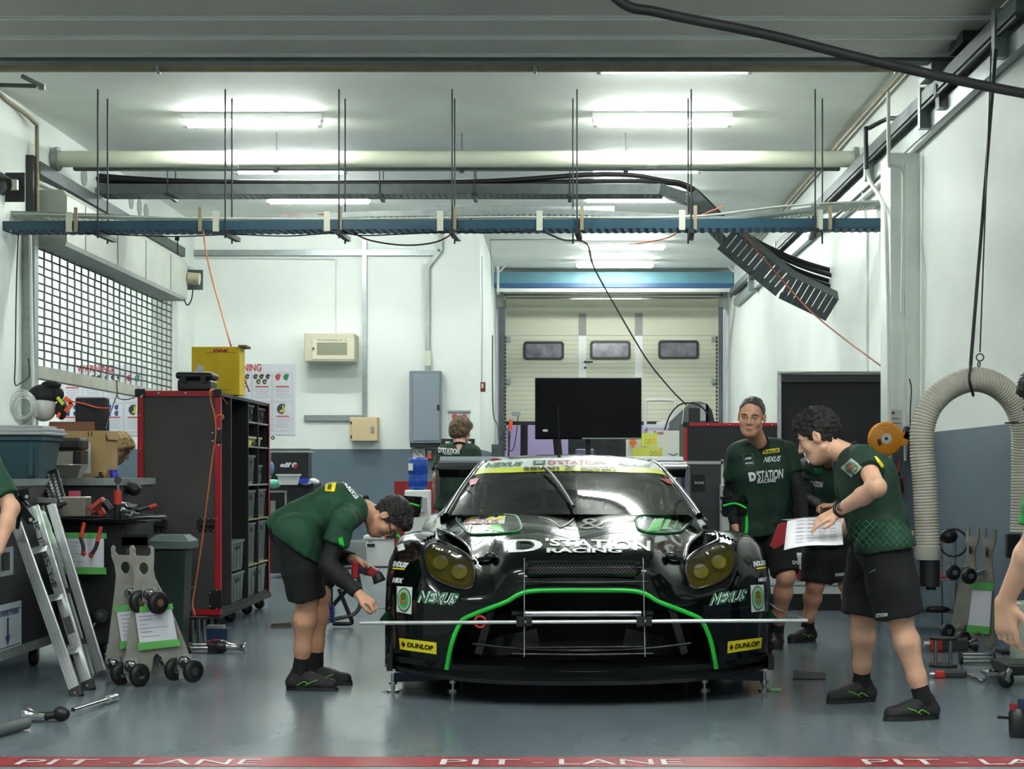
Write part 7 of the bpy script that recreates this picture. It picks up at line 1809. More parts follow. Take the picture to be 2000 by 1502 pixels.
# ---------------------------------------------------------------- rack cabinet
XC = -2.52; YC0, YC1 = 12.12, 14.27; ZB, ZC2 = .13, 1.775
t = thing('rack_cabinet', 'tall black wheeled rack cabinet with red edges and open bin shelves', 'cabinet', (-2.8,13.2,0))
MB().box((-3.10,YC0,ZB), (-2.50,YC0+.03,ZC2)).build('end_panel', M_CASEG, t)
b = MB(); b.box((-3.1,YC0+.03,ZB), (-3.07,YC1,ZC2)).box((-3.1,YC0,ZC2-.025), (XC,YC1,ZC2)).box((-3.1,YC0,ZB), (XC,YC1,ZB+.03)).box((-3.07,YC1-.03,ZB), (XC,YC1,ZC2)); b.build('carcass', M_CASE, t)
def ypx(x): return XC*-FPX/(CXP-x)
for i, x in enumerate((452, 485, 504.5)): MB().box((-3.07,ypx(x)-.012,ZB+.03), (XC,ypx(x)+.012,ZC2-.025)).build('divider', M_CASE if i else M_CASEG, t)
MB().box((-2.75,ypx(452),ZB+.03), (-2.73,ypx(485),ZC2-.03)).build('back_panel', M_CASEG, t)
for i, z in enumerate((1.595,1.394,1.08,.795,.42)):
    MB().box((-3.07,ypx(485),z-.012), (XC,YC1-.03,z+.0)).build('shelf', mat('plywood edge', (160,146,112), .7) if i > 2 else M_LIDG, t)
b = MB(); e = .022
for z0, z1 in ((ZC2-.035,ZC2+.006),(ZB-.006,ZB+.035)): b.box((-3.10,YC0-.012,z0), (-2.50,YC0-.0,z1))
b.box((-3.108,YC0-.014,ZB), (-3.065,YC0,ZC2)).box((-2.535,YC0-.014,ZB), (-2.494,YC0+.03,ZC2)); b.box((XC-.01,YC1-.03,ZB), (XC+.008,YC1+.004,ZC2)); b.split('red_edging', M_TRIM, t)
b = MB(); b.cbox((-3.09,YC0-.012,ZC2-.01), (.075,.02,.06)).cbox((-2.515,YC0-.012,ZC2-.01), (.06,.03,.06)).cbox((-2.515,YC0-.012,1.44), (.06,.02,.10)).cbox((-2.53,YC0-.012,.24), (.09,.02,.14)); b.split('corner_block', M_BLACKP, t, bevel=.006)
w = MB()
for x, z in [(-3.087,z) for z in (.5,.8,1.1,1.35,1.6)]+[(x,ZC2-.012) for x in (-2.95,-2.75)]+[(-3.08,ZC2-.04),(-3.07,ZC2-.03),(-2.505,ZC2-.02),(-2.505,1.5),(-2.505,1.38),(-2.55,1.47),(-2.55,1.41),(-2.52,.31),(-2.52,.17),(-2.57,.29),(-2.57,.19)]: w.cyl((x,YC0-.013,z), (x,YC0-.026,z), .007, n=8)
w.build('rivets', M_RIVET, t, kind='stuff')
for xc in (308, 405):
    c = P(xc,1025,264); c.y = YC0; h = MB(); h.box((c.x-.075,c.y-.012,c.z-.048), (c.x+.075,c.y-.001,c.z+.048)); h.box((c.x-.05,c.y-.03,c.z-.012), (c.x+.05,c.y-.012,c.z+.012)); ho = h.build('recessed_handle', M_BLACKP, t, bevel=.004)
    w = MB()
    for dx in (-.07,-.03,.01,.05,.07):
        for dz in (-.044,.044): w.cyl((c.x+dx,c.y-.012,c.z+dz), (c.x+dx,c.y-.018,c.z+dz), .005, n=8)
    w.build('handle_rivets', M_RIVET, ho)
MB().box((-3.1,YC0,.095), (XC+.02,YC1,ZB)).build('plinth', mat('worn dark board', (40,40,38), .7, var=.3), t)
for y in (YC0+.12, 12.9, 13.6, YC1-.12):
    for x in (-2.98, XC-.06): floor_caster(t, x, y, .1, .045, (0,1,0))
M_CRG = mat('crate tape green', (110,180,130), .6)
def crate(y0, y1, z0, z1, lab, m=M_BIN, x1=XC-.02, gr='grey crates on the rack shelves'):
    t = thing('storage_crate', lab, 'crate', ((x1-.2),(y0+y1)/2,z0), gr)
    taper_bin(t, x1-.42, x1, y0, y1, z0, z1, m, 'crate_body', .012, .005, .008)
    w = MB()
    for k in (.25,.5,.75): w.box((x1-.006,y0+(y1-y0)*k-.006,z0+.02), (x1+.004,y0+(y1-y0)*k+.006,z1-.02))
    w.build('crate_ribs', m, t)
    MB().box((x1+.004,y0+(y1-y0)*.35,z1-.07), (x1+.009,y0+(y1-y0)*.65,z1-.045)).build('grip_slot', M_BLACK, t)
def yr(a, b): return ypx(a)+.01, ypx(b)-.01
crate(*yr(455,481), ZB+.03, .385, 'lower of two grey crates stacked in the narrow bay beside the red post'); crate(*yr(455,481), .40, .64, 'upper of two grey crates stacked in the narrow bay beside the red post')
crate(*yr(487,500), 1.597, 1.735, 'small dark crate on the top shelf, left one', M_BIND); crate(*yr(507,521), 1.597, 1.725, 'small dark crate on the top shelf, right one', M_BIND)
crate(*yr(487,515), 1.397, 1.475, 'cream shallow tray on the second shelf of the rack', mat('cream plastic', (200,192,160), .5))
crate(*yr(487,502), 1.082, 1.32, 'tall grey crate on the third shelf, left one'); crate(*yr(507,516), 1.082, 1.24, 'slim grey crate on the third shelf, right one')
crate(*yr(487,503), .797, 1.03, 'grey crate on the fourth shelf, left one'); crate(*yr(506,523), .797, 1.035, 'grey crate on the fourth shelf, right one')
crate(*yr(487,503), .422, .76, 'grey crate on the fifth shelf, left one'); crate(*yr(506,523), .422, .765, 'grey crate on the fifth shelf, right one')
crate(*yr(487,523), ZB+.03, .39, 'wide grey crate in the bottom of the rack')
MB().box((XC-.012,ypx(486),1.40), (XC-.006,ypx(492),1.44)).build('warning_tag', M_YEL, label='yellow warning tag hanging before the cream tray', cat='tag')
t = thing('hard_case', 'black rugged hard case on top of the rack cabinet', 'case', (-2.8,12.4,ZC2+.006))
zb = ZC2+.007; s = 263; a = P(347,0,s).x; c = P(412,0,s).x; y0 = YC0+.03
MB().box((a,y0,zb), (c,y0+.24,zb+.085)).build('base', M_BLACKP, t, bevel=.015); MB().box((a-.014,y0-.012,zb+.088), (c+.014,y0+.25,zb+.142)).build('lid', M_BLACKP, t, bevel=.022)
for x in (a+.05, c-.05): MB().box((x-.02,y0-.02,zb+.06), (x+.02,y0-.010,zb+.11)).build('latch', M_BLACK, t)
t = thing('yellow_box', 'yellow courier carton with red lettering standing on the rack cabinet', 'box', (-2.7,12.75,zb))
s = 250; x0, x1 = P(374,0,s).x, P(468,0,s).x; y0 = FPX/s; z1 = P(0,677,s).z
MB().box((x0,y0,zb), (x1,y0+.22,z1)).build('carton', M_DHL, t, bevel=.004)
MB().box((x1-.01,y0-.01,z1-.006), (x1+.05,y0+.2,z1+.012)).build('flap', mat('carton brown', (120,100,60), .8), t)
w = MB(); w.text('DHL', P(415,688,s)+V(0,-.003,0), (1,0,0), (0,0,1), .022, w=.13, bold=.07, shear=.3) ; w.box(P(402,689.5,s)-V(0,.003,0), P(413,688.6,s)).box(P(449,689.5,s)-V(0,.003,0), P(460,688.6,s)); w.build('lettering', mat('courier red', (170,40,30), .5), t)
w = MB(); w.text('High Express', P(433,762,s)+V(0,-.003,0), (1,0,0), (0,0,1), .007, w=.09); w.build('small_print', M_BLACK, t)
MB().prism([(0,0),(.06,.0),(.07,.05),(.03,.08),(.01,.05)], P(381,730,s)+V(0,-.004,0), (1,0,0), (0,0,1), (0,.002,0)).build('torn_label', M_WHITEP, t)
cable('extension_cable', 'orange cord hanging down the front of the rack cabinet', [P(444,790,256), P(425,765,262), P(411,763,268), P(412,785,268), P(419,812,268), P(421,850,268), P(414,900,268), P(404,980,268), P(394,1060,268), P(382,1140,269), P(376,1180,270), P(380,1200,272), P(372,1220,276)], .006, M_ORANGE)
cable('cable_loop', 'orange cord loop caught on the latch of the rack cabinet', [P(421,818,268), P(426,811,268), P(434,811,268), P(436,816,268), P(430,821,268)], .006, M_ORANGE, sub=4)
t = item('ring_pull', 'small ring pull sticking out from the right edge of the rack', 'ring', 530, 855, 222); MB().torus(P(533,855,222), .012, .005, (0,1,0)).build('ring', M_DARKST, t)
# ================================================================ back of the garage, left to right
def onfloor(t): ORG[t].z = 0; t.location = ORG[t]; return t
s = 176.
t = onfloor(item('work_cabinet', 'dark cabinet with a silver framed glass front behind the rack', 'cabinet', 575, 1130, s))
fb(MB(), 522, 950, 612, 1120, s, .6).build('body', M_CASE, t); fb(MB(), 520, 944, 612, 951, s, .6).build('top', M_BLACKP, t)
b = MB()
for a in ((526,958,560,962),(526,1006,560,1010),(556,962,560,1006)): fb(b, *a, s+1, .01)
b.build('silver_frame', M_ALU, t); fb(MB(), 528, 978, 538, 1006, s+1, .01).build('glass_reflection', mat('painted glass reflection', (140,150,140), .2), t)  # pale patch painted on as a reflection in the glass front
fb(MB(), 532, 1152, 620, 1166, 190, .3).build('metal_tread', M_ALU, None, label='silver edged dark tread plate at the foot of the work cabinet', cat='plate')
t = item('product_box', 'black carton with white elf lettering and red blue roundel', 'box', 566, 944, s)
z0 = P(0,944,s).z; fb(MB(), 530, 884, 602, 944, s, .25).build('carton', mat('black printed carton', (24,26,32), .35, var=.5, vscale=20.), t); fb(MB(), 528, 880, 606, 884.5, s, .26).build('carton_top', M_LIDG, t)
w = MB(); w.text('elf', P(547,912,s)+V(0,-.003,0), (1,0,0), (0,0,1), .05, w=.13, bold=.05, shear=.15); w.build('lettering', M_DECW, t)
w = MB(); c = P(576,909,s); w.prism([(.033*math.cos(R(a)),.033*math.sin(R(a))) for a in range(45,226,12)], c+V(0,-.004,0), (1,0,0), (0,0,1), (0,.003,0), M_WHITEP); w.prism([(.033*math.cos(R(a)),.033*math.sin(R(a))) for a in range(225,406,12)], c+V(0,-.004,0), (1,0,0), (0,0,1), (0,.003,0), mat('roundel red', (200,50,60), .4)); w.cyl(c+V(0,-.004,0), c+V(0,-.007,0), .012, m=mat('roundel blue', (60,70,150), .4)); w.build('roundel', M_WHITEP, t)
fb(MB(), 578, 934, 602, 944, s+1, .01).build('blue_band', mat('carton blue', (40,60,180), .4), t)
t = item('foam_pad', 'dark grey rolled pad lying above the elf carton', 'pad', 565, 884, 172); fb(MB(), 526, 876, 606, 885, 172, .3).build('pad', mat('charcoal pad', (62,68,70), .8), t, bevel=.02)
t = item('plastic_tub', 'white square plastic tub on the work cabinet', 'tub', 560, 944, 182); taper_bin(t, P(541,0,182).x, P(582,0,182).x, P(0,0,182).y, P(0,0,182).y+.15, P(0,947,182).z, P(0,926,182).z, M_WHITEP, 'tub_body')
t = item('teal_helmet', 'pale teal dome shaped bag beside the white tub', 'bag', 535, 945, 180); MB().ell(P(534,945,180), (.085,.06,.05)).build('dome', mat('mint plastic', (110,196,170), .4), t)
t = item('water_jug', 'small clear blue bottle beside the elf carton', 'bottle', 529, 925, 178); MB().ell(P(530,915,178), (.035,.035,.075)).build('bottle_body', mat('clear blue plastic', (90,120,150), .2), t)
t = item('crumpled_wrap', 'crumpled clear plastic wrap behind the bending mechanic', 'wrap', 608, 946, 176); MB().ell(P(614,940,176), (.06,.05,.03), rot=(.2,.3,0)).ell(P(598,944,176), (.06,.05,.02)).build('film', mat('clear film white', (206,210,210), .3, bump=1., bscale=20.), t)
# white freezer chest
s = 158.
t = onfloor(item('chest_freezer', 'white chest box with a metal latch behind the car at the left', 'chest', 740, 1106, s))
MB().box((P(712,0,s).x,FPX/s,.01), (P(800,0,s).x,FPX/s+.6,P(0,1054,s).z)).build('body', M_WHITE, t, bevel=.01); MB().box((P(710,0,s).x,FPX/s-.02,P(0,1054,s).z), (P(800,0,s).x,FPX/s+.6,P(0,1046,s).z)).build('lid', M_WHITEP, t, bevel=.01)
fb(MB(), 717, 1062, 732, 1069, s+.5, .01).build('name_plate', M_DARKST, t); fb(MB(), 719, 1056, 728, 1060, s+1, .01).build('latch', M_GALV, t)
t = onfloor(item('grey_crate', 'grey metal crate left of the white chest', 'crate', 680, 1104, 160)); MB().box((P(640,0,160).x,FPX/160,.01), (P(709,0,160).x,FPX/160+.5,P(0,1056,160).z)).build('body', mat('pale grey crate', (140,148,148), .5), t, bevel=.01)
MB().bar(P(640,1056,161), P(709,1054,161), .02, .02).build('rim', M_ALU, t)
t = item('white_stand', 'tall slim white stand between the mechanic and the tubular trolley', 'stand', 632, 1165, 205); onfloor(t); fb(MB(), 626, 1078, 640, 1150, 200, .05).build('panel', M_WHITE, t); MB().box((P(630,0,200).x,FPX/200,.0), (P(636,0,200).x,FPX/200+.04,P(0,1150,200).z)).build('foot', M_GALV, t)
# tubular trolley with spring
s = SF(1225)
t = onfloor(item('quick_jack', 'black tubular jack frame with a chrome and blue damper behind the mechanic', 'jack', 660, 1225, s))
MB().tube([P(640,1212,s), P(668,1206,s), P(690,1200,s), P(703,1184,s), P(705,1160,s), P(700,1130,s), P(696,1112,s+4)], .016, n=8).build('bent_tube', M_GALVD, t)
MB().tube([P(645,1190,s), P(668,1162,s), P(692,1140,s+2)], .016, n=8, sub=2).build('brace_tube', M_BLACKP, t); MB().tube([P(662,1150,s), P(676,1185,s), P(686,1210,s), P(684,1218,s), P(650,1218,s)], .016, n=8, sub=3).build('side_tube', M_BLACKP, t)
MB().cyl(P(646,1186,s+4), P(646,1140,s+4), .016).cyl(P(646,1142,s+4), P(646,1132,s+4), .03).build('damper_rod', M_CHROME, t)
w = MB(); c0 = P(646,1216,s+4); w.tube([c0+V(.028*math.cos(i*.7),.028*math.sin(i*.7),i*.0022) for i in range(60)], .006, n=5, sub=1); w.cyl(c0, c0+V(0,0,.13), .02); w.build('blue_spring', mat('spring blue', (30,60,140), .35), t)
MB().bar(P(628,1160,s+4), P(650,1146,s+4), .02, .02).bar(P(628,1160,s+4), P(640,1148,s+6), .015, .015).build('linkage', M_CHROME, t)
MB().torus(P(634,1211,s+6), .032, .01, (0,1,0)).cyl(P(634,1211,s+6), P(634,1211,s+4), .012).build('jack_wheel', M_CHROME, t)
t = onfloor(item('wooden_wedge', 'dark wooden wedge on the floor in front of the rack', 'wedge', 548, 1224, SF(1224))); MB().prism([(0,0),(.16,.0),(.15,.03),(.01,.022)], P(528,1224,SF(1226)), (1,0,0), (0,0,1), (0,.06,0)).build('wedge_body', mat('dark wood', (70,60,52), .7, var=.3), t)
# water dispenser and neighbours
s = 186.
t = onfloor(item('water_dispenser', 'white water dispenser behind the car', 'dispenser', 814, 1140, s))
fb(MB(), 790, 957, 838, 1100, s, .3).build('body', M_WHITE, t, bevel=.015); MB().box((P(790,0,s).x+.01,FPX/s+.01,0), (P(838,0,s).x-.01,FPX/s+.29,P(0,1100,s).z)).build('base', M_WHITEP, t); fb(MB(), 794, 972, 834, 1000, s+.6, .01).build('tap_panel', M_LIDG, t)
t = item('water_bottle', 'large blue water bottle upside down on the dispenser', 'bottle', 814, 957, s)
def trans_mat():
    m = mat('blue bottle plastic', (36,84,190), .12, spec=.6); b = m.node_tree.nodes['Principled BSDF']; b.inputs['Transmission Weight'].default_value = .35; return m
c = P(814,956,s)+V(0,.15,0); MB().lathe([(.05,-.01),(.100,.015),(.106,.04),(.106,.14),(.100,.15),(.100,.165),(.106,.175),(.106,.31),(.095,.33),(.02,.335)], c, n=28).build('bottle_body', trans_mat(), t); MB().box(P(795,905,s)+V(.01,.035,0), P(806,919,s)+V(.0,.06,0)).build('bottle_label', M_WHITEP, t)
t = onfloor(item('red_cabinet', 'red metal cabinet behind the water dispenser', 'cabinet', 812, 1130, 172)); MB().box((P(770,0,172).x,FPX/172,.01), (P(852,0,172).x,FPX/172+.35,P(0,940,172).z)).build('body', mat('deep red paint', (140,24,30), .45), t)
MB().torus(P(801,955,173), .05, .012, (0,1,0)).build('round_handle', M_RED, t)
t = item('wall_socket', 'double wall socket above the water bottle', 'socket', 819, 894, 141); 
for x in (813, 825): MB().box(BW(x-5.5,876,.01), BW(x+5.5,894,.05)).build('socket_plate', M_WHITEP, t); MB().bar(BW(x-4,880,.055), BW(x+4,890,.055), .008, .01, up=(0,-1,0)).build('switch', M_DARKST, t)
t = item('wall_siren', 'red and white industrial plug beside the wall socket', 'plug', 839, 898, 141); MB().cyl(BW(839,880,.05), BW(839,888,.05), .03).build('white_part', M_WHITEP, t); MB().cyl(BW(839,888,.06), BW(840,898,.09), .05).build('red_part', mat('plug red', (160,50,40), .4), t)
t = item('black_monitor', 'black equipment panel with white stickers behind the turned person', 'panel', 905, 890, 175); fb(MB(), 862, 857, 927, 890, 168, .05).build('panel_body', M_BLACKP, t); 
for x, y in ((870,862),(912,862),(920,872)): fb(MB(), x, y, x+8, y+6, 168.5, .01).build('sticker', M_WHITEP, t)
# corner of the recess: cable, plug boxes
cable('corner_hose', 'thick grey hose looping down at the corner of the rear recess', [P(962,655,121), P(963,800,121), P(972,830,121), P(975,860,122), P(985,838,122), P(992,842,122), P(993,880,122)], .012, M_GALVD)
t = item('conduit_bundle', 'grey box with cables at the foot of the recess corner', 'box', 968, 905, 130); fb(MB(), 960, 868, 980, 905, 128, .1).build('body', M_GALVD, t)
t = item('plug_strip', 'grey plug box and orange connector hanging on the rear door frame', 'plug', 1006, 812, 112); fb(MB(), 1000, 804, 1016, 813, 112, .05).build('box', M_GALV, t); MB().cyl(P(998,820,113), P(996,840,113), .035).build('orange_connector', mat('connector orange', (232,90,40), .4), t); MB().tube([P(996,842,113), P(994,880,113), P(992,905,113)], .015, n=6).build('black_cable', M_BLACK, t)
MB().tube([P(1012,812,113), P(1008,850,113), P(1002,878,113), P(992,880,113)], .008, n=5).build('drooping_cable', M_BLACK, t)
# television on a stand
s = 172.
t = onfloor(item('television', 'large black television on a stand behind the car', 'television', 1149, 1000, s))
fb(MB(), 1045, 738, 1253, 858, s, .05).build('casing', mat('television black', (8,9,12), .5, spec=.2), t, bevel=.008); fb(MB(), 1047, 740, 1251, 855, s+.3, .004).build('screen', mat('dark screen', (4,5,9), .4, spec=.12), t)
fb(MB(), 1137, 855, 1253, 857.5, s+.6, .004).build('bottom_strip', M_GALV, t)
w = MB(); w.cyl(P(1065,841,s+.8), P(1065,841,s+.4), .03, n=16); o = w.build('screen_emblem', M_WHITEP, t)
o.data.transform(Matrix.Translation(P(1065,841,s)-ORG[t]) @ Matrix.Diagonal((1.1,1,.5,1)) @ Matrix.Translation(ORG[t]-P(1065,841,s)))
b = MB(); x = P(1149,0,s).x; y = FPX/s+.1; b.box((x-.03,y,.05), (x+.03,y+.05,1.6)); b.build('post', M_DARKST, t); MB().box((x-.5,y-.3,.0), (x+.5,y+.3,.05)).build('foot', M_DARKST, t)
cable('hanging_cable', 'cable dangling behind the television stand', [P(1152,858,176), P(1160,875,176), P(1163,905,176)], .006, M_BLACK)
# things outside the rear door seen under it
t = onfloor(item('paddock_cabinet', 'grey steel cabinet outside below the television', 'cabinet', 1160, 1000, 100)); MB().box((P(1110,0,100).x,FPX/100,.01), (P(1250,0,100).x,FPX/100+.5,P(0,826,100).z)).build('body', mat('grey steel cabinet', (84,92,90), .5, var=.3, vscale=8.), t)
t = onfloor(item('lilac_box', 'lilac crate outside in front of the grey steel cabinet', 'crate', 1143, 1000, 104)); MB().box((P(1124,0,104).x,FPX/104,.01), (P(1163,0,104).x,FPX/104+.3,P(0,877,104).z)).build('body', mat('lilac plastic', (170,160,190), .5), t, bevel=.03)
t = onfloor(item('leaning_post', 'dark slanting post outside below the left of the television', 'post', 1095, 1000, 103)); MB().cyl(P(1087,850,103), P(1104,922+1.1*103,103), .08).build('pole', MATS['dark post'], t)
# ladder frame, machine, boxes at the rear right
s = 140.
t = onfloor(item('step_frame', 'pale metal step frame behind the television on the right', 'frame', 1288, 1000, s))
b = MB(); b.tube([P(1260,838,s), P(1262,790,s), P(1266,782,s), P(1312,782,s), P(1318,790,s), P(1320,838,s)], .022, n=8, sub=2); b.build('hoop', M_WHITEP, t); MB().bar(P(1260,832,s), P(1322,832,s), .06, .05).build('shelf', M_WHITEP, t)
for x in (1262, 1318): MB().cyl(P(x,835,s), V(P(x,0,s).x,FPX/s,0), .02).build('leg', M_GALV, t)
MB().prism([(0,0),(.30,0),(.30,.22),(.26,.22),(.12,.06),(0,.04)], P(1282,830,s), (1,0,0), (0,0,1), (0,.02,0)).build('side_cheek', M_WHITE, t)
s = 142.
t = onfloor(item('floor_machine', 'grey sloping machine with a black grille at the rear right', 'machine', 1355, 1040, s))
MB().prism([(0,0),(.52,0),(.52,.74),(.42,.78),(.30,.78),(.05,.55),(0,.5)], P(1309,895,s), (1,0,0), (0,0,1), (0,.5,0)).build('body', mat('machine grey', (100,106,106), .5), t)
MB().box((P(1309,0,s).x,FPX/s,.0), (P(1383,0,s).x,FPX/s+.5,P(0,895,s).z)).build('base', MATS['machine grey'], t)
fb(MB(), 1345, 797, 1367, 824, s+1, .01).build('grille', M_BLACK, t); fb(MB(), 1368, 790, 1378, 822, s+1, .01).build('side_strip', M_LIDG, t)
MB().prism([(0,0),(.12,0),(.08,.16),(.02,.24),(0,.26)], P(1379,824,s), (1,0,0), (0,0,1), (0,.3,0)).build('rear_fin', M_BLACKP, t)
cable('machine_hose', 'black hose arching over the grey sloping machine', [P(1298,840,143), P(1308,812,143), P(1325,792,143), P(1345,787,143), P(1368,793,143), P(1388,815,143)], .012, M_BLACK)
cable('machine_cable', 'thin white cable hanging down the front of the grey machine', [P(1336,790,144), P(1332,830,144), P(1325,870,144), P(1325,890,144)], .006, M_WHITEP)
t = item('carton', 'white carton lettered TotalEnergies beside the grey machine', 'box', 1302, 892, 152); onfloor(t)
MB().box((P(1266,0,152).x,FPX/152,.9), (P(1330,0,152).x,FPX/152+.35,P(0,841,152).z)).build('carton_body', mat('white carton', (214,216,206), .6), t)
w = MB(); w.text('Total', P(1276,848,152)+V(0,-.003,0), (1,0,0), (0,0,1), .04, w=.13, bold=.03); w.build('lettering', mat('carton red brown', (150,60,50), .5), t)
w = MB(); w.tube([P(1306,886,153), P(1315,889,153), P(1324,886,153)], .006, n=4); w.build('smile_mark', M_BLACK, t)
MB().box((P(1262,0,152).x,FPX/152-.05,0), (P(1390,0,152).x,FPX/152+.5,.9)).build('support_table', M_GALVD, None, label='grey metal table under the cartons behind the car', cat='table')
for (x0, y0, x1, y1, s, lab) in ((1253,846,1284,872,158,'lime yellow carton printed with loops, upper one'), (1236,874,1294,892,160,'lime yellow carton printed with loops, lower one')):
    t = item('yellow_carton', lab, 'box', (x0+x1)/2, y1, s, 'lime cartons by the television'); z0 = P(0,y1,s).z
    fb(MB(), x0, y0, x1, y1, s, .2).build('carton_body', mat('lime carton', (206,214,96), .6), t)
    for i, mm in enumerate((mat('loop green', (110,170,60), .5), mat('loop pink', (200,90,120), .5), mat('loop orange', (210,140,60), .5))):
        c = P(x1-22+i*7.5,(y0+y1)/2+3,s+.5)+V(0,-.004,0); w = MB(); w.tube([c+V(.016*math.cos(a),0,.035*math.sin(a)) for a in [2*math.pi*k/10 for k in range(10)]], .004, n=4, sub=1, closed=True); w.build('printed_loop', mm, t)
t = item('bulb_box', 'white carton with an orange light bulb drawing', 'box', 1245, 880, 156); fb(MB(), 1224, 858, 1254, 892, 157, .2).build('carton_body', MATS['white carton'], t)
c = P(1236,864,157.5)+V(0,-.004,0); MB().cyl(c+V(0,-.004,0), c, .045, n=20).cbox(c+V(0,-.002,-.05), (.03,.004,.03)).build('bulb_print', mat('bulb orange', (214,110,50), .5), t)
MB().box((P(1215,0,157).x,FPX/157,0), (P(1260,0,157).x,FPX/157+.4,P(0,892,157).z)).build('green_cabinet', mat('green cabinet', (90,140,100), .5), None, label='green cabinet below the bulb carton', cat='cabinet')
# flight cases on the right
s = 178.
t = onfloor(item('flight_case', 'wide black flight case with red edges behind the standing man', 'flight case', 1430, 1120, s))
x0, x1 = P(1336,0,s).x, P(1545,0,s).x; y0 = FPX/s; z1 = P(0,826,s).z
MB().box((x0,y0,.12), (x1,y0+.7,z1)).build('body', M_CASE, t); b = MB(); b.box((x0,y0-.01,z1-.035), (x1,y0,z1)).box((x0,y0-.012,.12), (x0+.035,y0,z1)).box((x0,y0-.01,.12), (x1,y0,.155)).box((x1-.035,y0-.012,.12), (x1,y0,z1)); b.split('red_edging', M_TRIM, t)
w = MB()
for x in (1383,1425,1508): w.cyl((P(x,0,s).x,y0-.012,z1-.018), (P(x,0,s).x,y0-.02,z1-.018), .008, n=8)
w.cbox((x0+.02,y0-.012,z1-.02), (.07,.02,.06), M_BLACKP); w.build('corner_fittings', M_RIVET, t)
for x in (x0+.1, x1-.1): floor_caster(t, x, y0+.1, .13, .05)
s = 232.
t = onfloor(item('roller_cabinet', 'dark grey cabinet door in a silver frame right of the car roof', 'cabinet', 1376, 1190, s))
x0, x1 = P(1330,0,s).x, P(1408,0,s).x; y0 = FPX/s; z1 = P(0,902,s).z
MB().box((x0,y0,.10), (x1,y0+.6,z1)).build('body', mat('slate laminate', (66,68,74), .55), t); b = MB(); b.box((x0-.02,y0-.012,z1-.02), (x1+.015,y0,z1+.006)).box((x1,y0-.012,.1), (x1+.022,y0,z1+.02)); b.build('silver_frame', M_WHITEP, t)
for x in (x0+.08, x1-.08): floor_caster(t, x, y0+.1, .11, .045)
t = onfloor(item('white_appliance', 'slim white appliance between the silver framed cabinet and the standing man', 'appliance', 1421, 1190, 236)); MB().box((P(1411,0,236).x,FPX/236,.01), (P(1425,0,236).x,FPX/236+.3,P(0,946,236).z)).build('body', M_WHITE, t, bevel=.01); fb(MB(), 1413, 950, 1420, 960, 236.5, .01).build('socket', M_DARKST, t)
s = 222.
t = onfloor(item('display_board', 'tall black board in a silver frame against the right wall', 'board', 1624, 1185, s))
fb(MB(), 1526, 735, 1722, 1175, s, .03).build('panel', mat('black board cloth', (34,36,38), .7, bump=.1, bscale=120.), t)
b = MB(); fb(b, 1519, 726, 1526, 1184, s+.5, .04); fb(b, 1519, 725, 1729, 731, s+.8, .04); b.build('silver_frame', M_ALU, t); fb(MB(), 1526, 731, 1724, 746, s+.6, .03).build('roller_cover', mat('dark grey roller', (56,58,60), .5), t)
MB().tube([P(1523,729,s+1), P(1622,727,s+1), P(1722,728,s+1)], .008, n=6, sub=2).build('top_rod', M_GALV, t)
fb(MB(), 1526, 1176, 1722, 1184, s, .25).build('base', M_DARKST, t)
s = 229.
t = onfloor(item('white_drawer_unit', 'low white drawer unit with red labels behind the legs of the men', 'drawer unit', 1600, 1192, s))
x0, x1 = P(1492,0,s).x, P(1712,0,s).x; y0 = FPX/s
MB().box((x0,y0,P(0,1160,s).z), (x1,y0+.4,P(0,1084,s).z)).build('carcass', M_WHITE, t); MB().box((x0,y0+.01,.0), (x1,y0+.4,P(0,1160,s).z)).build('plinth', M_BLACKP, t)
for y in (1103, 1122, 1143): fb(MB(), 1494, y-16, 1710, y, s+.5, .006).build('drawer_front', M_WHITEP, t, bevel=.003)
for x0_, x1_, y in ((1556,1575,1112),(1660,1675,1108)): fb(MB(), x0_, y, x1_, y+20, s+1.2, .004).build('red_label', M_RED, t)
t = onfloor(item('floor_plate', 'black folded rubber plate lying on the floor right of the car', 'plate', 1581, 1328, SF(1328))); q = SF(1328); MB().add([P(1549,1311,q-4), P(1613,1316,q-4), P(1613,1328,q), P(1549,1327,q)], [(0,1,2,3)]).build('sheet', M_BLACKP, t, solid=.012)
# ================================================================ right wall side
t = item('hose_reel', 'orange air hose reel mounted on the column', 'hose reel', 1720, 890, 240)
c = P(1727,857,242)+V(0,-.02,0); M_OR = mat('reel orange', (236,150,24), .35)
MB().lathe([(.03,-.03),(.125,-.03),(.135,-.02),(.135,.05),(.12,.06),(.02,.06)], c, (.05,-1,.0), n=36).build('drum_cover', M_OR, t)
MB().lathe([(.0,.061),(.042,.061),(.042,.063)], c, (.05,-1,0), n=24).build('centre_label', M_WHITEP, t); MB().cyl(c+V(0,-.062,0), c+V(0,-.072,0), .012).build('hub_cap', M_BLACK, t)
MB().prism([(.06,.02),(.16,.06),(.19,.03),(.17,-.05),(.10,-.06)], c+V(0,-.05,0), (1,0,0), (0,0,1), (0,.09,0)).build('outlet_arm', M_OR, t); MB().cbox(c+V(.18,-.0,.04), (.07,.10,.11), rot=(0,.35,0)).build('black_bracket', M_BLACKP, t, bevel=.008)
MB().prism([(-.05,-.12),(.05,-.12),(.0,-.165)], c+V(0,-.04,0), (1,0,0), (0,0,1), (0,.06,0)).build('hose_outlet', M_OR, t); MB().cbox(c+V(-.055,-.064,-.03), (.03,.003,.05), rot=(0,-.2,0)).build('rating_plate', M_DARKST, t); MB().tube([c+V(-.03,-.063,.085), c+V(.02,-.063,.085)], .004, n=4, sub=1).build('handle_slot', mat('pale slot', (230,210,170), .4), t)
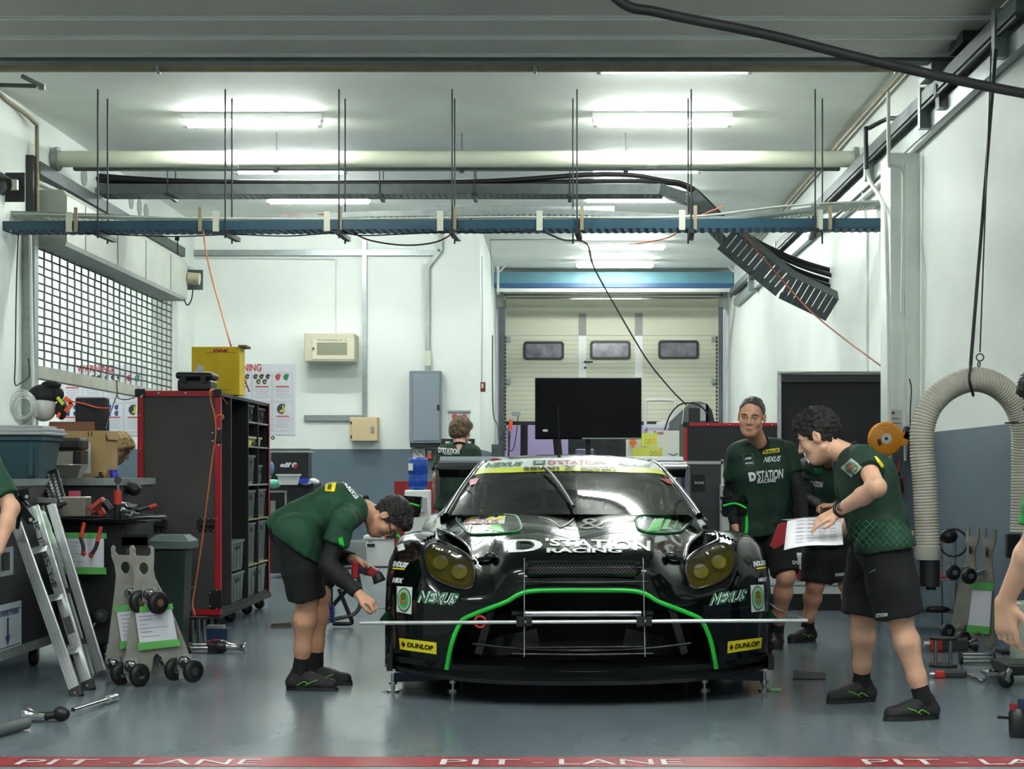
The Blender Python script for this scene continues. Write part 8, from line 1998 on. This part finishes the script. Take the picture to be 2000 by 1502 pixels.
for i, pts in enumerate(([(1719,888),(1725,900),(1728,925),(1727,960)], [(1712,886),(1706,895),(1700,905)])): MB().tube([P(x,y,240) for x, y in pts], .006, n=6).build('orange_hose', mat('hose orange', (220,90,40), .45), t)
t = item('air_line', 'orange red air line with a black connector looping on the column', 'hose', 1755, 985, 236); MB().tube([P(1757,895,236), P(1756,915,236), P(1752,945,236), P(1750,975,236), P(1758,985,236), P(1764,965,236), P(1765,930,236)], .009, n=7).build('hose', mat('hose red', (190,70,44), .45), t); MB().cyl(P(1760,935,237), P(1763,962,237), .012).ell(P(1754,927,237), (.02,.02,.025)).build('connector', M_BLACKP, t)
t = item('wall_notice', 'small white notice sheet on the column above the hose reel', 'notice', 1750, 865, 235.5); fb(MB(), 1740, 800, 1762, 866, 235.4, .004).build('sheet', M_WHITEP, t); MB().box(P(1741,805,235.8), P(1747,808,235.8)).box(P(1741,817,235.8), P(1757,818,235.8)).box(P(1741,826,235.8), P(1760,827,235.8)).build('print', M_DARKST, t, solid=.001)
cable('wall_wire', 'thin black wire down the right wall by the hose', [P(1776,740,240), P(1780,760,240), P(1778,800,240), P(1777,850,240), P(1772,905,240)], .005, M_BLACK)
# exhaust hose
s = 318.
t = item('exhaust_hose', 'ribbed pale exhaust hose hung in an arch by black straps', 'hose', 1806, 1092, s)
path = [(1812,1068,s),(1810,1010,s),(1806,940,s),(1801,880,s),(1803,830,s),(1822,786,s),(1858,755,s),(1905,741,s),(1950,755,s-1),(1983,790,s-2),(1998,840,s-3),(1999,900,s-4),(1998,970,s-4),(1997,1040,s-4)]
c = spline([P(*p) for p in path], 40); cum = [0]
for i in range(1, len(c)): cum.append(cum[-1]+(c[i]-c[i-1]).length)
Ltot = cum[-1]; N = int(Ltot/.0046); vs = []; fs = []; px_ = None; j = 0; nn = 18
for i in range(N):
    L = Ltot*i/(N-1)
    while j < len(cum)-2 and cum[j+1] < L: j += 1
    p = c[j].lerp(c[j+1], (L-cum[j])/max(1e-6, cum[j+1]-cum[j])); d = (c[min(j+3,len(c)-1)]-c[max(j-3,0)]).normalized()
    px_ = V(0,1,0) if px_ is None else px_; px_ = (px_-d*px_.dot(d)).normalized(); py_ = d.cross(px_); r = .0735+.0045*math.sin(2*math.pi*L/.0185)
    vs += [p+(px_*math.cos(2*math.pi*k/nn)+py_*math.sin(2*math.pi*k/nn))*r for k in range(nn)]
for i in range(N-1): fs += [(i*nn+k, i*nn+(k+1)%nn, (i+1)*nn+(k+1)%nn, (i+1)*nn+k) for k in range(nn)]
M_HOSE = mat('ribbed hose', (176,172,158), .55, var=.08, vscale=6.); MB().add(vs, fs, M_HOSE, True).build('ribbed_tube', M_HOSE, t)
MB().lathe([(.078,0),(.080,.05),(.074,.085)], P(1812,1066,s), (0,0,-1), n=22).build('cuff', mat('hose cuff', (160,158,148), .6), t); MB().cyl(P(1816,1070,s), P(1816,1145,s), .062, n=20).cyl(P(1818,1145,s), P(1818,1152,s), .03).build('nozzle', M_BLACKP, t)
MB().tube([P(1895,718,s+2), P(1893,741,s+6), P(1900,768,s+3), P(1900,768,s-8), P(1895,718,s-6)], .009, n=6, sub=3, closed=True).build('clamp_strap', M_BLACK, t); MB().bar(P(1945,96,s-2), P(1895,722,s), .020, .012, up=(0,-1,0)).build('thick_strap', M_BLACK, t); MB().bar(P(1936,98,s), P(1914,688,s), .008, .006, up=(0,-1,0)).build('thin_strap', M_BLACK, t)
MB().torus(P(1914,698,s), .022, .004, (.3,1,0)).torus(P(1912,712,s), .016, .004, (1,.2,0)).build('carabiner', M_DARKST, t); MB().torus(P(1988,826,s-3), .078, .004, (0,0,1)).build('hose_tie', M_BLACK, t)
# chrome cart by the right wall
s = 265.
t = onfloor(item('steel_cart', 'chrome tube cart with a red shelf against the right wall', 'cart', 1830, 1205, s))
xa, xb = P(1778,0,s).x, P(1864,0,s).x; ya = FPX/s; M_TB = M_ALU
for x in (xa, xb):
    for y in (ya, ya+.4): MB().cyl((x,y,0), (x,y,P(0,1042,s).z), .010).build('post', M_TB, t)
for z in (P(0,1052,s).z, P(0,1132,s).z, P(0,1195,s).z):
    b = MB(); b.cyl((xa,ya,z), (xb,ya,z), .008).cyl((xa,ya+.4,z), (xb,ya+.4,z), .008).cyl((xa,ya,z), (xa,ya+.4,z), .008).cyl((xb,ya,z), (xb,ya+.4,z), .008); b.build('frame_tube', M_TB, t)
MB().box((xa,ya,P(0,1134,s).z), (xb,ya+.4,P(0,1128,s).z)).build('red_shelf', M_RED, t); MB().box((xa,ya,P(0,1196,s).z), (xb,ya+.4,P(0,1192,s).z)).build('lower_shelf', M_GALVD, t)
t = item('black_hose_bag', 'black bag on top of the chrome cart', 'bag', 1850, 1055, s+2); MB().ell(P(1852,1047,s), (.07,.08,.055)).build('bag_body', M_BLACKP, t); MB().torus(P(1862,1060,s+2), .10, .008, (.3,1,0)).build('loop', M_BLACK, t)
t = item('rag_heap', 'grey green and black rags on the lower shelf of the cart', 'rags', 1800, 1192, s+2); MB().ell(P(1795,1186,s+1), (.07,.08,.035)).build('green_rag', mat('grey green rag', (120,136,124), .8, bump=.6, bscale=20.), t); MB().ell(P(1830,1190,s+1), (.10,.08,.025)).build('black_rag', mat('black nylon', (22,23,25), .6, bump=.8, bscale=30.), t)
t = item('red_sign', 'red and white card hanging at the left of the chrome cart', 'sign', 1782, 1055, s+3); fb(MB(), 1778, 1033, 1792, 1072, s+3, .004).build('card', M_RED, t); fb(MB(), 1780, 1036, 1785, 1070, s+3.4, .004).build('white_strip', M_WHITEP, t)
# dolly plates leaning on the right wall, seen nearly edge on
def side_dolly(px, y0, y1, s, lab, wide, sheet):
    zt = P(0, y0, s).z; x = P(px, 0, s).x; t = thing('dolly_plate', lab, 'dolly', V(x, FPX/s, 0), 'steel dolly plates on the right')
    o = P(px, 0, s); o.z = 0; ux = V(wide/abs(wide)*.32, .95, 0).normalized()*-1; lean = V(.12,0,0)
    H_ = zt; prof = [(-.09,0),(-.11,.04),(-.10,.14),(-.085,.28),(-.065,.45),(-.04,.55),(-.035,.62),(-.055,.70),(-.05,.76),(-.03,.77),(-.03,.71),(.03,.71),(.03,.77),(.05,.76),(.055,.70),(.035,.62),(.04,.55),(.065,.45),(.085,.28),(.11,.12),(.12,.04),(.09,0),(.05,.03),(.03,.10),(-.02,.10),(-.04,.03)]
    k = H_/.77
    U = V(.55,-.83,0); b = MB(); vs = [o+U*p[0]*1.1+V(.10*p[1],0,p[1]*k) for p in prof]; from mathutils.geometry import tessellate_polygon
    b.add(vs, [tuple(q) for q in tessellate_polygon([[V(p[0],p[1],0) for p in prof]])]); b.build('plate', M_PLATE, t, solid=.012)
    h = o+V(.10*.60,0,.62*k)+V(-.012,-.01,0); MB().ell(h, (.006,.018,.035)).build('oval_hole', M_BLACK, t)
    if sheet:
        q = [o+U*a+V(.10*z/k,0,z)+V(-.02,-.02,0) for a, z in ((-.085,.40),(.085,.40),(.095,.12),(-.095,.12))]
        MB().add(q, [(0,1,2,3)]).build('form_sheet', M_PAPER, t, solid=.002)
        for z0, z1 in ((.39,.44),(.10,.15)): MB().add([o+U*a+V(.10*z/k,0,z)+V(-.024,-.024,0) for a, z in ((-.1,z1),(.1,z1),(.1,z0),(-.1,z0))], [(0,1,2,3)]).build('green_tape', M_TAPE, t)
    for dz, dx in ((.52*k*.9,-.02),(.07,-.06)):
        c = o+V(dx-.07,-.10,max(.055,dz)); MB().bar(o+V(.10*dz,0,dz+.03)+V(-.01,-.02,0), c+V(.01,0,0), .035, .03).build('caster_fork', M_CHROME, t); caster(t, c, .054, axis=(.35,-.94,0))
side_dolly(1912, 1032, 1255, 291., 'steel dolly plate nearest on the right wall with a taped form', 1, True)
side_dolly(1880, 1030, 1240, 278., 'steel dolly plate behind its twin on the right wall, seen edge on', 1, False)
# tools on the floor at the right
spool(1842, 1300, 322, .165, .085, 'twin disc steel stand upright on the floor at the right', True, 2, 'twin disc stands on the right')
spool(1908, 1302, 318, .20, .038, 'twin disc steel stand lying on the floor at the right', False, 3, 'twin disc stands on the right')
def gun(x0, y0, x1, y1, s, lab, r=.035, chrome=False):
    t = thing('power_tool', lab, 'power tool', V(P((x0+x1)/2,0,s).x, FPX/s, 0), 'red power tools on the floor'); a, b2 = P(x0,y0,s), P(x1,y1,s); a.z = b2.z = r
    MB().bar(a.lerp(b2,.05), a.lerp(b2,.35), r*1.8, r*1.8).build('red_body', M_HANDLE, t, bevel=.008); MB().bar(a.lerp(b2,.33), b2, r*1.7, r*1.7).build('black_body', M_DARKST, t, bevel=.01); MB().cyl(a.lerp(b2,-.1), a.lerp(b2,.06), r*.5).build('tip', M_CHROME, t)
    if chrome: MB().lathe([(.02,0),(.03,.02),(.045,.05),(.045,.06)], b2, (b2-a), n=18).build('socket', M_BLACKP, t)
gun(1822, 1316, 1888, 1310, SF(1325), 'red and black cordless tool lying on the floor, the nearer one', .024)
gun(1812, 1262, 1890, 1258, SF(1272), 'red wheel gun with a black socket lying behind the disc stands', .045, True)
t = onfloor(item('spanner', 'bright chrome spanner on the floor at the right', 'spanner', 1905, 1334, SF(1330))); q = SF(1330); a, b2 = P(1893,1316,q-6), P(1918,1332,q+2); a.z = b2.z = .012; MB().bar(a, b2, .022, .014).torus(a, .016, .008, (0,0,1), n=12).torus(b2, .016, .008, (0,0,1), n=12).build('spanner_body', M_CHROME, t)
t = onfloor(item('parts_box', 'small open steel box of parts on the floor at the right', 'box', 1950, 1338, SF(1336))); q = SF(1336); taper_bin(t, P(1930,0,q).x, P(1972,0,q).x, FPX/q, FPX/q+.12, 0, .065, M_GALV, 'tin'); 
for i in range(5): MB().cyl(P(1934+i*7,1310,q-3)+V(0,.02*(i % 2),-.0), P(1938+i*7,1316,q-3)+V(.01,.03,-.01), .010).build('part_piece', random.choice([M_CHROME,M_BLACKP]), t)
t = onfloor(item('wheeled_creeper', 'black creeper frame with a caster under the hanging hand', 'creeper', 1985, 1346, SF(1344))); q = SF(1344)
c = P(1965,1330,q); c.z = .046; caster(t, c, .044, axis=(.4,-.9,0)); MB().bar(c+V(-.01,-.02,0), c+V(.02,-.01,.06), .02, .02).build('caster_fork', M_GALV, t); MB().box(P(1966,1298,q), P(2060,1320,q)+V(0,.3,0)).build('deck', M_BLACKP, t, bevel=.01)
t = onfloor(item('grease_gun_bottle', 'black fluid bottle with red and blue caps at the bottom right edge', 'bottle', 1990, 1442, SF(1440))); q = SF(1440); c = P(1988,1440,q); c.z = 0
MB().lathe([(.035,0),(.04,.02),(.04,.11),(.02,.13)], c, n=20).build('body', M_BLACKP, t); MB().cyl(c+V(-.02,0,.12), c+V(-.02,0,.15), .016).build('red_cap', M_RED, t); MB().cyl(c+V(.015,0,.12), c+V(.015,0,.17), .014).build('blue_cap', mat('navy paint', (30,52,86), .35), t); MB().bar(c+V(-.09,0,.09), c+V(-.02,0,.085), .012, .012).build('spout', M_BLACKP, t); MB().torus(c+V(.06,-.02,.06), .045, .008, (1,.2,0)).build('yellow_hose', M_YEL, t)
t = onfloor(item('oil_drum', 'pale green drum partly hidden behind the hanging hand', 'drum', 2010, 1310, 330)); c = P(2022,1310,330); c.z = 0; MB().lathe([(.14,0),(.145,.01),(.145,.40),(.14,.41),(.02,.41)], c, n=28).build('drum_body', mat('pale green drum', (170,184,166), .4), t)
t = onfloor(item('tool_stand', 'black and silver upright stand behind the hanging forearm', 'stand', 1978, 1300, 300)); MB().cyl(V(P(1974,0,300).x,FPX/300,0), P(1974,1060,300), .015).build('pole', M_GALV, t); MB().cbox(P(1980,1056,300), (.10,.06,.09)).cbox(P(1972,1078,300), (.05,.05,.07)).cbox(P(1962,1160,300), (.03,.03,.09)).split('clamp_head', M_BLACKP, t, bevel=.006); MB().box((P(1974,0,300).x-.08,FPX/300-.08,0), (P(1974,0,300).x+.08,FPX/300+.08,.02)).build('foot', M_BLACKP, t)
# ================================================================ light and render balance
S.view_settings.exposure = 2.35
S.cycles.max_bounces = 6; S.cycles.diffuse_bounces = 4; S.cycles.glossy_bounces = 3; S.cycles.transmission_bounces = 4; S.cycles.transparent_max_bounces = 8
S.cycles.caustics_reflective = False; S.cycles.caustics_refractive = False
S.cycles.adaptive_threshold = .02
